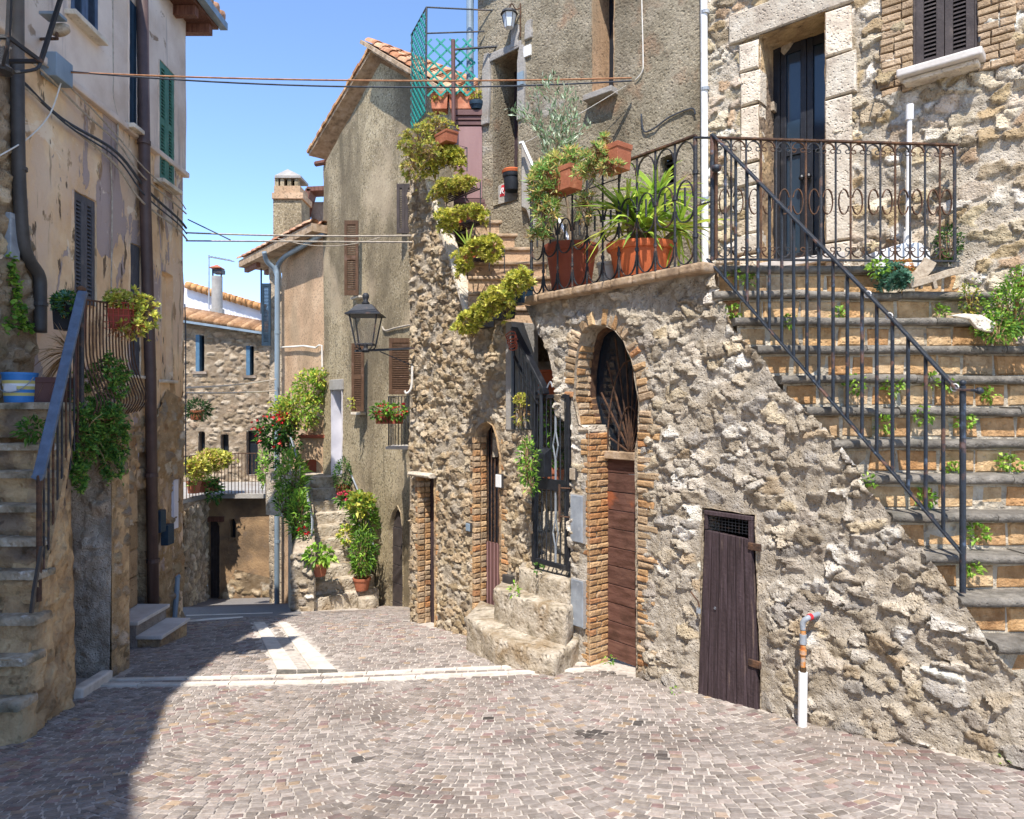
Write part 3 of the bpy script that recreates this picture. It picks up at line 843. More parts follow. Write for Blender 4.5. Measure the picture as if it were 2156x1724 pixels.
class Fol:
    def __init__(s): s.V = []; s.F = []; s.C = []; s.n = 0
    def leaves(s, Pt, Dr, Ln, Wd, cols, fold=.25, var=.22, bend=0.0):
        Pt = np.asarray(Pt, float); N = len(Pt)
        if N == 0: return s
        Dr = unit(np.asarray(Dr, float)); Ln = np.broadcast_to(Ln, (N,)).astype(float); Wd = np.broadcast_to(Wd, (N,)).astype(float)
        rv = RN.normal(0, 1, (N, 3)) * .6 + np.array([0, 0, 1.0])
        S = unit(np.cross(Dr, rv)); Nn = np.cross(S, Dr)
        mid = Pt + Dr * (Ln * .48)[:, None]
        l = mid + S * (Wd / 2)[:, None] + Nn * (fold * Wd)[:, None]
        r = mid - S * (Wd / 2)[:, None] + Nn * (fold * Wd)[:, None]
        tip = Pt + Dr * Ln[:, None] + np.array([0, 0, -1.0]) * (bend * Ln)[:, None]
        V = np.stack([Pt, l, tip, r], 1).reshape(-1, 3)
        i = np.arange(N) * 4 + s.n
        Fc = np.concatenate([np.stack([i, i + 1, i + 2], 1), np.stack([i, i + 2, i + 3], 1)])
        cols = np.asarray(cols)[:, :3]
        c = cols[RN.integers(0, len(cols), N)] * np.clip(RN.normal(1, var, (N, 1)), .35, 1.7)
        s.V.append(V); s.F.append(Fc); s.C.append(np.repeat(c, 4, 0)); s.n += 4 * N
        return s
    def blades(s, Pt, Dr, Ln, Wd, cols, droop=.3, var=.2, seg=4):
        """long strap leaves"""
        Pt = np.asarray(Pt, float); N = len(Pt); Dr = unit(np.asarray(Dr, float))
        Ln = np.broadcast_to(Ln, (N,)).astype(float); Wd = np.broadcast_to(Wd, (N,)).astype(float)
        dp = droop * RN.uniform(.3, 1.5, N)
        S = unit(np.cross(Dr, RN.normal(0, .35, (N, 3)) + np.array([0, 0, 1.0])))
        rows = []
        for k in range(seg + 1):
            t = k / seg
            c = Pt + Dr * (Ln * t)[:, None] + np.array([0, 0, -1.0]) * (dp * Ln * t ** 2.3)[:, None]
            w = Wd * (min(1, .6 + t * 1.6) * (1 - t ** 2.2)) / 2
            rows.append(c + S * w[:, None]); rows.append(c - S * w[:, None])
        V = np.stack(rows, 1).reshape(-1, 3); st = 2 * (seg + 1)
        i = np.arange(N) * st + s.n
        for k in range(seg):
            q = [i + 2 * k, i + 2 * k + 1, i + 2 * k + 3, i + 2 * k + 2]
            s.F.append(np.stack([q[0], q[1], q[2]], 1)); s.F.append(np.stack([q[0], q[2], q[3]], 1))
        cols = np.asarray(cols)[:, :3]
        c = cols[RN.integers(0, len(cols), N)] * np.clip(RN.normal(1, var, (N, 1)), .4, 1.6)
        s.V.append(V); s.C.append(np.repeat(c, st, 0)); s.n += st * N
        return s
    def rosettes(s, Pt, Ax, r, cols, k=9, var=.2, w=.45):
        Pt = np.asarray(Pt, float); N = len(Pt); Ax = unit(np.asarray(Ax, float)); r = np.broadcast_to(r, (N,))
        X = unit(np.cross(Ax, RN.normal(0, 1, (N, 3)))); Yv = np.cross(Ax, X)
        pp, dd, ll = [], [], []
        for i in range(k):
            ph = i * 2.39996; el = .35 + .9 * (1 - i / k)
            d = (X * math.cos(ph) + Yv * math.sin(ph)) * math.sin(el) + Ax * math.cos(el)
            pp.append(Pt); dd.append(d); ll.append(r * (.65 + .5 * (1 - i / k)))
        Ln = np.concatenate(ll)
        return s.leaves(np.concatenate(pp), np.concatenate(dd), Ln, Ln * w, cols, fold=-.15, var=var)
    def tubes(s, pts_list, rad, col, n=4):
        for pts in pts_list:
            mb = MB(); mb.tube(pts, rad, n)
            V = np.array(mb.v); fs = []
            for f in mb.f:
                for t in range(1, len(f) - 1): fs.append((f[0], f[t], f[t + 1]))
            s.V.append(V); s.F.append(np.array(fs) + s.n); s.C.append(np.tile(np.array(col[:3]) * R.uniform(.8, 1.2), (len(V), 1))); s.n += len(V)
        return s
    def build(s, name, parent, mat='leaf'):
        if not s.V: return None
        m = raw_mesh(name, np.vstack(s.V), np.vstack(s.F), np.vstack(s.C), False)
        return link(name, m, MAT[mat], parent)

def blob(c, r, n, shell=.55):
    """points through an uneven ellipsoid, denser near its surface; returns points and outward directions"""
    d = unit(RN.normal(0, 1, (n, 3)))
    k = shell + (1 - shell) * RN.random((n, 1)) ** .6
    k = k * (1 + .28 * fbm(d[:, 0] * 2.3 + c[0] * 3, d[:, 1] * 2.3 + c[1] * 3, d[:, 2] * 2.3 + c[2], 3, 5)[:, None])
    return np.array(c) + d * np.array(r) * k, d

def cl(*h): return [lin(x) for x in h]
YELLOWG = cl('#cfc95a', '#bdbc4c', '#dcd26e', '#a2a846', '#c8c254', '#8f9a44')
SEDUM = cl('#bfbc52', '#a2a84a', '#c9bd5c', '#879246', '#d2c66a')
GREEN = cl('#4f7a2e', '#5f8a34', '#3f6628', '#6f963c')
LIME = cl('#7fa63a', '#93b545', '#6b9433', '#a4c052')
DKGREEN = cl('#2f4f28', '#3b5f2e', '#284522')
BLUEGREEN = cl('#5f8a70', '#4f7a64', '#7aa088', '#476f58')
DRY = cl('#a8865c', '#8f7048', '#bfa078', '#7a5c3c')
RED = cl('#c8202c', '#d83a3c', '#b01824')
PINK = cl('#d84a60', '#c83a55')
OLIVE = cl('#93a886', '#a8b898', '#7d9470', '#bccab0', '#8aa878')
# ------------------------------------------------------------------ street
def ghit(u, v):
    k = (u - UC) / F; t = (VC - v) / F
    lo, hi = 1.0, 60.0
    for _ in range(60):
        m = (lo + hi) / 2
        if t * m < G(k * m, m): hi = m
        else: lo = m
    Y = (lo + hi) / 2
    return Vector((k * Y, Y, G(k * Y, Y)))

def gsheet(name, mat, poly, dz, parent=None, res=.25):
    """flat piece laid on the street"""
    fr = Tilt((0, 0, 0), (1, 0, 0), (0, 1, 0), (0, 0, 1))
    o = wall_sheet(name, fr, [tuple(p) for p in poly], [], MAT[mat], parent, res, lambda A, B: np.vectorize(G)(A, B) + dz)
    return o

xs = np.concatenate([np.linspace(-60, -9, 14), np.linspace(-8, 5, 53), np.linspace(6, 60, 14)])
ys = np.concatenate([np.linspace(-50, -3, 14), np.linspace(-2, 18, 81), np.linspace(20, 90, 20)])
A_, B_ = np.meshgrid(xs, ys, indexing='ij')
gv = np.stack([A_, B_, np.vectorize(G)(A_, B_)], -1).reshape(-1, 3)
gi = np.arange(gv.shape[0]).reshape(A_.shape)
gf = np.stack([gi[:-1, :-1], gi[1:, :-1], gi[1:, 1:], gi[:-1, 1:]], -1).reshape(-1, 4)
street = link('street', raw_mesh('street', gv, gf, None, True), MAT['paving_mortar'])
street['kind'] = 'structure'; street['label'] = 'sloping lane paved with small grey and rust stone setts'

RWx = lambda y: .897 - .789 * (y - 5.8)          # foot of the right-hand wall
def left_limit(y):
    if y < 5.45: return -3.2 - .19 * (y - 4.62) if y > 4.4 else -4.0
    if y < 6.1: return -4.1
    if y < 6.42: return -3.42
    return -4.25 + .045 * (9.2 - y)

SETTCOL = [lin(c) for c in ('#aba39b', '#b4aca4', '#a0988f', '#bab2aa', '#aea59d', '#a59d96', '#b0a8a0', '#b5aaa1', '#9d958d',
                            '#ab9790', '#b09a92', '#a08884', '#b8a592', '#bfaa90', '#a89792', '#a09890')]
setts = []
STAINS = [(ghit(u, v).x, ghit(u, v).y, w) for u, v, w in ((1248, 1546, .11), (1388, 1592, .07), (1344, 1522, .08), (1030, 1514, .06), (760, 1600, .05))]
def sett(cx, cy, ang, l, w):
    ca, sa_ = math.cos(ang), math.sin(ang)
    j = .005
    pts = []
    for i, (x, y) in enumerate(((-l / 2, -w / 2), (l / 2, -w / 2), (l / 2, w / 2), (-l / 2, w / 2))):
        x += R.uniform(-j, j); y += R.uniform(-j, j)
        pts.append((cx + x * ca - y * sa_, cy + x * sa_ + y * ca))
    z = G(cx, cy)
    h = .005 + R.uniform(-.002, .0025); tx, ty = R.gauss(0, .022), R.gauss(0, .022)
    inset = .13
    top = [(x + (cx - x) * inset, y + (cy - y) * inset) for x, y in pts]
    vs = [(x, y, G(x, y) - .01) for x, y in pts] + [(x, y, G(x, y) + h + (x - cx) * tx + (y - cy) * ty) for x, y in top]
    mx = [(x + (cx - x) * .03, y + (cy - y) * .03) for x, y in pts]
    vs += [(x, y, G(x, y) + h - .004) for x, y in mx]
    fs = [(4, 5, 6, 7)]
    for i in range(4):
        k = (i + 1) % 4
        fs += [(i, k, 8 + k, 8 + i), (8 + i, 8 + k, 4 + k, 4 + i)]
    n = fbm(cx * .8, cy * .8, 0, 3, 3)
    wts = [3] * 9 + [.5 + 1.6 * max(0, float(n) - .05) * 4] * 7
    c = np.array(R.choices(SETTCOL, wts)[0][:3]) * R.uniform(.62, .98) * np.array([1.0, .965, .94])
    for sx_, sy_, sw_ in STAINS:
        q_ = ((cx - sx_) / sw_) ** 2 + ((cy - sy_) / (sw_ * .8)) ** 2
        if q_ < 1.2: c = c * (.3 if q_ < .7 else .6)
    setts.append((cy, vs, fs, c))

bandA = [ghit(*q) for q in ((215, 1430.5), (632, 1422.5), (1240, 1396))]     # far stripe, far edge line
bandB = [ghit(*q) for q in ((195, 1446), (632, 1440), (1262, 1411))]         # near stripe, near edge line
def yline(line, x):
    return float(np.interp(x, [p.x for p in line], [p.y for p in line]))
W = 1.25; Rr = 1.12; pitch = .053
for c in range(-6, 6):
    xc = -.16 + c * W
    for r in range(-10, 100):
        y0 = 1.9 + r * pitch
        t = -52.0
        off = R.uniform(0, 4) + 8
        step = math.degrees(.071 / Rr)
        t = -50 + off
        while t < 50:
            l = R.uniform(.85, 1.15)
            th = math.radians(t + step * l / 2)
            x = xc + Rr * math.sin(th); y = y0 + Rr * (1 - math.cos(th)) - .03 * c % .07
            if abs(x - xc) < W / 2 + .012 and y > 1.9 and y < 6.4 and left_limit(y) + .02 < x < RWx(y) - .05:
                if y < yline(bandB, x) - .04:
                    if abs(x) / y < .76:
                        sett(x, y, th, .071 * l - .0075, pitch * math.cos(th) ** .9 - .0082)
            t += step * l
S1 = [ghit(*q) for q in ((583, 1411), (627, 1411), (557, 1311.5), (534, 1311.5))]
S2 = [ghit(*q) for q in ((655, 1411), (707, 1411), (604, 1311.5), (586, 1311.5))]
def strip_poly(nl, nr, fl_, fr_, n=8):
    L_ = [ghit(nl[0] + (fl_[0] - nl[0]) * i / n, nl[1] + (fl_[1] - nl[1]) * i / n) for i in range(n + 1)]; R_ = [ghit(nr[0] + (fr_[0] - nr[0]) * i / n, nr[1] + (fr_[1] - nr[1]) * i / n) for i in range(n + 1)]
    return [(p.x, p.y) for p in L_] + [(p.x, p.y) for p in reversed(R_)]
stripes = [strip_poly((583, 1411), (627, 1411), (534, 1311.5), (557, 1311.5)), strip_poly((655, 1411), (707, 1411), (586, 1311.5), (604, 1311.5))]
drain = [ghit(*q) for q in ((580, 1419.5), (713, 1418), (711, 1411.6), (582, 1412))]
stripes_big = stripes + [[(p.x, p.y) for p in drain]]
y = 5.6; row = 0
while y < 11.9:
    x = -4.4 + (row % 2) * .04 + R.uniform(0, .02)
    while x < 1.0:
        l = R.uniform(.065, .1)
        xm = x + l / 2
        ok = left_limit(y) + .04 < xm < (RWx(y) - .06 if y < 8.6 else -1.2 - .85 * (y - 11))
        if ok:
            ya, yb = yline(bandA, xm), yline(bandB, xm)
            if y < yb: ok = False
            if yb < y < ya: ok = yb + .095 < y < ya - .09
            if abs(y - ya) < .04: ok = False
            for s_ in stripes_big:
                if ok and pip(s_, np.array([xm, xm - .05, xm + .05, xm, xm]), np.array([y, y, y, y - .03, y + .03])).any(): ok = False
            if y > 9.4 and xm < float(np.interp(y, [9.4, 10, 11.1, 12], [-3.05, -2.9, -3.22, -3.0])): ok = False
            if y > 10.7 and xm < -2.2 and y > 10.75: ok = False
        if ok: sett(xm, y, 0, l - .009, .052)
        x += l
    y += .061; row += 1
setts.sort(key=lambda t: -(1000 - t[0]) if abs(np.mean([p[0] for p in t[1]])) / t[0] < .73 and t[0] > 2.95 else 0)
sett_mat = MAT['sett']
for cy, vs_, fs_, c in setts[:300]:
    link('sett', raw_mesh('sett', vs_, fs_, np.tile(c, (len(vs_), 1))), sett_mat, street)
V = []; Fq = []; Cq = []; k = 0
for cy, vs_, fs_, c in setts[300:]:
    V += vs_; Fq += [tuple(i + k for i in f) for f in fs_]; Cq.append(np.tile(c, (len(vs_), 1))); k += len(vs_)
o = link('small_setts', raw_mesh('small_setts', V, Fq, np.vstack(Cq)), sett_mat, street); o['kind'] = 'stuff'

def slab_strip(quad, n, mat, dz=.014, name='stone_slab', gap=.006):
    """strip of n slabs between the short sides of a ground quad (p0,p1 near .. p3,p2 far)"""
    p0, p1, p2, p3 = [Vector(q) for q in quad]
    for i in range(n):
        t0, t1 = i / n, (i + 1) / n
        a, b = p0.lerp(p3, t0), p1.lerp(p2, t0); c, d = p1.lerp(p2, t1), p0.lerp(p3, t1)
        ctr = (a + b + c + d) / 4
        q = []
        for p in (a, b, c, d):
            p = p + (ctr - p).normalized() * gap
            q.append(p)
        mb = MB()
        mb.add([(p.x, p.y, G(p.x, p.y) - .01) for p in q] + [(p.x, p.y, G(p.x, p.y) + dz) for p in q],
               [(4, 5, 6, 7), (0, 1, 5, 4), (1, 2, 6, 5), (2, 3, 7, 6), (3, 0, 4, 7)])
        mb.build(name, MAT[mat], street)
def image_strip(near, far, n):
    for i in range(n):
        q = []
        for (t_, side) in ((i / n, 0), (i / n, 1), ((i + 1) / n, 1), ((i + 1) / n, 0)):
            # equal lengths on the ground: perspective-correct steps along the strip
            w0, w1 = near[side][1] - VC, far[side][1] - VC
            k_ = (t_ * w1) and t_ * w0 / (w1 + t_ * (w0 - w1)) if False else t_
            vv = VC + 1 / ((1 - t_) / w0 + t_ / w1); f_ = (vv - near[side][1]) / (far[side][1] - near[side][1])
            q.append(ghit(near[side][0] + (far[side][0] - near[side][0]) * f_, vv))
        slab_strip(q, 1, 'white_band', dz=.012, gap=.0035)
image_strip(((583, 1411), (627, 1411)), ((534, 1311.5), (557, 1311.5)), 6)
image_strip(((655, 1411), (707, 1411)), ((586, 1311.5), (604, 1311.5)), 6)
slab_strip([drain[0], drain[3], drain[2], drain[1]], 3, 'nosing', .012, 'drain_cover')
def band(line, d0, d1, segs):
    xs_ = np.linspace(line[0].x, line[-1].x, segs + 1)
    for i in range(segs):
        q = []
        for x, d in ((xs_[i], d0), (xs_[i + 1], d0), (xs_[i + 1], d1), (xs_[i], d1)):
            yy = yline(line, x) + d; q.append(Vector((x, yy, G(x, yy))))
        slab_strip([q[0], q[1], q[2], q[3]], 1, 'white_band', gap=.004)
band(bandA, -.06, 0, 11); band(bandB, 0, .065, 11)

# lower road round the corner, with its pale kerb lines
road = gsheet('road', 'asphalt', [(-4.2, 9.45), (-3.1, 9.5), (-2.95, 10.0), (-3.3, 11.1), (-4.7, 15), (-4.9, 18), (-12, 18), (-12, 9.45)], .004)
road['kind'] = 'structure'
for q in ([(392, 1311.5), (512, 1302), (512, 1299), (392, 1308)], [(392, 1298), (574, 1292.5), (574, 1290.5), (392, 1296)]):
    p = [ghit(*t) for t in q]
    o = gsheet('kerb_line', 'white_band', [(t.x, t.y) for t in p], .010, road, .2)
# ------------------------------------------------------------------ left house (long plastered front)
LH = Frame(-4.25, 9.2, (-.045, 1))
left_house = thing('left_house', 'tall peeling beige and lilac plastered house along the left side', 'house', (-4.25, 9.2, -2.72))
def lhr(u0, u1, v0, v1, c=0.0):
    """rectangle on the left front from picture edges at its own middle"""
    um = (u0 + u1) / 2; a0 = LH.a(u0, c); a1 = LH.a(u1, c)
    b0 = LH.ab(um, v1, c)[1]; b1 = LH.ab(um, v0, c)[1]
    return a0, a1, b0, b1
ZS = 3.04
w1 = lhr(137, 195, -60, 52); w2 = lhr(263, 279, 5, 268); w3 = lhr(327, 359, 140, 388)
w4 = lhr(152, 199, 412, 640); w5 = lhr(271, 293, 515, 790); w6 = lhr(337, 361, 575, 800)
door_l = lhr(284, 306, 1030, 1292); vent = lhr(289, 309, 952, 985)
rect = lambda r: [(r[0], r[2]), (r[1], r[2]), (r[1], r[3]), (r[0], r[3])]
dl = lambda A, B: .022 * fbm(A * 1.3, B * 1.3, 1, 4, 2) + .008 * fbm(A * 9, B * 9, 2, 3, 4)
wall_sheet('wall', LH, [(-20, -4), (0, -4), (0, ZS), (-20, ZS)], [rect(w4), rect(w5), rect(w6), rect(door_l), rect(vent)], MAT['plaster_left'], left_house, .05, dl)
wall_sheet('upper_wall', LH.shift(.03), [(-20, ZS), (0.03, ZS), (0.03, 5.2), (-20, 5.2)], [rect(w1), rect(w2), rect(w3)], MAT['plaster_lilac'], left_house, .06, lambda A, B: .012 * fbm(A * 1.3, B * 1.3, 1, 4, 9))
mb = MB(); mb.box(LH, -20, 0.06, ZS - .035, ZS + .03, -.02, .065); mb.build('string_course', MAT['plaster_lilac'], left_house, bevel=.012)
mb = MB(); mb.box(Frame(-4.25, 9.2, (-1, -.045)), -.0, 9, -4, 5.2, -.3, .0); mb.build('end_wall', MAT['plaster_left'], left_house)
for r, d in ((w4, .12), (w5, .12), (w6, .07), (vent, .3)):
    reveal('window_reveal', LH, rect(r), d, MAT['plaster_left'], left_house)
for r in (w1, w2, w3):
    reveal('window_reveal', LH.shift(.03), rect(r), .12, MAT['plaster_lilac'], left_house)
mb = MB(); mb.box(LH, w6[0] - .02, w6[1] + .02, w6[2], w6[3], -.1, -.07); mb.build('blind_window', MAT['plaster_left'], left_house)
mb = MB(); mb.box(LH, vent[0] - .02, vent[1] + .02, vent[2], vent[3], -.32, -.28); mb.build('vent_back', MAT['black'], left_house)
def two_leaf(parent, fr, r, c0, mat, slats, label=None, **k):
    m = (r[0] + r[1]) / 2
    shutter(parent, fr, r[0] + .006, m - .002, r[2] + .005, r[3] - .005, c0, mat, slats, label=label, **k)
    shutter(parent, fr, m + .002, r[1] - .006, r[2] + .005, r[3] - .005, c0, mat, slats, label=label, **k)
def backing(parent, fr, r, c):
    mb = MB(); mb.box(fr, r[0] - .01, r[1] + .01, r[2], r[3], c - .02, c); return mb.build('dark_pane', MAT['glass_dark'], parent)
two_leaf(left_house, LH, w1, .02, 'shutter_blue', 20, 'blue-grey louvred shutter', mid=False); backing(left_house, LH, w1, -.06)
two_leaf(left_house, LH, w2, .01, 'shutter_teal', 34, 'dark blue louvred shutter'); backing(left_house, LH, w2, -.06)
two_leaf(left_house, LH, w3, .01, 'shutter_green', 30, 'green louvred shutter'); backing(left_house, LH, w3, -.06)
two_leaf(left_house, LH, w4, -.03, 'shutter_grey', 24, 'grey louvred shutter', mid=False); backing(left_house, LH, w4, -.1)
two_leaf(left_house, LH, w5, -.03, 'shutter_grey', 28, 'grey louvred shutter'); backing(left_house, LH, w5, -.1)
for r in (w1, w2, w3):
    mb = MB(); mb.box(LH, r[0] - .06, r[1] + .06, r[2] - .05, r[2], .0, .13); mb.build('window_sill', MAT['travertine'], left_house, bevel=.008)
for r in (w5, w6):
    mb = MB(); mb.box(LH, r[0] - .04, r[1] + .04, r[2] - .035, r[2], -.08, .07); mb.build('window_sill', MAT['travertine'], left_house, bevel=.008)
# stone doorway by the white steps
mb = MB(); mb.box(LH, door_l[0] - .01, door_l[1] + .01, -3, door_l[3], -.5, -.25); mb.build('dark_doorway', MAT['dark_wood'], left_house)
reveal('door_reveal', LH, rect(door_l), .3, MAT['plaster_rough'], left_house)
z = G(-4.2, 7.8)
for side in (0, 1):
    zz = z
    while zz < door_l[3] - .1:
        hh = min(R.uniform(.24, .36), door_l[3] - zz)
        a0, a1 = (door_l[0] - .2, door_l[0] - .004) if side == 0 else (door_l[1] + .004, door_l[1] + .14)
        brick(left_house, LH, a0, a1, zz + .006, zz + hh - .006, -.08, .035, PAL_PALEBRICK, name='jamb_stone', mat='travertine', ch=.012)
        zz += hh
# rough bare masonry at the left border
reg = [LH.ab(*q) for q in ((-160, 120), (34, 130), (40, 420), (62, 560), (72, 700), (60, 980), (-160, 980))]
rubble_wall(left_house, LH.shift(.02), reg, [], .19, .14, .025, PAL_PALEBRICK + PAL_IVY, lin('#a48f76'), hmax=.045, rough=.025, empty=.35, seed=81)
# eaves: beyond view the outline is shaped to set the shadow edge on the lane
eave_poly = [(-2.80, -.29), (-3.36, 1.05), (-3.68, 3.2), (-3.62, 4.8), (-4.12, 5.2), (-4.16, 8.2), (-3.92, 8.5), (-3.88, 9.42), (-13, 9.42), (-13, -.29)]
HOR = Tilt((0, 0, 0), (1, 0, 0), (0, 1, 0), (0, 0, 1))
mb = MB(); mb.prism(HOR, eave_poly, 5.02, 5.16); mb.build('eave', MAT['brown_wood'], left_house)
for i in range(3):
    yy = 9.3 - i * .42
    mb = MB(); mb.box(WORLD, -4.3, -3.93, 4.90, 5.015, -yy - .05, -yy + .05); mb.build('rafter', MAT['brown_wood'], left_house)
for i in range(6):
    yy = 9.45 - i * .19
    pts = [(-3.84, yy, 5.2), (-4.3, yy, 5.36)]
    mb = MB((.6, .36, .24)); mb.tube([pts[0], pts[1]], .085, 10); mb.build('roof_tile', MAT['tile'], left_house, smooth=True)
mb = MB(); mb.flat([(-3.84, 9.5, 5.10), (-3.84, 8.4, 5.10)], .10, .09, (1, 0, 0)); mb.build('gutter', MAT['zinc'], left_house)
# unseen neighbouring house behind the viewer, left; eaves shaped to throw the near shadow
nh = thing('unseen_neighbour_house', 'unseen plastered house beside the viewer, eaves shaped to shade the lower left setts', 'house', (-3.6, -5, -1.2))
mb = MB(); mb.prism(HOR, [(-3.75, -.6), (-12, -.6), (-12, -14), (-3.4, -14)], -3, 6.05); mb.build('wall', MAT['plaster_left'], nh)
mb = MB(); mb.prism(HOR, [(-2.46, -1.72), (-3.02, -.80), (-13, -.45), (-13, -14.5), (-2.2, -14.5)], 6.06, 6.22); mb.build('eave', MAT['brown_wood'], nh)

def rock(name, poly, z0, z1, parent, mat='pale_step', amp=.02, res=.05, seed=1):
    """weathered block on a plan polygon"""
    mb = MB(); n = 0; pts = []
    for i in range(len(poly)):
        x1, y1 = poly[i]; x2, y2 = poly[(i + 1) % len(poly)]
        k = max(1, int(math.hypot(x2 - x1, y2 - y1) / res))
        pts += [(x1 + (x2 - x1) * t / k, y1 + (y2 - y1) * t / k) for t in range(k)]
    n = len(pts); cx = sum(p[0] for p in pts) / n; cy = sum(p[1] for p in pts) / n
    nz = max(3, int((z1 - z0) / res) + 1); vs = []; fs = []
    lev = [(z0 + (z1 - z0) * i / nz, 1.0) for i in range(nz)] + [(z1 - .012, .995), (z1, .965), (z1 + .004, .6)]
    for li, (zz, s) in enumerate(lev):
        for x, y_ in pts:
            dx, dy = x - cx, y_ - cy; l = math.hypot(dx, dy) + 1e-6
            d = amp * float(fbm(x * 6 + seed * 7, y_ * 6, zz * 8, 4, seed)) * (1 if s > .9 else .2)
            vs.append((cx + dx * s + dx / l * d, cy + dy * s + dy / l * d, zz + (.5 * amp * float(fbm(x * 5, y_ * 5, seed, 3, seed + 3)) if li >= nz - 1 else 0)))
    m = len(lev)
    for i in range(m - 1):
        for k in range(n):
            l = (k + 1) % n; fs.append((i * n + k, i * n + l, (i + 1) * n + l, (i + 1) * n + k))
    vs.append((cx, cy, z1 + .005)); fs += [((m - 1) * n + k, (m - 1) * n + (k + 1) % n, len(vs) - 1) for k in range(n)]
    mb.add(vs, fs); return mb.build(name, MAT[mat], parent, smooth=True)

# ------------------------------------------------------------------ left stair with its side wall and pier
stair_l = thing('left_stair', 'weathered stone stair climbing to a landing on the left', 'stair', (-3.5, 4.8, -2.1))
SX = lambda y: float(np.interp(y, [4.4, 4.5, 4.73, 5.0, 5.42, 6.6], [-3.1, -3.12, -3.17, -3.3, -3.46, -3.46]))
st = [(4.5 + .115 * i, (VC - v) / F * (4.5 + .115 * i)) for i, v in enumerate((1480, 1385, 1300, 1205, 1135, 1064, 993, 935, 849))]
for i, (yy, zz) in enumerate(st):
    y1 = st[i + 1][0] if i + 1 < len(st) else 6.3
    xr = SX(yy) if i < 3 else SX(yy) + .0
    mb = MB()
    # rough block: front grid with relief
    nx, nz = 28, 10; vs = []; fs = []
    hh = .26 if i else .34
    for a in range(nx + 1):
        x = xr - 1.25 * a / nx
        for b in range(nz + 1):
            zf = zz - hh + hh * b / nz
            d = .05 * float(fbm(x * 7, zf * 16, i, 4, 7)) - (.018 if b == nz else 0)
            vs.append((x + (.02 * float(fbm(zf * 9, i, 0, 2, 3)) if a == 0 else 0), yy + d, zf - (.012 if b == nz else 0) * 0))
    for a in range(nx):
        for b in range(nz):
            q = a * (nz + 1) + b
            fs.append((q + nz + 1, q, q + 1, q + nz + 2))
    n0 = len(vs)
    for a in range(nx + 1):
        x = xr - 1.25 * a / nx
        for d in (.05, (y1 - yy) + .06):
            vs.append((x, yy + d, zz + .008 * float(fbm(x * 5, d * 9, i, 2, 8))))
    for a in range(nx):
        t = a * (nz + 1) + nz; q = n0 + a * 2
        fs += [(t + nz + 1, t, q, q + 2), (q + 2, q, q + 1, q + 3)]
    # right end
    m0 = len(vs)
    for b in range(nz + 1):
        zf = zz - hh + hh * b / nz
        vs.append((xr + .02 * float(fbm(zf * 9, i, 3, 2, 3)) - .01, y1 + .08, zf))
    for b in range(nz):
        fs.append((b, m0 + b, m0 + b + 1, b + 1))
    fs.append((nz, m0 + nz, n0 + 1, n0))
    mb.add(vs, fs); o = mb.build('step', MAT['plaster_rough'], stair_l, smooth=True)
for i, (yy, zz) in enumerate(st):
    xr = SX(yy); x = xr + .02
    while x > xr - 1.15:
        l = R.uniform(.3, .55)
        rock('tread', [(x - l + .006, yy - .035), (x, yy - .035), (x, yy + .16), (x - l + .006, yy + .16)], zz - .045, zz + .004, stair_l, 'old_step', .012, .05, i * 5 + int(l * 100))
        x -= l
# side wall of the stair (leans with the flight)
nt_, nz_ = 44, 80; vs = []; fs = []
for i in range(nt_ + 1):
    t = i / nt_
    b0 = Vector((-3.17, 4.56, 0)).lerp(Vector((-3.37, 5.50, 0)), t); b0.z = G(b0.x, b0.y) - .06
    tp = Vector((np.interp(t, [0, .2, .6, 1], [-3.19, -3.23, -3.29, -3.41]), np.interp(t, [0, .2, .6, 1], [4.62, 4.85, 5.15, 5.5]), np.interp(t, [0, .2, .6, 1], [-1.72, -1.30, -.656, -.02])))
    for k_ in range(nz_ + 1):
        s_ = k_ / nz_
        p = b0.lerp(tp, s_)
        d = .06 * float(fbm(p.y * 4, p.z * 4, 0, 4, 21)) + .05 * float(fbm(p.y * 14, p.z * 14, 0, 4, 22)) + .05 * (1 - s_) ** 3
        d *= min(1.0, .25 + (1 - t) * 6)
        vs.append((p.x + d, p.y, p.z))
for i in range(nt_):
    for k_ in range(nz_):
        q = i * (nz_ + 1) + k_; fs.append((q, q + nz_ + 1, q + nz_ + 2, q + 1))
n0 = len(vs)
for i in (0, nt_):          # near and far returns
    for k_ in range(nz_ + 1):
        x, y_, z_ = vs[i * (nz_ + 1) + k_]; vs.append((x - .35, y_ + (.02 if i == 0 else 0), z_))
for e, i in enumerate((0, nt_)):
    for k_ in range(nz_):
        q = i * (nz_ + 1) + k_; m = n0 + e * (nz_ + 1) + k_
        fs.append((m, q, q + 1, m + 1) if e == 0 else (q, m, m + 1, q + 1))
for i in range(nt_):
    q = i * (nz_ + 1) + nz_; 
mb = MB(); mb.add(vs, fs); mb.build('side_wall', MAT['plaster_rough'], stair_l, smooth=True)
mb = MB(); mb.flat([Vector((-3.3, 4.64, -1.74)), Vector((-3.33, 4.87, -1.32)), Vector((-3.39, 5.17, -.676)), Vector((-3.5, 5.5, -.04))], .24, .05, (1, 0, 0)); mb.build('string_edge', MAT['plaster_rough'], stair_l)
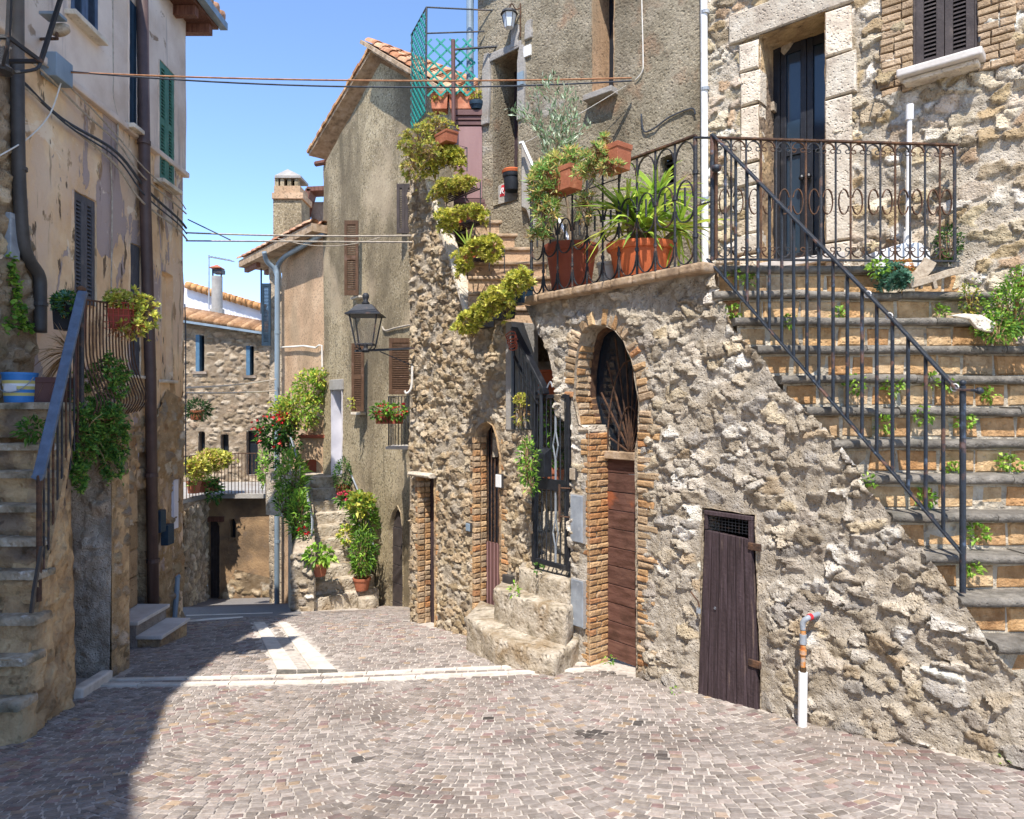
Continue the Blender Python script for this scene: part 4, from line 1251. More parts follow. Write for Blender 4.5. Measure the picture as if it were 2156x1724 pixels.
# pier and landing
PF = Frame(-3.44, 6.12, (1, -.02))
gz = G(-3.5, 6.1) - .1
zl = -.02
WARM = [lin(c) for c in ('#a8957e', '#b9a58a', '#93826c', '#c4ae8c', '#9c8c7c', '#b58f68')]
rubble_wall(stair_l, PF, [(-.8, gz), (-.02, gz), (0, -1.2), (-.01, zl), (-.8, zl)], [], .2, .15, .018, [lin(c) for c in ('#cdbfae', '#bfb0a0', '#d6c6b0', '#c4b09a')], lin('#c9bcac'), hmax=.03, rough=.03, big=.06, empty=.72, seed=131, warp=.5, odamp=.08)
PS = Frame(-3.44, 6.12, (-.1, 1))
rubble_wall(stair_l, PS, [(0, gz), (.36, gz), (.34, zl), (0, zl)], [], .14, .11, .016, WARM + PAL_PALEBRICK, lin('#b59c78'), hmax=.035, rough=.03, big=.03, empty=.4, seed=132, odamp=.06)
low = [(-3.1, -3.3), (-.002, -3.3), (-.002, .1), (-.5, .25), (-.9, -.1), (-1.3, .3), (-1.9, .0), (-2.4, .35), (-3.1, .1)]
rubble_wall(left_house, LH.shift(.0), low, [rect(door_l), rect(vent)], .17, .13, .02, WARM + PAL_LOW[:4] + PAL_BRICK[:2], lin('#bda17c'), hmax=.035, rough=.028, big=.035, empty=.55, seed=133, damp=.05)
mb = MB(); mb.box(WORLD, -4.2, -3.43, zl, zl + .07, -6.46, -5.5); mb.build('landing', MAT['old_step'], stair_l, bevel=.012)
mb = MB(); mb.box(WORLD, -4.2, -3.46, gz, zl - .001, -6.44, -6.2); mb.build('pier_core', MAT['plaster_rough'], stair_l)
# kerb stone in the passage mouth
p0, p1 = ghit(160, 1472), ghit(225, 1430)
kerb = tag(MB().flat([p0 + Vector((0, 0, .03)), p1 + Vector((0, 0, .03))], .10, .10, (1, 0, 0)).build('kerb_stone', MAT['white_band'], bevel=.015), 'worn white kerb stone laid diagonally at the passage mouth by the grey pier', 'kerb')
# two white marble steps against the left house
ws = thing('marble_steps', 'two clean white marble door steps against the left house', 'steps', ghit(330, 1335))
t0 = ghit(310, 1345); gzz = t0.z
mb = MB(); mb.box(WORLD, -4.2, -3.86, gzz - .1, gzz + .295, -7.95, -7.32); mb.build('upper_block', MAT['plaster_pier'], ws)
mb = MB(); mb.box(WORLD, -4.2, -3.83, gzz + .297, gzz + .335, -7.98, -7.29); mb.build('upper_tread', MAT['white_marble'], ws, bevel=.005)
mb = MB(); mb.box(WORLD, -3.858, -3.62, gzz - .1, gzz + .15, -7.93, -7.34); mb.build('lower_block', MAT['plaster_rough'], ws)
mb = MB(); mb.box(WORLD, -3.858, -3.59, gzz + .152, gzz + .188, -7.95, -7.30); mb.build('lower_tread', MAT['white_marble'], ws, bevel=.005)
# ------------------------------------------------------------------ right-hand retaining wall
RW = Frame(.897, 5.8, (.619, -.785))
def gz_at(fr, a): p = fr.p(a, 0); return G(p.x, p.y)
def foot(fr, a0, a1, n=6, d=.12): return [(a0 + (a1 - a0) * i / n, gz_at(fr, a0 + (a1 - a0) * i / n) - d) for i in range(n + 1)]
uv = lambda fr, L: [fr.ab(*q) for q in L]

ZLAND = 1.03
rwall = thing('retaining_wall', 'rough rubble retaining wall under the railed terrace on the right', 'wall', (.9, 5.8, -2.2))
stair_edge = [(1503, 575), (1512, 612), (1545, 690), (1610, 750), (1645, 815), (1722, 880), (1790, 950), (1832, 1022), (1892, 1100), (1975, 1190), (2047, 1290), (2108, 1380), (2190, 1480), (2300, 1590)]
aL = RW.a(1207); aR = RW.a(2400)
outA = uv(RW, [(1205, 1200), (1207, 905), (1203, 892), (1177, 878), (1176, 835), (1171, 799), (1156, 738), (1146, 716), (1130, 690), (1108, 636)])
outA[-1] = (outA[-1][0], ZLAND - .04)
se = uv(RW, stair_edge); se[0] = (se[0][0], ZLAND - .04)
outA = outA + se + list(reversed(foot(RW, aL, se[-1][0])))
arch = uv(RW, [(1246, 1425), (1244, 905), (1224, 893), (1212, 838), (1214, 782), (1220, 738), (1230, 702), (1242, 690), (1256, 684), (1280, 686), (1300, 696), (1317, 718), (1332, 755), (1342, 799), (1349, 847), (1348, 908), (1342, 945), (1345, 1440)])
cellar = uv(RW, [(1473, 1510), (1482, 1068), (1592, 1084), (1606, 1510)])
rubble_wall(rwall, RW, outA, [arch, cellar], .145, .095, .0125, PAL_LOW, lin('#c2b8a9'), hmax=.030, rough=.020, big=.05, empty=.30, seed=41, edge=.12, joint=.06, warp=.55, flare=lambda A, B: .05 * np.clip(-1.2 - B, 0, 1), damp=.17)
# left return of the wall at the gate opening and the thickness of the half arch
mb = MB(); pl = outA[:10]
for i in range(9):
    (a0, b0), (a1, b1) = pl[i], pl[i + 1]
    mb.add([RW.p(a0, b0, .02), RW.p(a1, b1, .02), RW.p(a1, b1, -.45), RW.p(a0, b0, -.45)], [(0, 1, 2, 3)])
a0, b0 = pl[0]; g0 = gz_at(RW, a0)
mb.add([RW.p(a0, b0, .02), RW.p(a0, b0, -.45), RW.p(aL, g0 - .1, -.45), RW.p(aL, g0 - .1, .02)], [(0, 1, 2, 3)])
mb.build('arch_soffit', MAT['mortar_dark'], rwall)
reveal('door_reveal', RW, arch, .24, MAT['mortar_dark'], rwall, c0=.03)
# bricks of the left reveal, of the corner and of the right jamb
JB = Tilt(RW.p(arch[0][0], 0, 0), -RW.en, (0, 0, 1), RW.ex)     # plane of the left reveal: a goes inwards
z = gz_at(RW, arch[0][0]) - .02; row = 0
zimp = arch[1][1]
while z < zimp - .02:
    hh = R.uniform(.046, .058)
    inset = .0 if z < .35 else .0
    x = -.025 + (0 if row % 2 else -.0)
    for l in ((.09, .14) if row % 2 else (.14, .09)):
        brick(rwall, JB, x, x + l - .008, z, z + hh - .009, -.03, .010 + R.uniform(-.004, .004), j=.004, ch=.008)
        x += l
    if R.random() < .75:       # quoin end showing on the wall face
        lq = R.choice((.06, .12))
        brick(rwall, RW, arch[0][0] - lq, arch[0][0] - .006, z, z + hh - .009, -.02, .022, j=.005, ch=.009)
    z += hh; row += 1
JT = Tilt(RW.p(arch[2][0], 0, 0), -RW.en, (0, 0, 1), RW.ex)
z = zimp + .05
while z < arch[6][1] - .1:
    hh = R.uniform(.055, .075)
    aa = np.interp(z, [p[1] for p in arch[2:9]], [p[0] for p in arch[2:9]]) - arch[2][0]
    x = 0.0
    for l in ((.1, .13) if row % 2 else (.14, .09)):
        brick(rwall, JT, x, x + l - .008, z, z + hh - .01, aa - .03, aa + .02 + R.uniform(-.005, .006), PAL_PALEBRICK + PAL_BRICK[:2], j=.006, ch=.01, name='arch_stone')
        x += l
    z += hh; row += 1
z = gz_at(RW, arch[-1][0]) + .05
while z < arch[-2][1] + .15:
    hh = R.uniform(.048, .066); aj = arch[-1][0]
    brick(rwall, RW, aj + .005, aj + R.choice((.11, .17, .22)), z, z + hh - .011, -.05, .030 + R.uniform(-.008, .008), PAL_BRICK + PAL_PALEBRICK, j=.006, ch=.01)
    z += hh
# ring of brick-like voussoirs round the arch
ring = arch[3:16]; acc = 0.0
for i in range(len(ring) - 1):
    (x1, y1), (x2, y2) = ring[i], ring[i + 1]; sl_ = math.hypot(x2 - x1, y2 - y1); n_ = max(1, round(sl_ / .058))
    for k_ in range(n_):
        t0_, t1_ = k_ / n_, (k_ + 1) / n_
        p0 = Vector((x1 + (x2 - x1) * t0_, y1 + (y2 - y1) * t0_)); p1 = Vector((x1 + (x2 - x1) * t1_, y1 + (y2 - y1) * t1_))
        d_ = (p1 - p0).normalized(); nrm = Vector((-d_.y, d_.x)); rl = R.choice((.11, .14, .12))
        if nrm.dot(p0 - Vector(((arch[3][0] + arch[-3][0]) / 2, arch[3][1]))) < 0: nrm = -nrm
        if R.random() < .12: continue
        TV = Tilt(RW.p(p0.x, p0.y, 0), RW.ex * d_.x + RW.ez * d_.y, RW.ex * nrm.x + RW.ez * nrm.y, RW.en)
        brick(rwall, TV, .004, (p1 - p0).length - .005, .004, rl, -.03, .032 + R.uniform(-.008, .006), PAL_BRICK + PAL_PALEBRICK * 2, j=.005, ch=.01, name='voussoir')
# impost stone
ia, ib = arch[2]
brick(rwall, RW, ia - .02, arch[1][0] + .0, ib - .06, ib - .005, -.18, .028, PAL_TRAV, name='impost', mat='travertine', ch=.015)
# lintel over the cellar door: one large rough stone and quoins beside it
0 and brick(rwall, RW, cellar[0][0] - .16, cellar[0][0] - .015, gz_at(RW, cellar[0][0]) + .75, gz_at(RW, cellar[0][0]) + 1.2, 0, .05, PAL_LOW, name='quoin', mat='travertine', ch=.03, j=.015)
0 and brick(rwall, RW, cellar[1][0] - .1, cellar[2][0] + .05, cellar[1][1] + .012, cellar[1][1] + .2, 0, .055, PAL_LOW, name='lintel_stone', mat='travertine', ch=.03, j=.015)
# coping along the terrace edge
a0, a1 = RW.a(1106, .06), RW.a(1504, .0)
n = 9
for i in range(n):
    x0 = a0 + (a1 - a0) * i / n; x1 = a0 + (a1 - a0) * (i + 1) / n
    mb = MB(); mb.box(RW, x0 + .003, x1 - .003, ZLAND - .05, ZLAND + .02, -.3, .12 + R.uniform(-.006, .006)); mb.build('coping_slab', MAT['coping'], rwall, bevel=.02, seg=3)

# ------------------------------------------------------------------ arched street door
ad = thing('arched_door', 'reddish plank door with iron fanlight under the brick arch', 'door', RW.p((arch[0][0] + arch[-1][0]) / 2, gz_at(RW, arch[0][0]), -.2))
cD = -.19
al, ar = arch[0][0] - .02, arch[-1][0] + .03
ztop = arch[-2][1] - .08; zb = gz_at(RW, arch[-1][0])
zz = zb - .02; i = 0
while zz < ztop - .03:
    hh = .16
    mb = MB(); mb.box(RW, al, ar, zz + .003, min(zz + hh - .003, ztop - .03), cD - .05, cD + R.uniform(0, .006)); mb.build('plank', MAT['old_door'], ad, bevel=.004)
    zz += hh
mb = MB(); mb.box(RW, arch[3][0] - .02, ar + .02, ztop - .03, ztop + .035, cD - .06, cD + .05); mb.build('transom', MAT['coping'], ad, bevel=.006)
fl = [(a, b) for a, b in arch[2:16] if b >= ztop]
ca = (fl[0][0] + fl[-1][0]) / 2; rb_ = max(b for a, b in fl) - ztop; rw_ = (fl[-1][0] - fl[0][0]) / 2
cx_ = ar - .02     # rays spring from the right, as the lattice does
mb = MB(); mb.prism(RW, [(arch[2][0] - .05, ztop)] + [(a, b + .03) for a, b in fl] + [(ar + .03, ztop)], cD - .06, cD - .045); mb.build('fanlight_glass', MAT['glass_dark'], ad)
for t in np.linspace(12, 170, 10):
    r = .0
    px, py = ca + .06, ztop + .03
    dx, dy = math.cos(math.radians(t)) * rw_ * 1.15, math.sin(math.radians(t)) * rb_
    mb = MB(); mb.flat([RW.p(px, py, cD), RW.p(px + dx, py + dy, cD)], .013, .010, RW.en); mb.build('fan_bar', MAT['rust'], ad)
for rr in (.35, .7):
    mb = MB(); mb.tube(arc(RW, ca + .06, ztop + .03, rw_ * 1.1 * rr, rb_ * rr, 0, 180, 14, cD + .012), .007, 6); mb.build('fan_ring', MAT['rust'], ad)
mb = MB(); fo = [RW.p(a - (.0 if a > ca else -.0), b - .0, cD + .0) for a, b in fl]; mb.flat(fo, .06, .06, RW.en); mb.build('fan_frame', MAT['rust'], ad)

# ------------------------------------------------------------------ cellar door
cd = thing('cellar_door', 'narrow dark plank cellar door with wire grille in the rubble wall', 'door', RW.p((cellar[0][0] + cellar[3][0]) / 2, gz_at(RW, cellar[0][0]), 0))
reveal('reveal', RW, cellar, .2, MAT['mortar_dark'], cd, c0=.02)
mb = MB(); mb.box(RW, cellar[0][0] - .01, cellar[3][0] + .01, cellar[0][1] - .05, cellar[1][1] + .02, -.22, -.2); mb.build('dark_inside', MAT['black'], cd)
dz0 = [RW.ab(1476, 1478)[1], RW.ab(1601, 1495)[1]]; dztop = RW.ab(1540, 1122)[1]
npl = 6
for i in range(npl):
    f0, f1 = i / npl, (i + 1) / npl
    aT0, aT1 = RW.a(1489), RW.a(1588); aB0, aB1 = RW.a(1474), RW.a(1602)
    e = .003
    q = [(aB0 + (aB1 - aB0) * f0 + e, dz0[0] + (dz0[1] - dz0[0]) * f0 + R.uniform(0, .02)), (aB0 + (aB1 - aB0) * f1 - e, dz0[0] + (dz0[1] - dz0[0]) * f1 + R.uniform(0, .015)),
         (aT0 + (aT1 - aT0) * f1 - e, dztop - .02 * f1), (aT0 + (aT1 - aT0) * f0 + e, dztop - .02 * f0)]
    mb = MB(); c1 = .035 + R.uniform(-.004, .004); mb.prism(RW, q, -.005, c1); mb.build('plank', MAT['dark_wood'], cd, bevel=.004)
# grille frame
gx0, gx1, gy0, gy1 = RW.a(1489), RW.a(1590), dztop + .005, RW.ab(1540, 1080)[1]
mb = MB(); mb.box(RW, gx0, gx1, gy1 - .03, gy1, .0, .04); mb.box(RW, gx0, gx0 + .025, gy0, gy1 - .031, .0, .036); mb.box(RW, gx1 - .03, gx1, gy0 - .1, gy1 - .031, .0, .038); mb.build('grille_frame', MAT['dark_wood'], cd, bevel=.004)
for i in range(13):
    x = gx0 + .03 + (gx1 - gx0 - .06) * i / 12
    mb = MB(); mb.tube([RW.p(x, gy0, .02), RW.p(x, gy1 - .03, .02)], .0018, 4); mb.build('wire', MAT['iron'], cd)
for i in range(5):
    zz = gy0 + (gy1 - .03 - gy0) * (i + .5) / 5
    mb = MB(); mb.tube([RW.p(gx0 + .02, zz, .024), RW.p(gx1 - .03, zz, .024)], .0018, 4); mb.build('wire', MAT['iron'], cd)
for v in (1150, 1395):
    a, b = RW.ab(1597, v); mb = MB(); mb.box(RW, a - .05, a + .045, b - .025, b + .025, .03, .05); mb.build('hinge', MAT['rust'], cd, bevel=.005)
a, b = RW.ab(1480, 1268); mb = MB(); mb.tube([RW.p(a - .07, b + .07, .05), RW.p(a + .0, b + .02, .06), RW.p(a + .015, b - .02, .06)], .007, 6); mb.build('hasp', MAT['rust'], cd)
mb = MB(); mb.box(RW, a - .012, a + .016, b - .07, b - .035, .045, .062); mb.tube(arc(RW, a + .002, b - .037, .01, .018, 0, 180, 8, .054), .003, 5); mb.build('padlock', MAT['grey_metal'], cd, bevel=.003)
a, b = RW.ab(1513, 1278); mb = MB(); mb.tube(arc(RW, a, b, .008, .008, 0, 330, 8, .042), .002, 4); mb.build('ring', MAT['grey_metal'], cd)

# ------------------------------------------------------------------ gas pipe and sleeve by the cellar door
gp = thing('gas_pipe', 'capped gas pipe with brass joints rising from a white plastic sleeve', 'pipe', RW.p(*RW.ab(1690, 1530, .09), .09))
a, b0 = RW.ab(1690, 1532, .14); _, b1 = RW.ab(1690, 1415, .14)
mb = MB(); mb.tube([RW.p(a, b0 - .02, .145), RW.p(a, b1, .135)], .027, 14); mb.build('sleeve', MAT['white_plastic'], gp, smooth=False)
def pipe_piece(v0, v1, r, mat, name):
    z0 = RW.ab(1690, v0, .09)[1]; z1 = RW.ab(1690, v1, .09)[1]
    mb = MB(); mb.tube([RW.p(a, z0, .135), RW.p(a, z1, .135)], r * .82, 12); smooth_by_angle(mb.build(name, MAT[mat], gp))
pipe_piece(1418, 1398, .022, 'soil', 'sealant'); pipe_piece(1400, 1370, .018, 'orange_patina', 'pipe'); pipe_piece(1372, 1362, .026, 'orange_patina', 'ring_joint'); pipe_piece(1362, 1350, .021, 'orange_patina', 'pipe')
pipe_piece(1350, 1330, .026, 'grey_metal', 'union'); pipe_piece(1330, 1316, .02, 'orange_patina', 'pipe')
z0 = RW.ab(1690, 1318, .09)[1]
mb = MB(); mb.tube(spline([RW.p(a, z0 - .01, .135), RW.p(a, z0 + .04, .135), RW.p(a + .025, z0 + .07, .11), RW.p(a + .03, z0 + .072, .0)], 5), .017, 12); mb.build('elbow', MAT['grey_metal'], gp, smooth=True)
mb = MB(); mb.tube([RW.p(a + .024, z0 + .07, .112), RW.p(a + .028, z0 + .072, .09)], .021, 12); mb.build('seal', MAT['red_sign'], gp)

# ------------------------------------------------------------------ ivy-scarred stair house wall left of the gate
iwall = thing('stair_house_wall', 'tall narrow rubble wall with arched door left of the iron gate', 'wall', RW.p(-2.5, -2.3))
outB = uv(RW, [(866, 372), (898, 372), (905, 392), (985, 656), (1000, 668), (1070, 676), (1072, 905), (1131, 905), (1131, 1220)])
outB = [outB[0]] + outB[1:] + [(outB[-1][0], gz_at(RW, outB[-1][0]) - .1)] + list(reversed(foot(RW, outB[0][0], outB[-1][0])))
archB = uv(RW, [(1003, 1312), (1002, 922), (1008, 902), (1019, 890), (1030, 888), (1041, 897), (1050, 922), (1056, 960), (1057, 1325)])
doorB = uv(RW, [(886, 1316), (884, 1003), (918, 1006), (919, 1330)])
rubble_wall(iwall, RW, outB, [archB, doorB], .12, .075, .0135, PAL_IVY, lin('#b9ac99'), hmax=.028, rough=.022, big=.035, empty=.25, seed=51, damp=.12, edge=.10, joint=.06, warp=.55)
LE = Frame(*RW.p(outB[0][0], 0)[:2], (RW.en.x * -1 * -1, RW.en.y))     # left return
mb = MB(); p = RW.p(outB[0][0], 0); zt = outB[0][1]
mb.add([RW.p(outB[0][0], gz_at(RW, outB[0][0]) - .3, .02), RW.p(outB[0][0], gz_at(RW, outB[0][0]) - .3, -1.2), RW.p(outB[0][0], zt, -1.2), RW.p(outB[0][0], zt, .02)], [(0, 1, 2, 3)])
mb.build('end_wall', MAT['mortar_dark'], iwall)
reveal('door_reveal', RW, archB, .14, MAT['plaster_rough'], iwall, c0=.03); reveal('door_reveal', RW, doorB, .14, MAT['plaster_rough'], iwall, c0=.03)
for poly, name, pal in ((archB, 'brick', PAL_BRICK + PAL_PALEBRICK), (doorB, 'brick', PAL_BRICK + PAL_PALEBRICK)):
    JJ = Tilt(RW.p(poly[0][0], 0, 0), -RW.en, (0, 0, 1), RW.ex)
    z = poly[0][1] + .02
    while z < poly[1][1] - .03:
        hh = R.uniform(.05, .07)
        for x0, x1 in ((-.03, .05), (.06, .13)):
            brick(iwall, JJ, x0, x1 - .006, z, z + hh - .01, -.03, .016 + R.uniform(-.004, .004), pal, j=.005, ch=.008)
        if R.random() < .7: brick(iwall, RW, poly[0][0] - R.choice((.06, .1)), poly[0][0] - .004, z, z + hh - .01, -.02, .018, pal, j=.005, ch=.008)
        if R.random() < .7: brick(iwall, RW, poly[-1][0] + .004, poly[-1][0] + R.choice((.05, .09)), z, z + hh - .01, -.02, .018, pal, j=.005, ch=.008)
        z += hh
brick(iwall, RW, doorB[1][0] - .1, doorB[2][0] + .05, doorB[1][1] + .01, doorB[1][1] + .06, -.02, .12, PAL_TRAV, name='lintel', mat='travertine', ch=.02)
mb = MB(); mb.box(RW, doorB[0][0] - .02, doorB[3][0] + .03, doorB[0][1] - .1, doorB[1][1] + .02, -.2, -.13); mb.build('door', MAT['dark_wood'], iwall)
# pilaster strip at the gate opening
pa0, pb0 = RW.ab(1070, 905); pa1, pb1 = RW.ab(1084, 690)
mb = MB(); mb.box(RW, pa0, pa1, pb0, pb1 + .06, -.3, .035); mb.build('pilaster', MAT['cement'], iwall, bevel=.008)
# raking coping of the stair parapet
c0_, c1_ = RW.ab(902, 380), RW.ab(986, 662)
mb = MB(); mb.flat([RW.p(c0_[0], c0_[1], -.04), RW.p(c1_[0], c1_[1], -.04)], .16, .05, RW.en); mb.build('raking_coping', MAT['travertine'], iwall, bevel=.008)

# arched door leaf with bars, in that wall
bd = thing('barred_door', 'tall arched door with vertical bars above a brown metal panel', 'door', RW.p((archB[0][0] + archB[-1][0]) / 2, archB[0][1], -.12))
a0, a1 = archB[0][0], archB[-1][0]
zmid = RW.ab(1045, 1145, -.12)[1]
mb = MB(); mb.box(RW, a0 - .02, a1 + .12, archB[0][1] - .05, zmid, -.17, -.125); mb.build('panel', MAT['mauve_trim'], bd)
for i in range(9):
    x = a0 + (a1 + .1 - a0) * (i + .5) / 9
    mb = MB(); mb.tube([RW.p(x, archB[0][1], -.12), RW.p(x, zmid, -.12)], .006, 6); mb.build('rib', MAT['mauve_panel'], bd)
    mb = MB(); mb.tube([RW.p(x, zmid, -.13), RW.p(x, archB[3][1] + .02, -.13)], .007, 6); mb.build('bar', MAT['rust'], bd)
mb = MB(); mb.box(RW, a0 - .02, a1 + .12, zmid + .002, archB[3][1] + .04, -.19, -.16); mb.build('glass', MAT['glass_dark'], bd)

# ------------------------------------------------------------------ stone blocks up to the gate
gs = thing('gate_steps', 'three worn pale stone blocks stepping up to the iron gate', 'steps', ghit(1070, 1385))
def plan(L): return [(RW.p(a, 0, c).x, RW.p(a, 0, c).y) for a, c in L]
aG0, aG1 = RW.a(1128), RW.a(1205)
g1 = ghit(1060, 1390)
def zat(u, v, c): return RW.ab(u, v, c)[1]
rock('lower_block', plan([(RW.a(1002), -.05), (RW.a(980, .42), .42), (RW.a(1042, .58), .58), (RW.a(1168, .48), .48), (RW.a(1200, .1), -.05)]), -2.45, zat(1060, 1340, .5), gs, seed=3, amp=.035)
rock('middle_block', plan([(RW.a(1050), -.05), (RW.a(1040, .26), .26), (RW.a(1085, .32), .32), (RW.a(1192, .24), .24), (RW.a(1205), -.05)]), -2.2, zat(1100, 1262, .3), gs, seed=5, amp=.03)
rock('threshold', plan([(RW.a(1110, -.4), -.4), (RW.a(1092, .1), .10), (RW.a(1150, .14), .14), (RW.a(1200, .1), .10), (RW.a(1215, -.4), -.4)]), -2.0, zat(1150, 1207, .05), gs, seed=7, amp=.025)

# ------------------------------------------------------------------ iron gate and the sloping rail above it
gate = thing('iron_gate', 'black iron gate with diamond pattern bars at the stair foot', 'gate', RW.p(aG0, zat(1150, 1207, .0), .0))
zg0, zg1 = zat(1140, 1185, 0), zat(1150, 832, 0)
zmidg = zat(1150, 1020, 0)
cG = .03
mb = MB(); mb.box(RW, aG0 - .005, aG0 + .04, zg0, zg1 + .03, cG - .02, cG + .02); mb.build('hinge_stile', MAT['black_paint'], gate, bevel=.003)
mb = MB(); mb.box(RW, aG1 - .035, aG1, zg0, zg1, cG - .018, cG + .018); mb.build('lock_stile', MAT['black_paint'], gate, bevel=.003)
for z0, h in ((zg0, .045), (zmidg - .04, .10), (zg1 - .03, .035)):
    mb = MB(); mb.box(RW, aG0 + .041, aG1 - .036, z0, z0 + h, cG - .015, cG + .015); mb.build('rail', MAT['black_paint'], gate, bevel=.003)
nb = 8
for i in range(1, nb):
    x = aG0 + (aG1 - aG0) * i / nb
    if i == 5:
        xm = x
        for za, zb_ in ((zg0 + .045, zmidg - .04), (zmidg + .06, zg1 - .03)):
            zc = (za + zb_) / 2 - .06
            for s_ in (-1, 1):
                mb = MB(); mb.flat([RW.p(x + s_ * .003, za, cG), RW.p(x + s_ * .004, zc - .12, cG), RW.p(x + s_ * .035, zc, cG), RW.p(x + s_ * .004, zc + .12, cG), RW.p(x + s_ * .003, zb_, cG)], .012, .007, RW.en); mb.build('diamond_bar', MAT['grey_metal'], gate)
    else:
        for za, zb_ in ((zg0 + .045, zmidg - .04), (zmidg + .06, zg1 - .03)):
            mb = MB(); mb.tube([RW.p(x, za, cG), RW.p(x, zb_, cG)], .0065, 6); mb.build('bar', MAT['black_paint'], gate)
mb = MB(); mb.tube([RW.p(aG1 - .07, zmidg - .3, .09), RW.p(aG1 - .07, zmidg + .03, .09)], .011, 8); mb.tube([RW.p(aG1 - .07, zmidg - .25, .09), RW.p(aG1 + .03, zmidg - .25, .06)], .006, 6); mb.tube([RW.p(aG1 - .07, zmidg + .0, .09), RW.p(aG1 + .02, zmidg, .04)], .006, 6); mb.build('pull_handle', MAT['rust'], gate)
x0 = aG0 + .1
mb = MB(); mb.tube(arc(RW, x0, zg1 + .05, .03, .035, 180, 520, 14, cG), .007, 6); mb.tube(spline([RW.p(x0 + .03, zg1 + .02, cG), RW.p(x0 + .09, zg1 + .06, cG), RW.p(x0 + .14, zg1 + .12, cG), RW.p(x0 + .17, zg1 + .07, cG)], 5), .007, 6); mb.build('scroll', MAT['grey_metal'], gate)
ma, mb_ = RW.ab(1147, 975, .06)
mb = MB(); mb.prism(Tilt(RW.p(ma, 0, 0), RW.en, (0, 0, 1), -RW.ex), [(.03, mb_ - .12), (.12, mb_ - .12), (.12, mb_ + .09), (.03, mb_ + .14)], -.06, .06); mailbox = tag(mb.build('letter_box', MAT['black_paint'], bevel=.004), 'small black metal letter box hung on the iron gate', 'letter box')
# sloping stair rail
srail = thing('stair_rail', 'black sloping stair rail with flat handrail left above the gate', 'railing', RW.p(RW.a(1085), .0, .06))
r0, r1 = RW.ab(1082, 690, .05), RW.ab(1147, 818, .05)
mb = MB(); mb.flat([RW.p(*r0, .05), RW.p(*r1, .05), RW.p(r1[0] + .01, r1[1] - .05, .05)], .075, .03, RW.en); mb.build('handrail', MAT['black_paint'], srail, bevel=.004)
mb = MB(); q0, q1 = RW.ab(1080, 745, .04), RW.ab(1132, 850, .04); mb.flat([RW.p(*q0, .04), RW.p(*q1, .04)], .03, .012, RW.en); mb.build('lower_rail', MAT['black_paint'], srail)
for i, u in enumerate((1080, 1093, 1101, 1109, 1118, 1126, 1140)):
    vt = 690 + (u - 1082) * 1.97 + 4; vb = 903 if u < 1128 else 1000
    a, t = RW.ab(u, vt, .045); _, bb = RW.ab(u, vb, .045)
    mb = MB(); mb.tube([RW.p(a, bb, .045), RW.p(a, t, .045)], .02 if u in (1080, 1140) else .0055, 6); mb.build('post' if u in (1080, 1140) else 'bar', MAT['black_paint'], srail)
hose = tag(MB().tube([p + Vector((R.uniform(-.01, .01), R.uniform(-.01, .01), i * .0015)) for i, p in enumerate(sum([arc(RW, *RW.ab(1081, 735, .1), .055 + .006 * k, .03 + .004 * k, 0, 350, 18, .1 + .006 * k) for k in range(5)], []))], .006, 6).build('hose_coil', MAT['terra_brown']), 'coil of thin brown hose hung on the stair rail post', 'hose')

# ------------------------------------------------------------------ hidden lower flight behind the gate, upper flight
fl2 = thing('back_stair', 'narrow stone flight with rounded treads climbing behind the gate to the brown panel', 'stair', (-.2, 7.4, .8))
for k in range(11):
    yy = 6.75 + .10 * k; zz = -1.38 + .19 * k
    x0_ = max(RWx(yy) + .12, -.2); mb = MB(); mb.prism(HOR, [(x0_, yy), (1.1, yy), (1.1, yy + .6), (RWx(yy + .6) + .3, yy + .6), (RWx(yy) + .3 + .0, yy + .3)], zz - .25, zz); mb.build('step', MAT['pale_step'], fl2)
mb = MB(); mb.box(WORLD, -.6, 1.3, -1.6, .95, -8.1, -7.95); mb.build('back_wall', MAT['plaster_pink'], fl2)
for k in range(-2, 6):
    yy = 7.62 + .155 * k; zz = 1.43 + .19 * k
    xl = (985 - UC) / F * yy; xr = {5: 1090, 4: 1105, 3: 1115, 2: 1122, 1: 1150, 0: 1170, -1: 1200, -2: 1210}[k]; xr = (xr - UC) / F * yy
    mb = MB(); mb.box(WORLD, xl, xr, zz - .24, zz - .042, -yy - .5, -yy - .03); mb.build('riser', MAT['plaster_pink'], fl2)
    mb = MB(); mb.box(WORLD, xl, xr + .02, zz - .04, zz, -yy - .45, -yy); mb.build('tread', MAT['coping'], fl2, bevel=.015, seg=3)
# upper small landing and masonry around the plaster house door
ztopl = 1.43 + .19 * 5
mb = MB(); mb.box(WORLD, -.85, .1, ztopl - .3, ztopl + .003, -9.3, -8.42); mb.build('top_landing', MAT['coping'], fl2)
mb = MB(); d0 = P(1033, 436, 8.4); d1 = P(1098, 360, 8.35)
mb.prism(WORLD, [(d0.x, ztopl), (P(1098, 436, 8.35).x, ztopl), (P(1098, 340, 8.35).x, P(1098, 352, 8.35).z), (P(1070, 385, 8.35).x, P(1070, 378, 8.35).z), (d0.x, P(1033, 398, 8.35).z)], -8.75, -8.38); mb.build('door_step', MAT['cement'], fl2, bevel=.01)
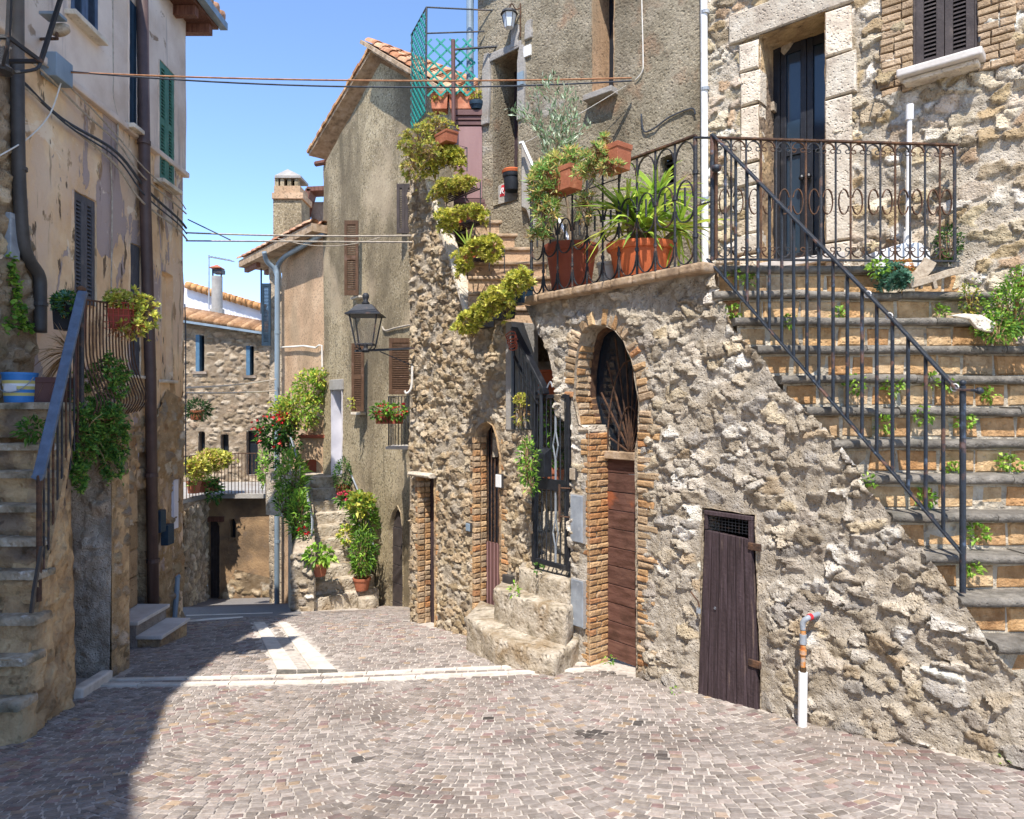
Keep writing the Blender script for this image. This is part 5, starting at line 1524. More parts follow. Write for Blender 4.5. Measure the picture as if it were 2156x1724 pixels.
# cheek wall right of the flight, with its white rail
ck = [(1098, 300), (1120, 345), (1145, 430), (1172, 520), (1180, 610), (1150, 610), (1128, 500), (1108, 440), (1098, 435)]
mb = MB(); mb.prism(WORLD, [(P(u, v, 7.9).x, P(u, v, 7.9).z) for u, v in ck], -8.05, -7.9); mb.build('cheek', MAT['cement'], fl2, bevel=.01)
wr = tag(MB().flat([P(1093, 303, 7.8), P(1100, 300, 7.8), P(1122, 350, 7.75), P(1172, 455, 7.5), P(1205, 520, 7.3)], .055, .03, (0, 1, 0)).build('white_handrail', MAT['white_plastic'], bevel=.005), 'short white painted handrail rising beside the upper flight', 'handrail')

# ------------------------------------------------------------------ stone house and plaster house (upper right)
HW = Frame(3.4, 5.1, (.746, -.667))
sh = thing('stone_house', 'pale rubble limestone house with glass door above the terrace', 'house', (2.4, 5.9, 1.05))
aC = HW.a(1487)
door = [(HW.a(1603), 1.26), (HW.a(1741), 1.26), (HW.a(1741), 3.245), (HW.a(1603), 3.235)]
win = [(HW.a(1925), 2.54), (HW.a(2060), 2.54), (HW.a(2060), 3.75), (HW.a(1925), 3.75)]
outS = [(aC, -.5), (aC, 5.2), (2.6, 5.2), (2.6, -1.6), (.6, -1.6)]
jambL = [(door[0][0] - .24, 1.0), (door[0][0], 1.0), (door[0][0], 3.24), (door[0][0] - .24, 3.24)]
jambR = [(door[1][0], 1.0), (door[1][0] + .26, 1.0), (door[1][0] + .26, 3.6), (door[1][0], 3.6)]
lint = [(door[0][0] - .3, 3.2), (door[1][0] + .26, 3.2), (door[1][0] + .26, 3.6), (door[0][0] - .3, 3.6)]
wbr = [(win[0][0] - .26, 2.40), (win[1][0] + .24, 2.40), (win[1][0] + .24, 3.9), (win[0][0] - .26, 3.9)]
rubble_wall(sh, HW, [(aC, -.5), (aC, 4.3), (.9, 4.3), (.9, -1.6), (.6, -1.6)], [door, win], .16, .11, .0145, PAL_LIME, lin('#cbc0af'), hmax=.034, rough=.018, big=.025, empty=.14, joint=.08, edge=.10, warp=.45, seed=61, damp=.05, bury=.1)
wall_sheet('upper_wall', HW, [(aC, 4.3), (aC, 5.2), (2.6, 5.2), (2.6, -1.6), (.9, -1.6), (.9, 4.3)], [], MAT['mortar'], sh, .2)
reveal('door_reveal', HW, door, .36, MAT['plaster_rough'], sh, c0=.045); reveal('window_reveal', HW, win, .16, MAT['plaster_rough'], sh, c0=.03)
z = 1.0
for hh in (.36, .18, .42, .2, .5, .3, .26):
    if z + hh > 3.27: hh = 3.24 - z
    if hh > .05: brick(sh, HW, door[0][0] - R.uniform(.12, .24), door[0][0] - .002, z + .008, z + hh - .006, -.1, .05, PAL_TRAV, name='jamb_stone', mat='travertine', ch=.015, j=.008)
    z += hh
for z0, z1, w in ((1.0, 1.35, .2), (1.36, 2.52, .2), (2.53, 2.86, .24), (2.87, 3.235, .2)):
    brick(sh, HW, door[1][0] + .002, door[1][0] + w, z0, z1 - .006, -.1, .052, PAL_TRAV, name='jamb_stone', mat='travertine', ch=.012, j=.006)
brick(sh, HW, door[0][0] - .28, door[1][0] + .22, 3.246, 3.5, -.12, .055, PAL_TRAV, name='lintel', mat='travertine', ch=.012)
z = 2.42
while z < 3.85:
    hh = R.uniform(.052, .064)
    for side in (0, 1):
        x = win[0][0] - .004 if side == 0 else win[1][0] + .004
        for l in ((.13, .1) if int(z * 100) % 2 else (.08, .14)):
            if side == 0: brick(sh, HW, x - l + .008, x, z, z + hh - .010, -.05, .05, PAL_PALEBRICK, j=.004); x -= l
            else: brick(sh, HW, x, x + l - .008, z, z + hh - .010, -.05, .05, PAL_PALEBRICK, j=.004); x += l
    z += hh
mid = (win[0][0] + win[1][0]) / 2
shutter(sh, HW, win[0][0] + .02, mid - .003, 2.545, 3.72, .0, 'shutter_dark', 34, stile=.05, mid=False, label='dark brown louvred shutter')
shutter(sh, HW, mid + .003, win[1][0] - .02, 2.545, 3.72, .0, 'shutter_dark', 34, stile=.05, mid=False, label='dark brown louvred shutter')
mb = MB(); mb.box(HW, win[0][0], win[0][0] + .018, 2.54, 3.74, -.05, .03); mb.box(HW, win[1][0] - .018, win[1][0], 2.54, 3.74, -.05, .03); mb.build('window_frame', MAT['shutter_dark'], sh)
backing(sh, HW, (win[0][0], win[1][0], 2.54, 3.75), -.06)
mb = MB(); s0, s1 = HW.a(1886, .2), HW.a(2068, .2)
mb.box(HW, s0, s1, 2.475, 2.535, -.05, .20); mb.build('window_sill', MAT['white_marble'], sh, bevel=.014, seg=3)
mb = MB(); mb.box(HW, s0 + .03, s1 - .03, 2.435, 2.474, -.05, .15); mb.build('sill_moulding', MAT['travertine'], sh, bevel=.012)
for u, v in ((2072, 105), (2070, 118)):
    pass
a, b = HW.ab(2062, 108); mb = MB(); mb.tube([HW.p(a, b, .02), HW.p(a + .03, b + .005, .2)], .006, 6); mb.tube([HW.p(a + .03, b + .015, .2), HW.p(a + .03, b - .02, .2)], .008, 6); mb.build('shutter_hook', MAT['iron'], sh)
a, b = HW.ab(1848, 188); mb = MB(); mb.tube([HW.p(a, b, .02), HW.p(a + .03, b, .17)], .006, 6); mb.build('shutter_hook', MAT['iron'], sh)
# glazed double door
gd = thing('glass_door', 'dark framed double glass door with knobs in the travertine doorway', 'door', HW.p((door[0][0] + door[1][0]) / 2, 1.26, -.3))
cg = -.30; x0, x1 = door[0][0] + .0, door[1][0] + .16
xm = (HW.a(1700, cg)); st_ = .05
for l0, l1 in ((HW.a(1645, cg), xm - .003), (xm + .003, x1)):
    fr_ = MB(); fr_.box(HW, l0, l0 + st_, 1.26, 3.24, cg - .03, cg + .02); fr_.box(HW, l1 - st_, l1, 1.26, 3.24, cg - .03, cg + .02)
    for zz, h in ((1.26, .12), (2.25, .05), (3.16, .08)): fr_.box(HW, l0 + st_ + .001, l1 - st_ - .001, zz, zz + h, cg - .028, cg + .017)
    leaf = fr_.build('leaf', MAT['black_paint'], gd, bevel=.003)
    mb = MB(); mb.box(HW, l0 + st_, l1 - st_, 1.3, 3.2, cg - .012, cg - .004); mb.build('pane', MAT['glass_blue'], leaf)
for x in (xm - .03, xm + .03):
    ctr = HW.p(x, 2.02, cg + .055); mb = MB(); mb.lathe(ctr - Vector((0, 0, .026)), [(.004, 0), (.018, .006), (.026, .026), (.018, .046), (.004, .052)], 12); smooth_by_angle(mb.build('knob', MAT['black_paint'], gd))
mb = MB(); mb.box(HW, door[0][0] - .05, HW.a(1645, cg) - .002, 1.26, 3.24, cg - .05, cg + .03); mb.build('door_frame', MAT['black_paint'], gd)
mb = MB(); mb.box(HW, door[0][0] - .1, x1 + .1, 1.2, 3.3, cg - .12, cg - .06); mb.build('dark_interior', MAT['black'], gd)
mb = MB(); mb.box(HW, door[0][0], x1, 1.2, 1.259, -.28, .09); mb.build('threshold', MAT['white_marble'], gd, bevel=.006)
a, b = HW.ab(1655, 100, cg + .03); mb = MB(); mb.prism(HW, [(a - .05, b - .02), (a - .02, b - .06), (a + .03, b - .02), (a + .07, b + .03), (a + .01, b + .05), (a - .04, b + .02)], cg + .022, cg + .03); mb.build('paper_scrap', MAT['grey_wood'], gd)
a, b = HW.ab(1631, 206, -.0); ib = tag(MB().box(Tilt(HW.p(door[0][0], 0, 0), -HW.en, (0, 0, 1), HW.ex), .20, .30, 2.66, 2.74, .0, .03).build('bell_plate', MAT['grey_wood'], bevel=.004), 'small square bell plate on the glass door reveal', 'doorbell')

# plaster house
ph = thing('plaster_house', 'grey-brown roughcast house with deep door and window behind the terrace', 'house', (.7, 7.6, 1.05))
aE = HW.a(1006)
pdoor = uv(HW, [(1040, 420), (1040, 128), (1093, 102), (1093, 400)]); zt = pdoor[1][1]; pdoor = [(pdoor[0][0], ztopl), (pdoor[0][0], zt), (pdoor[2][0], zt), (pdoor[2][0], ztopl)]
pw = [(HW.a(1249), HW.ab(1249, 205)[1]), (HW.a(1294), HW.ab(1249, 205)[1]), (HW.a(1294), 4.55), (HW.a(1249), 4.55)]
pv = [(HW.a(1392), 1.95), (HW.a(1424), 1.95), (HW.a(1424), 2.42), (HW.a(1392), 2.42)]
pd_ = lambda A, B: .02 * fbm(A * 1.6, B * 1.6, 1, 4, 71) + .009 * fbm(A * 14, B * 14, 2, 3, 72)
wall_sheet('wall', HW, [(aE, -.5), (aE, 5.2), (aC - .002, 5.2), (aC - .002, -.5)], [pdoor, pw, pv], MAT['plaster_house'], ph, .03, pd_)
mb = MB(); mb.add([HW.p(aE, -.5, 0), HW.p(aE, -.5, -3), HW.p(aE, 5.2, -3), HW.p(aE, 5.2, 0)], [(0, 1, 2, 3)]); mb.build('end_wall', MAT['plaster_house'], ph)
reveal('door_reveal', HW, pdoor, .4, MAT['plaster_house'], ph); reveal('window_reveal', HW, pw, .3, MAT['plaster_pink'], ph); reveal('vent_reveal', HW, pv, .12, MAT['plaster_house'], ph)
mb = MB(); mb.box(HW, pdoor[0][0] - .02, pdoor[2][0] + .1, ztopl, zt, -.42, -.36)
pdo = mb.build('old_door', MAT['dark_wood'], ph); pdo['label'] = 'weathered brown wooden door'
for zz in (ztopl + .3, ztopl + .9):
    mb = MB(); mb.box(HW, pdoor[0][0] + .06, pdoor[2][0] + .0, zz, zz + .4, -.36, -.345); mb.build('door_panel', MAT['brown_wood'], pdo, bevel=.01)
mb = MB(); mb.box(HW, pw[0][0], pw[1][0] + .1, pw[0][1], 4.6, -.33, -.29); mb.build('window_pane', MAT['glass_dark'], ph)
mb = MB(); mb.box(HW, pw[0][0] + .13, pw[0][0] + .17, pw[0][1], 4.6, -.289, -.25); mb.build('window_mullion', MAT['dark_wood'], ph)
mb = MB(); mb.box(HW, pw[0][0] - .05, pw[1][0] + .04, pw[0][1] - .06, pw[0][1], -.2, .12); mb.build('window_sill', MAT['cement'], ph, bevel=.006)
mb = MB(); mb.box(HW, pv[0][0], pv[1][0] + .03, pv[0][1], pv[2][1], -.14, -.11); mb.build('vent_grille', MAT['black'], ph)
for i in range(9):
    zz = pv[0][1] + .05 * i + .02; mb = MB(); mb.box(HW, pv[0][0], pv[1][0] + .02, zz, zz + .018, -.1, -.08); mb.build('vent_slat', MAT['dark_pipe'], ph)
mb = MB(); mb.box(HW, pdoor[0][0] - .1, pdoor[2][0] + .05, zt + .002, zt + .09, -.1, .03, j=.01); mb.build('door_lintel', MAT['cement'], ph, bevel=.01)
for (u0, v0, u1, v1) in ((1018, 118, 1032, 260), (1093, 100, 1106, 250), (1078, 60, 1094, 98), (1108, 48, 1122, 80)):
    a0, b1 = HW.ab(u0, v0); a1, b0 = HW.ab(u1, v1)
    pts = [(a0 + (a1 - a0) * s + R.uniform(-.015, .015), b0 + (b1 - b0) * t) for s, t in ((0, 0), (1, 0), (1, .3), (1.1, .6), (1, 1), (.3, 1), (0, .8), (.1, .4))]
    mb = MB(); mb.prism(HW, pts, -.01, .035); mb.build('cement_patch', MAT['cement'], ph, bevel=.008)
# roof edge far above, shading nothing in view but closing the houses
mb = MB(); mb.prism(HOR, [tuple(HW.p(aE - .1, 0, .22)[:2]), tuple(HW.p(2.6, 0, .22)[:2]), tuple(HW.p(2.6, 0, -5)[:2]), tuple(HW.p(aE - .1, 0, -5)[:2])], 5.2, 5.32); mb.build('roof_eave', MAT['brown_wood'], ph)

# terrace floor
ter = [tuple(RW.p(RW.a(1108), 0, -.05)[:2]), tuple(RW.p(RW.a(1504), 0, -.05)[:2]), (1.55, 5.3), (3.2, 5.26), tuple(HW.p(0, 0, -.3)[:2]), tuple(HW.p(aC, 0, -.1)[:2]), tuple(HW.p(HW.a(1170), 0, -.1)[:2])]
mb = MB(); mb.prism(HOR, ter, ZLAND - .14, ZLAND); tf = mb.build('terrace', MAT['coping']); tf['kind'] = 'structure'

# ------------------------------------------------------------------ big stair on the right with tuff risers and dark nosings
bs = thing('tuff_stair', 'wide outdoor stair with dark rounded nosings and ochre block risers', 'stair', (2.6, 4.4, -1.0))
for k in range(-1, 13):
    zz = ZLAND + .015 if k < 0 else .84 - .2055 * k
    yy = 5.19 if k < 0 else 5.08 - .137 * k
    xl = RWx(yy) - .035; xr = min(5.2, 3.4 - 1.119 * (yy - 5.1) + .1)
    if k < 0: xr = 3.18
    xr_vis = min(xr, .74 * yy + .5)
    # nosing stones
    x = xl; first = True
    while x < xr_vis - .05:
        l = R.uniform(.5, .95)
        if xr_vis - x - l < .3: l = xr_vis - x
        prof = [(.0, .0), (-.052, 0)]
        n = 6; pr = [(yy + .30, zz), (yy + .30, zz - .054)] + [(yy - .022 - .027 * math.sin(math.pi * i / n) , zz - .054 + .027 - .027 * math.cos(math.pi * i / n)) for i in range(n + 1)]
        mb = MB(); vs = []; segs = max(3, int(l / .06)); fs = []; m = len(pr)
        sl = R.uniform(-.012, .010)
        for s_ in range(segs + 1):
            xx = x + .002 + (l - .004) * s_ / segs
            e = .012 if first and s_ == 0 else 0
            for (y_, z_) in pr:
                d = .011 * float(fbm(xx * 5, z_ * 14, k, 4, 81)); vs.append((xx, y_ + (d if y_ < yy else 0) + e, z_ + d * .6 + sl * s_ / segs))
        for s_ in range(segs):
            for i in range(m):
                j = (i + 1) % m; fs.append((s_ * m + i, s_ * m + j, (s_ + 1) * m + j, (s_ + 1) * m + i))
        fs += [tuple(range(m - 1, -1, -1)), tuple(segs * m + i for i in range(m))]
        mb.add(vs, fs); smooth_by_angle(mb.build('nosing', MAT['nosing'], bs), 50)
        x += l; first = False
    # riser blocks
    x = xl + .04 + (.0 if k >= 0 else .02)
    while x < xr_vis:
        l = R.choice((.17, .22, .26, .2)) * R.uniform(.9, 1.1)
        pal = PAL_TUFF if R.random() > .08 else [lin('#b88a68'), lin('#d9c9b0')]
        brick(bs, WORLD, x + .006, x + l - .006, zz - .197, zz - .062, -yy - .08, -yy - .012 + R.uniform(-.008, .006), pal, name='riser_block', mat='tuff', ch=.012, j=.007)
        x += l
    mb = MB(); mb.box(WORLD, xl + .03, xr_vis, zz - .22, zz - .05, -yy - .25, -yy - .02); mb.build('riser_mortar', MAT['mortar'], bs)

# ------------------------------------------------------------------ railings
def ball(p, r): return [(.002, -r), (r * .7, -r * .7), (r, 0), (r * .7, r * .7), (.002, r)]
# blue-black stair rail
br = thing('stair_railing', 'blue-black iron stair railing with sloping handrail down the wide stair', 'railing', RW.p(RW.a(2027), -1.0))
cB = -.01
def rp(u, v): return RW.p(*RW.ab(u, v, cB), cB)
mb = MB(); mb.flat([rp(1502, 284), rp(1700, 488), rp(1880, 672), rp(2016, 820), rp(2060, 822)], .045, .016, RW.en); mb.build('handrail', MAT['iron_blue'], br, bevel=.004)
mb = MB(); mb.flat([rp(1490, 545), rp(1700, 785), rp(1880, 995), rp(2028, 1168)], .035, .013, RW.en); mb.build('bottom_rail', MAT['iron_blue'], br, bevel=.003)
hr = lambda u: np.interp(u, [1502, 1700, 1880, 2016], [284, 488, 672, 820]); lr = lambda u: np.interp(u, [1490, 1700, 1880, 2028], [545, 785, 995, 1168])
for u in (1527, 1549, 1573, 1596, 1620, 1646, 1671, 1699, 1724, 1754, 1784, 1815, 1846, 1879, 1912, 1949, 1986):
    mb = MB(); mb.tube([rp(u, lr(u)), rp(u, hr(u))], .0105, 8); mb.build('baluster', MAT['iron_blue'], br)
for u, v0, v1, r in ((2027, 1248, 812, .016), (1500, 548, 282, .017)):
    mb = MB(); mb.tube([rp(u, v0), rp(u, v1)], r, 10); mb.build('post', MAT['iron_blue'], br)
mb = MB(); mb.lathe(rp(2027, 806), ball(0, .018), 10); mb.build('finial', MAT['iron_blue'], br, smooth=True)
mb = MB(); q = rp(2062, 822); mb.lathe(q, [(.004, -.02), (.02, -.012), (.022, .0), (.014, .014), (.002, .018)], 10); mb.build('rail_end', MAT['iron_blue'], br, smooth=True)
for u, v in ((1829, 622), (1874, 664), (2012, 815)):
    mb = MB(); c = RW.p(*RW.ab(u, hr(u), cB), cB); mb.tube([c + (RW.ex * math.cos(t) * .02 + Vector((0, 0, 1)) * math.sin(t) * .02 + RW.en * .012) for t in np.linspace(0, 6.0, 10)], .0035, 5); mb.build('string_tie', MAT['white_plastic'], br)
mb = MB(); mb.lathe(rp(1514, 356) + RW.en * .03 - Vector((0, 0, .03)), [(.003, 0), (.03, .012), (.034, .03), (.03, .048), (.003, .06)], 14); mb.build('bell_cover', MAT['iron_blue'], br, smooth=True)
# scroll railing across the stair head
sr = thing('scroll_railing', 'rusty scrollwork balcony railing across the head of the wide stair', 'railing', (2.3, 5.12, ZLAND))
FF = Frame((1508 - UC) / F * 5.1, 5.1, (1, .012))
L_ = FF.a(2010); zt_, zb_ = 1.945, 1.075
mb = MB(); mb.flat([FF.p(0, zt_, 0), FF.p(L_ + .02, zt_ - .045, 0)], .032, .012, FF.en); mb.build('top_rail', MAT['rust'], sr)
mb = MB(); mb.flat([FF.p(0, zb_, 0), FF.p(L_, zb_ - .01, 0)], .028, .012, FF.en); mb.build('bottom_rail', MAT['iron'], sr)
nb = 16
for i in range(nb + 1):
    x = L_ * i / nb; zt2 = zt_ - .045 * i / nb
    big = i in (0, 7, 16)
    mb = MB(); mb.tube([FF.p(x, zb_, 0), FF.p(x, zt2, 0)], .012 if big else .0075, 8); mb.build('baluster', MAT['iron'] if i % 3 else MAT['rust'], sr)
    if i < nb:
        d = L_ / nb; xm = x + d / 2
        for zz, s in ((zt2 - .012, -1), (zb_ + .012, 1)):
            mb = MB(); pts = arc(FF, xm, zz, d * .40, d * .52, 0 if s < 0 else 180, -180 if s < 0 else 0, 12)
            pts = [p if s > 0 else p for p in pts]
            mb.flat([FF.p(xm + d * .42 * math.cos(t), zz + s * (.055 - .05 * abs(math.sin(t)) ** 1.0) , 0) for t in np.linspace(0.05, math.pi - .05, 12)], .014, .006, FF.en)
            for e in (-1, 1):
                mb.tube([FF.p(xm + e * (d * .30 + .016 * math.cos(t)), zz + s * (.062 + .014 * math.sin(t)), 0) for t in np.linspace(0, 5, 8)], .004, 5)
            mb.build('c_scroll', MAT['rust'] if i % 2 else MAT['iron'], sr)
    if i % 2 == 1 and i < nb:
        for s in (-1, 1):
            mb = MB(); cx2 = x + s * d * .30; pts = [FF.p(cx2 + d * .33 * math.cos(t) * s * -1 * -1, 1.51 + .085 * math.sin(t), 0) for t in np.linspace(math.radians(40), math.radians(320), 18)]
            pts = [FF.p(x + s * (.012 + d * .36 * (1 - math.cos(t)) * .95), 1.49 + .09 * math.sin(t), 0) for t in np.linspace(.35, 2 * math.pi - .35, 18)]
            mb.flat(pts, .014, .006, FF.en); mb.build('ring_scroll', MAT['rust'], sr)
# hooped parapet railing on the terrace edge
hrw = thing('hoop_railing', 'wrought iron parapet railing with hoops in front of the large pots', 'railing', RW.p(RW.a(1300), ZLAND))
cH = -.02
us = [1119, 1144, 1174, 1205, 1236, 1269, 1303, 1341, 1380, 1421, 1464]
As = [RW.a(u, cH) for u in us]; zb2, zt2 = 1.075, 2.0
mb = MB(); mb.flat([RW.p(As[0], zb2, cH), RW.p(As[-1], zb2, cH)], .03, .01, RW.en); mb.build('bottom_rail', MAT['iron'], hrw)
mb = MB(); mb.flat([RW.p(As[6] - .02, zt2 + .02, cH), RW.p(As[-1] + .005, zt2 + .02, cH)], .035, .014, RW.en); mb.build('top_rail', MAT['rust'], hrw)
mb = MB(); mb.tube([RW.p(As[0], zt2 - .1, cH), RW.p(As[6], zt2 - .1, cH)], .006, 6); mb.build('thin_rail', MAT['iron'], hrw)
for i, a in enumerate(As):
    top = zt2 + .01 if i >= 6 else (zt2 - .02 if i not in (1,) else 1.62)
    r = .016 if i in (0, 10) else .0095
    mb = MB(); mb.tube([RW.p(a, zb2, cH), RW.p(a, top, cH)], r, 8)
    for zz in ((1.28, 1.6) if i != 10 else (1.28, 1.75)): mb.tube([RW.p(a, zz - .014, cH), RW.p(a, zz + .014, cH)], r + .006, 8)
    mb.build('baluster', MAT['iron'], hrw)
    if i < 10:
        d = As[i + 1] - a; m = a + d / 2
        loops = [arc(RW, m, zb2 + .16, d * .46, .15, 180, 360, 12, cH)]
        loops.append(arc(RW, m, 1.50, d * .44, .10, 180, 360, 12, cH)); loops.append(arc(RW, m, 1.58, d * .40, .13, 0, 180, 12, cH))
        if i >= 6: loops.append(arc(RW, m, zt2 - .13, d * .46, .13, 0, 180, 12, cH))
        for lp in loops:
            mb = MB(); mb.flat(lp, .016, .007, RW.en); mb.build('hoop', MAT['iron'], hrw)
        mb = MB(); mb.tube([RW.p(m, 1.52, cH), RW.p(m, 1.66, cH)], .009, 6); mb.build('collar_bud', MAT['iron'], hrw)
mb = MB(); mb.lathe(RW.p(As[0], zt2 + .0, cH), ball(0, .024), 10); mb.build('finial', MAT['iron'], hrw, smooth=True)
mb = MB(); mb.flat([RW.p(As[-1], zt2 + .005, cH), FF.p(0, zt_, 0)], .03, .012, RW.en); mb.build('link_bar', MAT['iron'], hrw)
mb = MB(); mb.tube([RW.p(As[-1], 1.5, cH), FF.p(0, 1.5, 0)], .007, 6); mb.build('link_bar', MAT['iron'], hrw)
# ------------------------------------------------------------------ centre house with gable
CB = Frame(-1.45, 11.0, (.6485, -.761))
ch = thing('gable_house', 'tall olive-grey roughcast house with gable and brown shutters in the centre', 'house', (-2.3, 12, -3.3))
gab = uv(CB, [(681, 350), (801, 132), (872, 172), (1020, 250)])
zf = lambda a: gz_at(CB, a) - .3
outC = [(gab[0][0], zf(gab[0][0])), gab[0], gab[1], gab[2], gab[3], (gab[3][0], zf(gab[3][0]))]
cdoor = uv(CB, [(820, 1292), (821, 1110), (828, 1078), (838, 1064), (845, 1080), (849, 1115), (850, 1292)])
cup = uv(CB, [(699, 1003), (699, 822), (721, 820), (721, 1003)])
csm = uv(CB, [(752, 1075), (752, 1045), (758, 1030), (766, 1030), (771, 1045), (772, 1075)])
wall_sheet('wall', CB, outC, [cdoor, cup, csm], MAT['plaster_grey'], ch, .06, lambda A, B: .02 * fbm(A * 1.2, B * 1.2, 1, 4, 91) + .006 * fbm(A * 9, B * 9, 2, 2, 92))
reveal('door_reveal', CB, cdoor, .08, MAT['plaster_grey'], ch); reveal('door_reveal', CB, cup, .22, MAT['white_wall'], ch); reveal('niche_reveal', CB, csm, .25, MAT['plaster_grey'], ch)
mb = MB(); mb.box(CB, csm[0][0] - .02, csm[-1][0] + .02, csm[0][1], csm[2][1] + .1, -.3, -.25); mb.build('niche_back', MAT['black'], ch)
zz = cdoor[0][1] - .1
while zz < cdoor[3][1]:
    mb = MB(); mb.box(CB, cdoor[0][0] - .02, cdoor[-1][0] + .25, zz + .004, zz + .30, -.14, -.06 + R.uniform(0, .008)); mb.build('door_board', MAT['shutter_dark'], ch, bevel=.006)
    zz += .304
mb = MB(); mb.box(CB, cup[0][0] - .01, cup[2][0] + .1, cup[0][1], cup[1][1], -.26, -.22); o = mb.build('upper_door', MAT['white_wall'], ch); o['label'] = 'pale sunlit door at the head of the flower stair'
mb = MB(); mb.box(CB, cup[0][0] - .06, cup[2][0] + .05, cup[1][1] + .004, cup[1][1] + .2, -.1, .03); mb.build('door_lintel', MAT['cement'], ch, bevel=.01)
def open_leaf(u0, u1, v0, v1, Y, mat, slats, label, parent=ch, mid=True, turn=0.0):
    a = (u0 - UC) / F * Y; b = (u1 - UC) / F * Y
    fr = Frame(a, Y, (math.cos(turn), math.sin(turn)))
    return shutter(parent, fr, 0, b - a, (VC - v1) / F * Y, (VC - v0) / F * Y, 0, mat, slats, t=.04, stile=.045, mid=mid, label=label)
def wallY(fr, u): a = fr.a(u); return fr.p(a, 0).y
open_leaf(726, 755, 465, 622, wallY(CB, 750) - .28, 'shutter_brown', 34, 'brown louvred shutter swung open')
open_leaf(741, 767, 723, 866, wallY(CB, 765) - .25, 'shutter_brown', 30, 'brown louvred shutter swung open')
open_leaf(820, 868, 712, 830, wallY(CB, 868) - .38, 'shutter_brown', 26, 'brown louvred shutter swung open', mid=False)
open_leaf(836, 853, 388, 492, wallY(CB, 850) - .2, 'shutter_dark', 22, 'dim brown louvred shutter', mid=False)
open_leaf(853.6, 870, 388, 492, wallY(CB, 860) - .2, 'shutter_dark', 22, 'dim brown louvred shutter', mid=False)
for (u0, u1, v0, v1) in ((757, 772, 470, 620), (769, 790, 725, 868), (850, 880, 700, 835), (855, 880, 380, 490)):
    a0, b1 = CB.ab(u0, v0); a1, b0 = CB.ab(u1, v1)
    pass
for u, v, w in ((745, 868, 30), (745, 624, 26)):
    a, b = CB.ab(u, v, .12); mb = MB(); mb.box(CB, a - .12, a + .22, b - .04, b, -.02, .12); mb.build('window_sill', MAT['travertine'], ch, bevel=.006)
# gable verge with tile ends
def rake(u0, v0, u1, v1, n, out=.17, th=.11):
    (a0, b0), (a1, b1) = CB.ab(u0, v0), CB.ab(u1, v1)
    d = Vector((a1 - a0, b1 - b0)); L2 = d.length; d.normalize(); nn = Vector((-d.y, d.x)) if d.x > 0 else Vector((d.y, -d.x))
    if nn.y < 0: nn = -nn
    mb = MB(); mb.prism(CB, [(a0, b0), (a1, b1), (a1 + nn.x * .05, b1 + nn.y * .05), (a0 + nn.x * .05, b0 + nn.y * .05)], -2.5, out); mb.build('verge_board', MAT['coping'], ch)
    for i in range(n):
        s0, s1 = L2 * i / n, L2 * (i + 1) / n - .012
        q = [(a0 + d.x * s + nn.x * t, b0 + d.y * s + nn.y * t) for s, t in ((s0, .052), (s1, .052), (s1, .052 + th * .5), (s0, .052 + th * .5))]
        col = [k_ * kk for kk in [R.uniform(.8, 1.12)] for k_ in R.choice(PAL_BRICK)[:3]]
        mb = MB(col); mb.prism(CB, q, -.3, out + .03 + R.uniform(-.01, .01)); mb.build('verge_tile', MAT['tile'], ch)
rake(668, 332, 800, 116, 22)
rake(800, 116, 880, 164, 9)
# tiled slope that shows behind the green lattice
(a0, b0), (a1, b1) = CB.ab(800, 116), CB.ab(1000, 236)
d = Vector((a1 - a0, 0, b1 - b0)); L2 = d.length
RS = Tilt(CB.p(a0, b0 + .14, 0), CB.ex * (a1 - a0) / L2 + Vector((0, 0, 1)) * (b1 - b0) / L2, -CB.en, (CB.ex * (a1 - a0) / L2 + Vector((0, 0, 1)) * (b1 - b0) / L2).cross(-CB.en) * -1)
if RS.en.z < 0: RS.en = -RS.en
tl = .36; ncol = 15; nrow = int(L2 / (tl * .8)) + 1
tm = {}
def tile_mesh(key, up=True, r=.088, l=tl):
    if key in tm: return tm[key]
    n = 6; vs = []; fs = []
    for i, (x, rr) in enumerate(((0, r), (l, r * 1.14))):
        for off in (0, -.014):
            for k in range(n + 1):
                t = math.pi * k / n
                vs.append((x, math.cos(t) * (rr + off), math.sin(t) * (rr + off) * .75 + (.012 if i == 0 else .034)))
    m = n + 1
    for k in range(n):
        fs += [(k, k + 1, 2 * m + k + 1, 2 * m + k), (m + k + 1, m + k, 3 * m + k, 3 * m + k + 1), (2 * m + k, 2 * m + k + 1, 3 * m + k + 1, 3 * m + k)]
    c = [k_ * kk for kk in [R.uniform(.85, 1.1)] for k_ in R.choice([lin('#c99a7c'), lin('#b88666'), lin('#d6ac8c'), lin('#c48e70'), lin('#d9b698')])[:3]]
    me = raw_mesh('roof_tile', vs, fs, [c] * len(vs), True); tm[key] = me; return me
roof = MB(); roof.box(RS, -.02, L2, -.35, 3.0, -.06, -.005); roof_o = roof.build('roof', MAT['coping'], ch)
for c in range(ncol):
    for r in range(nrow):
        b = -.2 + c * .205; a = r * tl * .8
        if a + tl > L2 + .2: continue
        p = RS.p(a, b + R.uniform(-.01, .01), .0)
        M4 = Matrix(((RS.ex.x, RS.ez.x, RS.en.x, p.x), (RS.ex.y, RS.ez.y, RS.en.y, p.y), (RS.ex.z, RS.ez.z, RS.en.z, p.z), (0, 0, 0, 1)))
        link('roof_tile', tile_mesh('g%d' % R.randrange(6)), MAT['tile'], roof_o, M4)
# small wooden purlin end under the left eave
p = CB.p(*CB.ab(676, 347), .1); mb = MB(); mb.tube([CB.p(gab[0][0] + .1, CB.ab(676, 347)[1], .0), CB.p(gab[0][0] - .12, CB.ab(676, 347)[1], .1)], .05, 8); mb.build('gutter_end', MAT['brown_wood'], ch)

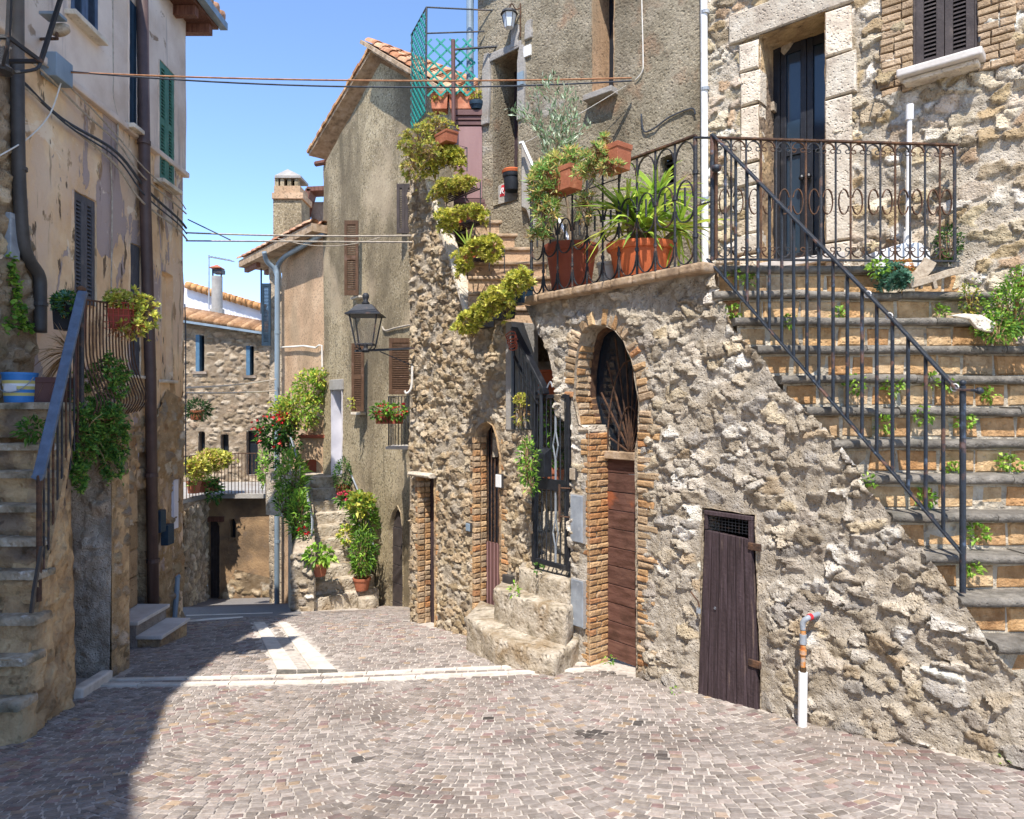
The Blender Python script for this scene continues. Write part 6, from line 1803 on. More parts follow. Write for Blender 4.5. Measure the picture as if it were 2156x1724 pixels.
# balcony with iron rail
bal = thing('balcony', 'small stone balcony with dark iron rail on the gable house', 'balcony', P(842, 940, 10.6))
Yb = 10.35; FBx = Frame((818 - UC) / F * Yb, Yb, (1, .0))
wb = (866 - 818) / F * Yb; zs = (VC - 940) / F * Yb; zr = (VC - 835) / F * Yb
mb = MB(); mb.box(FBx, -.04, wb + .4, zs - .04, zs, -.55, .03); mb.build('slab', MAT['white_band'], bal, bevel=.006)
mb = MB(); mb.flat([FBx.p(0, zr, 0), FBx.p(wb, zr + .01, 0)], .03, .01, FBx.en); mb.flat([FBx.p(0, zr, 0), FBx.p(0, zr, -.5)], .03, .01, (1, 0, 0)); mb.build('top_rail', MAT['iron'], bal)
for i in range(8):
    x = wb * i / 7
    mb = MB(); mb.tube(spline([FBx.p(x, zr, 0), FBx.p(x, zr - .3, .0), FBx.p(x + .01, zs + .25, .05), FBx.p(x, zs + .02, 0)], 4), .007, 6); mb.build('bar', MAT['iron'], bal)
for i in range(4):
    mb = MB(); mb.tube([FBx.p(0, zs, -.12 * i - .05), FBx.p(0, zr, -.12 * i - .05)], .007, 6); mb.build('bar', MAT['iron'], bal)

# lantern on its arm at the corner of the rubble wall
def lantern(name, label, top, w, h, arm, rim=.0, base=None):
    """top: centre of the finial; w body width at its top; h total height; arm: list of points"""
    t = thing(name, label, 'street lamp', arm[0] if base is None else base)
    x, y_, z_ = top
    zc = z_ - h * .36; zb = z_ - h * .86
    mb = MB(); mb.lathe((x, y_, z_ - h * .17), [(.035 * h / .8, 0), (.06 * h / .8, .02), (.03 * h / .8, .05), (.045 * h / .8, .08), (.05 * h / .8, .11), (.03 * h / .8, .135), (.002, .14)], 12); mb.build('finial', MAT['iron'], t, smooth=True)
    W2 = w / 2
    q = [(-1, -1), (1, -1), (1, 1), (-1, 1)]
    mb = MB(); lv = [(1.18, zc), (1.18, zc + .012), (1.0, zc + h * .04), (.5, z_ - h * .17), (.2, z_ - h * .16)]
    vs = [(x + a * W2 * s, y_ + b * W2 * s, zz) for s, zz in lv for a, b in q]
    fs = [(3, 2, 1, 0)] + [(i * 4 + k, i * 4 + (k + 1) % 4, i * 4 + 4 + (k + 1) % 4, i * 4 + 4 + k) for i in range(4) for k in range(4)] + [(16, 17, 18, 19)]
    mb.add(vs, fs); mb.build('roof', MAT['iron'], t)
    for a, b in q:
        mb = MB(); mb.tube([(x + a * W2 * .92, y_ + b * W2 * .92, zc), (x + a * W2 * .58, y_ + b * W2 * .58, zb)], .012 * h / .8, 4); mb.build('corner_bar', MAT['iron'], t)
        mb = MB(); mb.tube(spline([(x + a * W2 * .58, y_ + b * W2 * .58, zb), (x + a * W2 * .5, y_ + b * W2 * .5, zb - h * .06), (x + a * W2 * .12, y_ + b * W2 * .12, zb - h * .13)], 4), .009 * h / .8, 5); mb.build('cradle_bar', MAT['iron'], t)
    for i in range(4):
        (a, b), (c, d_) = q[i], q[(i + 1) % 4]
        mb = MB(); mb.add([(x + a * W2 * .88, y_ + b * W2 * .88, zc - .005), (x + c * W2 * .88, y_ + d_ * W2 * .88, zc - .005), (x + c * W2 * .55, y_ + d_ * W2 * .55, zb), (x + a * W2 * .55, y_ + b * W2 * .55, zb)], [(0, 1, 2, 3)]); mb.build('glass_pane', MAT['lamp_glass'], t)
        mb = MB(); mb.tube([(x + a * W2 * .58, y_ + b * W2 * .58, zb), (x + c * W2 * .58, y_ + d_ * W2 * .58, zb)], .012 * h / .8, 4); mb.build('base_rim', MAT['iron'], t)
    mb = MB(); mb.lathe((x, y_, zb - h * .14), [(.05 * h / .8, 0), (.06 * h / .8, .02), (.03 * h / .8, .05), (.035 * h / .8, h * .14)], 10); mb.build('socket', MAT['iron'], t)
    mb = MB(); mb.flat(arm, .035 * h / .8, .03 * h / .8, (0, 1, 0)); mb.build('arm', MAT['iron'], t)
    return t
Yl = 8.0
lt = lantern('street_lantern', 'black four-sided street lantern on a wall bracket in the centre', P(770, 622, Yl), .33, (738 - 622) / F * Yl + .02, [P(872, 733, 8.3), P(748, 739, Yl)])
mb = MB(); mb.flat([P(800, 740, Yl + .05), P(872, 771, 8.3)], .02, .012, (0, 1, 0)); mb.build('brace', MAT['iron'], lt)
# big lantern cut by the picture corner
lantern('corner_lantern', 'large black lantern cut off by the top left picture corner', P(2, -190, 4.3), .50, .98, [Vector((-4.0, 4.3, P(0, 110, 4.3).z)), P(14, 106, 4.3)])

# ------------------------------------------------------------------ lower pink house left of it
pk = thing('pink_house', 'lower pinkish roughcast house with zinc pipes behind the flower stair', 'house', (-4.6, 14.8, -4))
outK = uv(CB, [(590, 1300), (590, 548), (640, 520), (680.5, 498)])
outK = [(outK[0][0], outK[0][1] - .3), outK[1], outK[2], outK[3], (outK[3][0], outK[0][1] + .2)]
wall_sheet('wall', CB.shift(-.03), outK, [], MAT['plaster_pink'], pk, .07, lambda A, B: .015 * fbm(A * 1.3, B * 1.3, 1, 4, 95))
ak = outK[0][0]
SK = Frame(*CB.p(ak, 0, -.03)[:2], (-.35, 1)); SK2 = Frame(SK.p(1.6, 0).x, SK.p(1.6, 0).y, (.35, -1))
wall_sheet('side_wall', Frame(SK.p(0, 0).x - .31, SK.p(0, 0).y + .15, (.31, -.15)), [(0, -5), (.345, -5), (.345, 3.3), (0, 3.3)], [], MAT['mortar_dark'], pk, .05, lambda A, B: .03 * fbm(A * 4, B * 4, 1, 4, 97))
# roof: sloping sheet with tiles, eave to the left
(a0, b0), (a1, b1) = CB.ab(532, 552), CB.ab(690, 474)
d = Vector((a1 - a0, b1 - b0)); L3 = d.length
KS = Tilt(CB.p(a1, b1, 0), (CB.ex * (a0 - a1) + Vector((0, 0, b0 - b1))).normalized(), -CB.en, Vector((0, 0, 1)))
KS.en = KS.ex.cross(KS.ez); KS.en = KS.en if KS.en.z > 0 else -KS.en
mb = MB(); mb.box(KS, 0, L3, -.32, 2.6, -.16, -.01); rk = mb.build('roof', MAT['coping'], pk)
for r in range(int(L3 / (tl * .8))):
    for c in range(9):
        p = KS.p(r * tl * .8, -.26 + c * .205, 0)
        M4 = Matrix(((KS.ex.x, KS.ez.x, KS.en.x, p.x), (KS.ex.y, KS.ez.y, KS.en.y, p.y), (KS.ex.z, KS.ez.z, KS.en.z, p.z), (0, 0, 0, 1)))
        link('roof_tile', tile_mesh('g%d' % R.randrange(6)), MAT['tile'], rk, M4)
for i in range(5):
    c = i * .45 - .2
    mb = MB(); mb.box(KS, L3 - .75, L3 - .02, c, c + .09, -.26, -.162); mb.build('rafter', MAT['brown_wood'], rk)
# chimney
chm = thing('chimney', 'square rendered chimney with slotted head and pyramid cap', 'chimney', P(605, 480, 15.2))
def pbox(name, u0, u1, v0, v1, Y, dep, mat, parent, bevel=0.0):
    mb = MB(); p, q = P(u0, v1, Y), P(u1, v0, Y); mb.box(WORLD, p.x, q.x, p.z, q.z, -Y - dep, -Y); return mb.build(name, MAT[mat], parent, bevel=bevel)
pbox('shaft', 575, 635, 418, 500, 15.2, .6, 'plaster_grey', chm); pbox('brick_course', 572, 638, 405, 418, 15.15, .7, 'plaster_pink', chm, .01); pbox('collar', 577, 632, 391, 405, 15.2, .58, 'plaster_pink', chm)
for u in (582, 594, 609, 624): pbox('slot_post', u - 4, u + 4, 374, 391, 15.22, .12, 'plaster_grey', chm); pbox('slot_post', u - 4, u + 4, 374, 391, 15.6, .12, 'plaster_grey', chm)
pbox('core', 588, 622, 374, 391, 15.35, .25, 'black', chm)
p, q = P(578, 374, 15.18), P(633, 374, 15.18); ap = P(605, 360, 15.45)
mb = MB(); mb.add([(p.x, 15.18, p.z), (q.x, 15.18, p.z), (q.x, 15.76, p.z), (p.x, 15.76, p.z), (p.x, 15.18, p.z + .05), (q.x, 15.18, p.z + .05), (q.x, 15.76, p.z + .05), (p.x, 15.76, p.z + .05), (ap.x, 15.47, ap.z + .05)], [(3, 2, 1, 0), (0, 1, 5, 4), (1, 2, 6, 5), (2, 3, 7, 6), (3, 0, 4, 7), (4, 5, 8), (5, 6, 8), (6, 7, 8), (7, 4, 8)]); mb.build('cap', MAT['cement'], chm)
# stone gable glimpsed beside the chimney
gg = thing('stone_gable', 'bit of grey stone gable with tiled verge behind the chimney', 'house', P(660, 470, 17))
pbox('wall', 655, 700, 425, 520, 17, 1.0, 'far_stone', gg)
mb = MB(); mb.flat([P(640, 462, 16.8), P(655, 404, 16.8)], .5, .12, (0, 1, 0)); mb.build('verge', MAT['brown_wood'], gg); mb = MB(); mb.flat([P(652, 404, 16.8), P(700, 402, 16.8)], .5, .1, (0, 1, 0)); mb.build('eave', MAT['brown_wood'], gg)
# zinc pipes of the pink house
zp = thing('zinc_downpipe', 'blue-grey zinc downpipe with forked head at the pink house corner', 'pipe', P(583, 1290, 14.9))
Yp = 14.75
mb = MB(); mb.tube([P(584, 575, Yp), P(583, 1286, Yp)], .055, 10); smooth_by_angle(mb.build('pipe', MAT['zinc'], zp))
mb = MB(); mb.tube(spline([P(556, 530, Yp - .2), P(562, 550, Yp - .1), P(578, 566, Yp), P(584, 582, Yp)], 5), .05, 10); mb.build('left_branch', MAT['zinc'], zp, smooth=True)
mb = MB(); mb.tube(spline([P(680, 492, 13.3), P(630, 522, 14.1), P(600, 540, 14.6), P(585, 560, Yp), P(584, 580, Yp)], 5), .05, 10); mb.build('right_branch', MAT['zinc'], zp, smooth=True)
for v in (700, 860, 1000, 1140): mb = MB(); mb.tube([P(584, v - 3, Yp), P(584, v + 3, Yp)], .062, 10); mb.build('bracket', MAT['zinc'], zp)
# dark blue shutter hung at the corner
cs = tag(thing('corner_shutter', 'dark blue louvred shutter leaf open beside the zinc downpipe', 'shutter', P(561, 725, 15)), 'dark blue louvred shutter leaf open beside the zinc downpipe', 'shutter')
open_leaf(552, 571, 597, 728, 15.0, 'shutter_teal', 40, None, parent=cs, mid=False)
# wall conduit on the pink front
cond = tag(MB().tube([CB.p(*CB.ab(592, 731, .03), .03), CB.p(*CB.ab(640, 728, .03), .03), CB.p(*CB.ab(665, 732, .03), .03), CB.p(*CB.ab(671, 727, .03), .03), CB.p(*CB.ab(678, 727, .03), .03), CB.p(*CB.ab(679, 800, .03), .03)], .018, 6).build('wall_cable', MAT['cable_pale']), 'pale cable stapled across the pink house front', 'cable')

# ------------------------------------------------------------------ flower stair in the centre
fs_ = thing('flower_stair', 'worn stone stair between potted plants leading up to the gable house', 'stair', (-2.7, 11.3, -3.1))
L0, R0, L1, R1 = Vector((-3.05, 10.9, 0)), Vector((-2.17, 11.62, 0)), Vector((-3.66, 12.9, 0)), Vector((-3.2, 13.15, 0))
zg = G(-2.8, 11.0)
nst = 10; rise = (-1.22 - zg) / nst
for i in range(nst):
    a, b = L0.lerp(L1, i / nst), R0.lerp(R1, i / nst); c, d = R0.lerp(R1, (i + 2.2) / nst), L0.lerp(L1, (i + 2.2) / nst)
    rock('step', [(a.x, a.y), (b.x, b.y), (c.x, c.y), (d.x, d.y)], zg + rise * (i - .6), zg + rise * (i + 1), fs_, 'pale_step', .016, .07, i + 2)
mb = MB(); mb.prism(HOR, [tuple(L1.lerp(L0, .1)[:2]), tuple(R1.lerp(R0, .1)[:2]), (-3.35, 13.5), (-4.6, 14.7), (-4.7, 13.6)], -2.0, -1.215); mb.build('head_landing', MAT['pale_step'], fs_)
mb = MB(); mb.prism(HOR, [(-3.15, 11.05), (-2.3, 11.75), (-3.25, 13.2), (-3.75, 12.95)], zg - .5, zg + .12); mb.build('stair_core', MAT['pale_step'], fs_)
for i in range(nst - 1):
    a, b = L0.lerp(L1, (i + .6) / nst) - Vector((.08, 0, 0)), R0.lerp(R1, (i + .6) / nst); mb = MB(); mb.prism(HOR, [(a.x, a.y), (b.x, b.y), tuple(R1[:2]), (L1.x - .08, L1.y)], zg + rise * (i + .1), zg + rise * (i + .85)); mb.build('stair_fill', MAT['pale_step'], fs_)
# cheek wall on the left, rubble face to the front
lw = [(-3.00, 10.86), (-3.34, 10.85), (-3.85, 12.3), (-4.62, 14.7), (-4.4, 14.75), (-3.62, 12.9)]
mb = MB(); n = len(lw)
tops = [-2.15, -2.2, -1.35, -1.25, -1.25, -1.3]
vs = [(x, y_, G(x, y_) - .3) for x, y_ in lw] + [(x, y_, t) for (x, y_), t in zip(lw, tops)]
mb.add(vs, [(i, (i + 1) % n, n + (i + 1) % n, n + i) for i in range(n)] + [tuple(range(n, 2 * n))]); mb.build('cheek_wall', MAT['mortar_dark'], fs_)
CF = Frame(-3.36, 10.84, (1, 0))
rubble_wall(fs_, CF, [(-.01, -3.4), (.36, -3.4), (.34, -2.15), (0, -2.2)], [], .14, .1, .025, PAL_LOW, lin('#a89a86'), hmax=.05, rough=.03, big=.03, seed=77)
rock('loose_block', [(-2.35, 11.0), (-2.12, 11.12), (-2.2, 11.3), (-2.43, 11.2)], zg - .2, zg + .16, fs_, 'pale_step', .02, .07, 33)
# terracotta arch parapet at the head
tp = thing('terracotta_parapet', 'pinkish brick parapet with a little arch at the head of the flower stair', 'wall', P(665, 1000, 13.4))
TP = Frame(P(632, 0, 13.5).x, 13.5, (1, 0)); wt = (690 - 632) / F * 13.5
za, zb_ = (VC - 1000) / F * 13.5, (VC - 922) / F * 13.5
ar_ = [(wt * .42 + .24 * math.cos(t), za + .30 * math.sin(t)) for t in np.linspace(math.pi, 0, 12)]
wall_sheet('face', TP, [(0, za - .3), (wt, za - .3), (wt, zb_), (0, zb_)], [[(ar_[0][0], za - .31)] + ar_ + [(ar_[-1][0], za - .31)]], MAT['plaster_pink'], tp, .05)
mb = MB(); mb.box(TP, 0, wt, za - .3, zb_, -.4, -.3); mb.build('back', MAT['terra_brown'], tp); mb = MB(); mb.box(TP, -.03, wt + .03, zb_ + .001, zb_ + .06, -.4, .05); mb.build('coping', MAT['terra_brown'], tp, bevel=.01)
pbox('planter_box', 643, 684, 878, 921, 13.6, .3, 'plaster_pink', tp)
# handrails of the flower stair
for (name, lab, pts, posts) in (('left_handrail', 'grey flat handrail down the left side of the flower stair', [P(611, 915, 13.2), P(640, 1010, 12.3), P(658, 1095, 11.3), P(656, 1165, 11.2)], []),
                                ('right_handrail', 'slim grey handrail down the right side of the flower stair', [P(725, 963, 13.0), P(757, 1040, 12.2), P(780, 1110, 11.8), P(788, 1160, 11.7)], [])):
    t = thing('stair_handrail', lab, 'handrail', pts[-1])
    mb = MB(); mb.flat(pts, .045 if 'left' in name else .028, .02, (0, 1, 0)); mb.build('rail', MAT['grey_metal'], t)
    for p in pts[:3]: mb = MB(); mb.tube([p, p - Vector((0, 0, .9 if 'left' in name else .75))], .014, 6); mb.build('post', MAT['grey_metal'], t)

# ------------------------------------------------------------------ terrace building round the corner and the far houses
tb = thing('terrace_building', 'shaded stone building with door below a railed plant terrace', 'house', P(500, 1258, 16.5))
Yt = 16.5; T1 = Frame(P(436, 0, Yt).x, Yt, (1, 0)); zb0 = -5; zt0 = (VC - 1046) / F * Yt
tw_ = (572 - 436) / F * Yt
def tr(u0, u1, v0, v1): return [T1.ab(u0, v1), T1.ab(u1, v1), T1.ab(u1, v0), T1.ab(u0, v0)]
tdoor = tr(438, 463, 1098, 1262); twin = tr(484, 497, 1092, 1138)
wall_sheet('wall', T1, [(0, zb0), (tw_ + .6, zb0), (tw_ + .6, zt0), (0, zt0)], [tdoor, twin], MAT['far_plaster'], tb, .08, lambda A, B: .03 * fbm(A * 1.5, B * 1.5, 1, 4, 99))
reveal('door_reveal', T1, tdoor, .2, MAT['far_plaster'], tb); reveal('window_reveal', T1, twin, .2, MAT['far_plaster'], tb)
for i in range(4):
    a0 = tdoor[0][0] + (tdoor[1][0] - tdoor[0][0]) * i / 4; a1 = tdoor[0][0] + (tdoor[1][0] - tdoor[0][0]) * (i + 1) / 4
    mb = MB(); mb.box(T1, a0 + .004, a1 - .004, zb0, tdoor[2][1], -.2, -.15); mb.build('door_board', MAT['shutter_dark'], tb)
mb = MB(); mb.box(T1, tdoor[0][0] - .1, tdoor[1][0] + .1, tdoor[2][1] + .003, tdoor[2][1] + .12, -.1, .05); mb.build('door_lintel', MAT['brown_wood'], tb)
mb = MB(); mb.box(T1, twin[0][0], twin[1][0], twin[0][1], twin[2][1], -.22, -.18); mb.build('dark_pane', MAT['glass_dark'], tb)
q0 = P(392, 0, 14.6); T2 = Frame(q0.x, q0.y, (T1.o.x - q0.x, T1.o.y - q0.y)); l2 = math.hypot(T1.o.x - q0.x, T1.o.y - q0.y)
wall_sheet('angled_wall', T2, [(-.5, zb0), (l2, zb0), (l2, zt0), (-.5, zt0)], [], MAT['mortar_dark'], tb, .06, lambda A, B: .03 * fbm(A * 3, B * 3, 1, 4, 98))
rubble_wall(tb, T2.shift(.01), [(-.4, -4.9), (l2, -4.9), (l2, zt0 - .01), (-.4, zt0 - .01)], [], .24, .17, .035, PAL_IVY + PAL_PALEBRICK, lin('#8d7d68'), hmax=.06, rough=.03, seed=78)
wall_lo = [(0, -4.6), (tw_, -4.6), (tw_, -3.9), (tw_ * .45, -3.7), (tw_ * .25, -4.2)]
rubble_wall(tb, T1.shift(.012), wall_lo, [tdoor], .22, .15, .04, PAL_IVY, lin('#8d7a62'), hmax=.04, rough=.02, empty=.4, seed=79)
mb = MB(); mb.prism(HOR, [(q0.x - .5, q0.y - .35), (T1.o.x + .1, Yt - .3), (T1.o.x + tw_ + .6, Yt - .25), (T1.o.x + tw_ + .6, 20), (q0.x - 4, 20)], zt0 + .001, zt0 + .10); mb.build('terrace_slab', MAT['cement'], tb)
tr_ = thing('terrace_railing', 'thin vertical-bar iron railing round the plant terrace', 'railing', P(480, 1045, 16.2))
path = [Vector((q0.x - .3, q0.y - .1, zt0 + .1)), Vector((T1.o.x + .1, Yt - .2, zt0 + .1)), Vector((T1.o.x + tw_ + .3, Yt - .15, zt0 + .1))]
hR = .92
mb = MB(); mb.flat([p + Vector((0, 0, hR)) for p in path], .04, .02, (0, 1, 0)); mb.build('top_rail', MAT['rust'], tr_)
for s in range(2):
    n = 12 if s == 0 else 22
    for i in range(n):
        p = path[s].lerp(path[s + 1], i / n); mb = MB(); mb.tube([p, p + Vector((0, 0, hR))], .009, 5); mb.build('bar', MAT['rust'], tr_)

fb = thing('blue_window_house', 'grey rubble house with tall blue-trimmed windows round the corner', 'house', P(480, 1000, 19))
Yf = 19.0; T3 = Frame(P(385, 0, Yf).x, Yf, (1, .0)); wf = (575 - 385) / F * Yf
def t3(u0, u1, v0, v1): return [T3.ab(u0, v1), T3.ab(u1, v1), T3.ab(u1, v0), T3.ab(u0, v0)]
fw = [t3(413, 431, 705, 782), t3(519, 535, 728, 790), t3(418, 432, 908, 985), t3(465, 482, 914, 985), t3(519, 543, 907, 1000)]
zt3 = T3.ab(400, 672)[1]; zt4 = T3.ab(572, 706)[1]
outF = [(0, -3.2), (wf + .3, -3.2), (wf + .3, zt4), (0, zt3)]
rubble_wall(fb, T3, outF, fw, .22, .12, .036, [lin(c) for c in ('#b5a48f', '#c4b49e', '#a3927d', '#cfc0aa', '#b09a82', '#9c8a72')], lin('#9c8b76'), hmax=.05, rough=.02, empty=.2, seed=80)
for i, h in enumerate(fw):
    reveal('window_reveal', T3, h, .2, MAT['far_stone'], fb)
    backing(fb, T3, (h[0][0], h[1][0], h[0][1], h[2][1]), -.18)
    if i < 2:
        mb = MB(); mb.box(T3, h[0][0], h[0][0] + .10, h[0][1], h[2][1], -.15, .03); mb.build('blue_frame', MAT['trim_blue'], fb)
        mb = MB(); mb.box(T3, h[0][0] - .08, h[1][0] + .08, h[0][1] - .07, h[0][1] - .002, -.1, .08); mb.build('window_sill', MAT['far_stone'], fb)
# its eave tiles
for i in range(30):
    x = -.1 + i * .085 * 1.0 * (wf + .3) / 2.5
    if x > wf + .2: break
    z_ = zt3 + (zt4 - zt3) * x / wf
    c = [k_ * kk for kk in [R.uniform(.75, 1.05)] for k_ in R.choice([lin('#b09070'), lin('#a08060'), lin('#c0a280')])[:3]]
    mb = MB(c); mb.tube([T3.p(x, z_ + .05, .3), T3.p(x, z_ + .30, -.45)], .085, 8); mb.build('roof_tile', MAT['tile'], fb, smooth=True)
mb = MB(); mb.flat([T3.p(-.2, zt3 - .04, .22), T3.p(wf + .3, zt4 - .04, .22)], .18, .06, (0, 1, 0)); mb.build('gutter', MAT['zinc'], fb)
# white house above
wh = thing('white_house', 'pale whitewashed house wall with tiled verge against the sky', 'house', P(470, 640, 22))
T4 = Frame(P(385, 0, 22).x, 22, (1, 0)); w4_ = (575 - 385) / F * 22
e0, e1 = T4.ab(395, 606), T4.ab(560, 655)
wall_sheet('wall', T4, [(0, .5), (w4_, .5), (w4_, e1[1] - .02), (0, e0[1] + .03)], [], MAT['white_wall'], wh, .3)
for i in range(14):
    t0_, t1_ = i / 14, (i + 1) / 14
    p, q = T4.p(e0[0] + (e1[0] - e0[0]) * t0_, e0[1] + (e1[1] - e0[1]) * t0_ + .08, .1), T4.p(e0[0] + (e1[0] - e0[0]) * t1_, e0[1] + (e1[1] - e0[1]) * t1_ + .08, .1)
    c = [k_ * kk for kk in [R.uniform(.8, 1.1)] for k_ in lin('#cba070')[:3]]; mb = MB(c); mb.tube([p, q], .11, 8, r1=.13); mb.build('verge_tile', MAT['tile'], wh, smooth=True)
fl_ = thing('flue_pipe', 'round cement flue with small square cowl beyond the tiled roof', 'chimney', P(457, 670, 20.5))
mb = MB(); mb.tube([P(457, 672, 20.5), P(457, 582, 20.5)], .15, 14); smooth_by_angle(mb.build('flue', MAT['cement'], fl_)); mb = MB(); mb.tube([P(457, 660, 20.5), P(457, 651, 20.5)], .2, 14); mb.build('collar', MAT['cement'], fl_)
for du in (-9, 9): mb = MB(); mb.tube([P(457 + du, 582, 20.45), P(457 + du, 566, 20.45)], .025, 6); mb.build('cowl_leg', MAT['iron'], fl_)
pbox('cowl_box', 449, 467, 566, 575, 20.4, .25, 'iron', fl_); mb = MB(); c0 = P(457, 560, 20.5); mb.lathe(c0, [(.22, -.08), (.23, -.06), (.03, .03)], 4, rot=.78); mb.build('cowl_cap', MAT['terracotta'], fl_)
an = thing('tv_antenna', 'thin television aerial on a mast above the white house', 'antenna', P(440, 640, 21))
mb = MB(); mb.tube([P(440, 650, 21), P(440, 537, 21)], .02, 6); mb.build('mast', MAT['grey_metal'], an); mb = MB(); mb.tube([P(438, 540, 21), P(492, 550, 21)], .022, 6); mb.build('boom', MAT['grey_metal'], an)
for i in range(7): p = P(446 + i * 7, 541.5 + i * 1.3, 21); mb = MB(); mb.tube([p - Vector((0, .25, 0)), p + Vector((0, .25, .02))], .01, 5); mb.build('element', MAT['grey_metal'], an)
an2 = tag(MB().tube([P(550, 660, 16), P(550, 565, 16)], .02, 6).build('antenna_mast', MAT['cable_dark']), 'thin dark mast beside the blue corner shutter', 'antenna')
# ------------------------------------------------------------------ pots and plants
def bl(u, v, ru, rv, Y, dep, n, shell=.5):
    c = P(u, v, Y); return blob(c, (ru / F * Y, dep, rv / F * Y), n, shell)

def round_pot(parent, base, rt, rb, h, mat, sy=1.0, rim=.03, name='pot', n=22):
    mb = MB(); mb.lathe(base, [(rb * .96, 0), (rb, .01), (rt * .93, h - rim * 1.6), (rt, h - rim * 1.5), (rt * 1.04, h - rim), (rt * 1.04, h), (rt * .93, h), (rt * .9, h - .03)], n, sy=sy)
    o = smooth_by_angle(mb.build(name, MAT[mat], parent), 35)
    mb = MB(); mb.lathe(Vector(base) + Vector((0, 0, h - .035)), [(rt * .9, -.005), (rt * .5, .008)], n, sy=sy); mb.build('soil', MAT['soil'], parent)
    return o

def trough(parent, fr, a, b, c, w, h, d, mat, name='planter', ribs=True):
    """tapered rectangular planter: a,b,c = centre bottom in the frame"""
    mb = MB(); t = .86
    def ring(s, z, sd=None): sd = sd or s; return [fr.p(a + x * w / 2 * s, b + z, c + y * d / 2 * sd) for x, y in ((-1, -1), (1, -1), (1, 1), (-1, 1))]
    lv = [(t, 0), (t + .04, h * .3), (.94, h * .78), (1.0, h * .80), (1.02, h), (.9, h), (.88, h * .85)]
    vs = [p for s, z in lv for p in ring(s, z)]
    fs = [(3, 2, 1, 0)] + [(i * 4 + k, i * 4 + (k + 1) % 4, i * 4 + 4 + (k + 1) % 4, i * 4 + 4 + k) for i in range(len(lv) - 1) for k in range(4)] + [tuple(len(lv) * 4 - 4 + k for k in range(4))]
    mb.add(vs, fs); return mb.build(name, MAT[mat], parent, bevel=.006)

def rosy(parent, blobs, cols, r=.03, k=9, name='foliage', stems=0, stemcol=DRY, droop=0.0, w=.45, thin=1.0):
    f = Fol()
    if thin < 1:
        blobs = [(lambda kk: (c[kk] + RN.normal(0, .012, (len(kk), 3)), d[kk]))(RN.permutation(len(c))[:max(6, int(len(c) * thin))]) for c, d in blobs]
    for (c, d) in blobs:
        ax = d + np.array([0, -.25, .7]) + RN.normal(0, .25, d.shape)
        f.rosettes(c, ax, RN.uniform(.7, 1.3, len(c)) * r, cols, k, w=w)
        if stems:
            idx = RN.integers(0, len(c), stems); ctr = c.mean(0)
            f.tubes([spline([ctr + (c[i] - ctr) * .2, ctr + (c[i] - ctr) * .6 + RN.normal(0, .02, 3), c[i]], 2) for i in idx], .0025, R.choice(stemcol), 3)
    for (c, d) in blobs:
        n = max(2, len(c) // 7); idx = RN.integers(0, len(c), n); ctr = c.mean(0)
        tip = ctr + (c[idx] - ctr) * RN.uniform(1.15, 1.6, (n, 1)) + np.array([0, 0, 1]) * RN.uniform(-.05, .03, (n, 1))
        f.tubes([spline([ctr + (c[i] - ctr) * .6, ctr + (c[i] - ctr) * 1.05 + RN.normal(0, .01, 3), tip[j]], 2) for j, i in enumerate(idx)], .002, R.choice(stemcol), 3)
        f.rosettes(tip, d[idx] + np.array([0, 0, .5]), RN.uniform(.35, .75, n) * r, cols, 7, w=w)
        k = RN.integers(0, len(c), n * 2); f.leaves(c[k] - np.array([0, 0, .6]) * r, RN.normal(0, 1, (n * 2, 3)) + np.array([0, 0, -.4]), r * 1.3, r * .3, DRY, .1)
    return f.build(name, parent)

def leafy(parent, blobs, cols, L=.05, W=.025, name='foliage', up=.3, bend=.2, var=.25, stems=0):
    f = Fol()
    for (c, d) in blobs:
        f.leaves(c, d + np.array([0, 0, up]) + RN.normal(0, .6, d.shape), RN.uniform(.6, 1.3, len(c)) * L, RN.uniform(.7, 1.2, len(c)) * W, cols, .2, var, bend)
        if stems:
            idx = RN.integers(0, len(c), stems); ctr = c.mean(0); ctr[2] = c[:, 2].min()
            f.tubes([spline([ctr + (c[i] - ctr) * .05, ctr + (c[i] - ctr) * .5 + np.array([0, 0, .03]), c[i]], 2) for i in idx], .004, R.choice(DRY), 3)
    return f.build(name, parent)

# yucca in the wide tub
yu = thing('yucca', 'large spiky yellow-green yucca in a wide orange tub behind the hoop railing', 'potted plant', (1.08, 5.95, ZLAND))
b0 = Vector((1.09, 6.0, ZLAND))
round_pot(yu, b0, .285, .21, .36, 'terra_orange', sy=.8, rim=.04)
f = None
heads = [(P(1350, 480, 5.95), 80, .62), (P(1385, 410, 6.0), 56, .52), (P(1318, 440, 5.9), 50, .5), (P(1432, 480, 5.95), 44, .5)]
for hc, n, L in heads:
    d = unit(RN.normal(0, 1, (n, 3)) * np.array([1, .8, .7]) + np.array([0, -.15, .45]))
    ln = RN.uniform(.55, 1.1, n) * L
    for i in range(n):
        fl = Fol(); fl.blades(np.array([hc]) + RN.normal(0, .012, (1, 3)), d[i:i + 1], ln[i], RN.uniform(.032, .05), cl('#a2bd4a', '#bccd5a', '#86a844', '#d2d86a', '#96b54a'), droop=.32)
        fl.build('leaf', yu)
mb = MB(); mb.tube([b0 + Vector((0, 0, .3)), heads[0][0]], .04, 8); mb.tube([b0 + Vector((.05, 0, .3)), heads[1][0]], .035, 8); mb.tube([b0 + Vector((-.05, 0, .3)), heads[2][0]], .035, 8); mb.tube([b0 + Vector((.1, 0, .3)), heads[3][0]], .03, 8); mb.build('stem', MAT['bark'], yu)
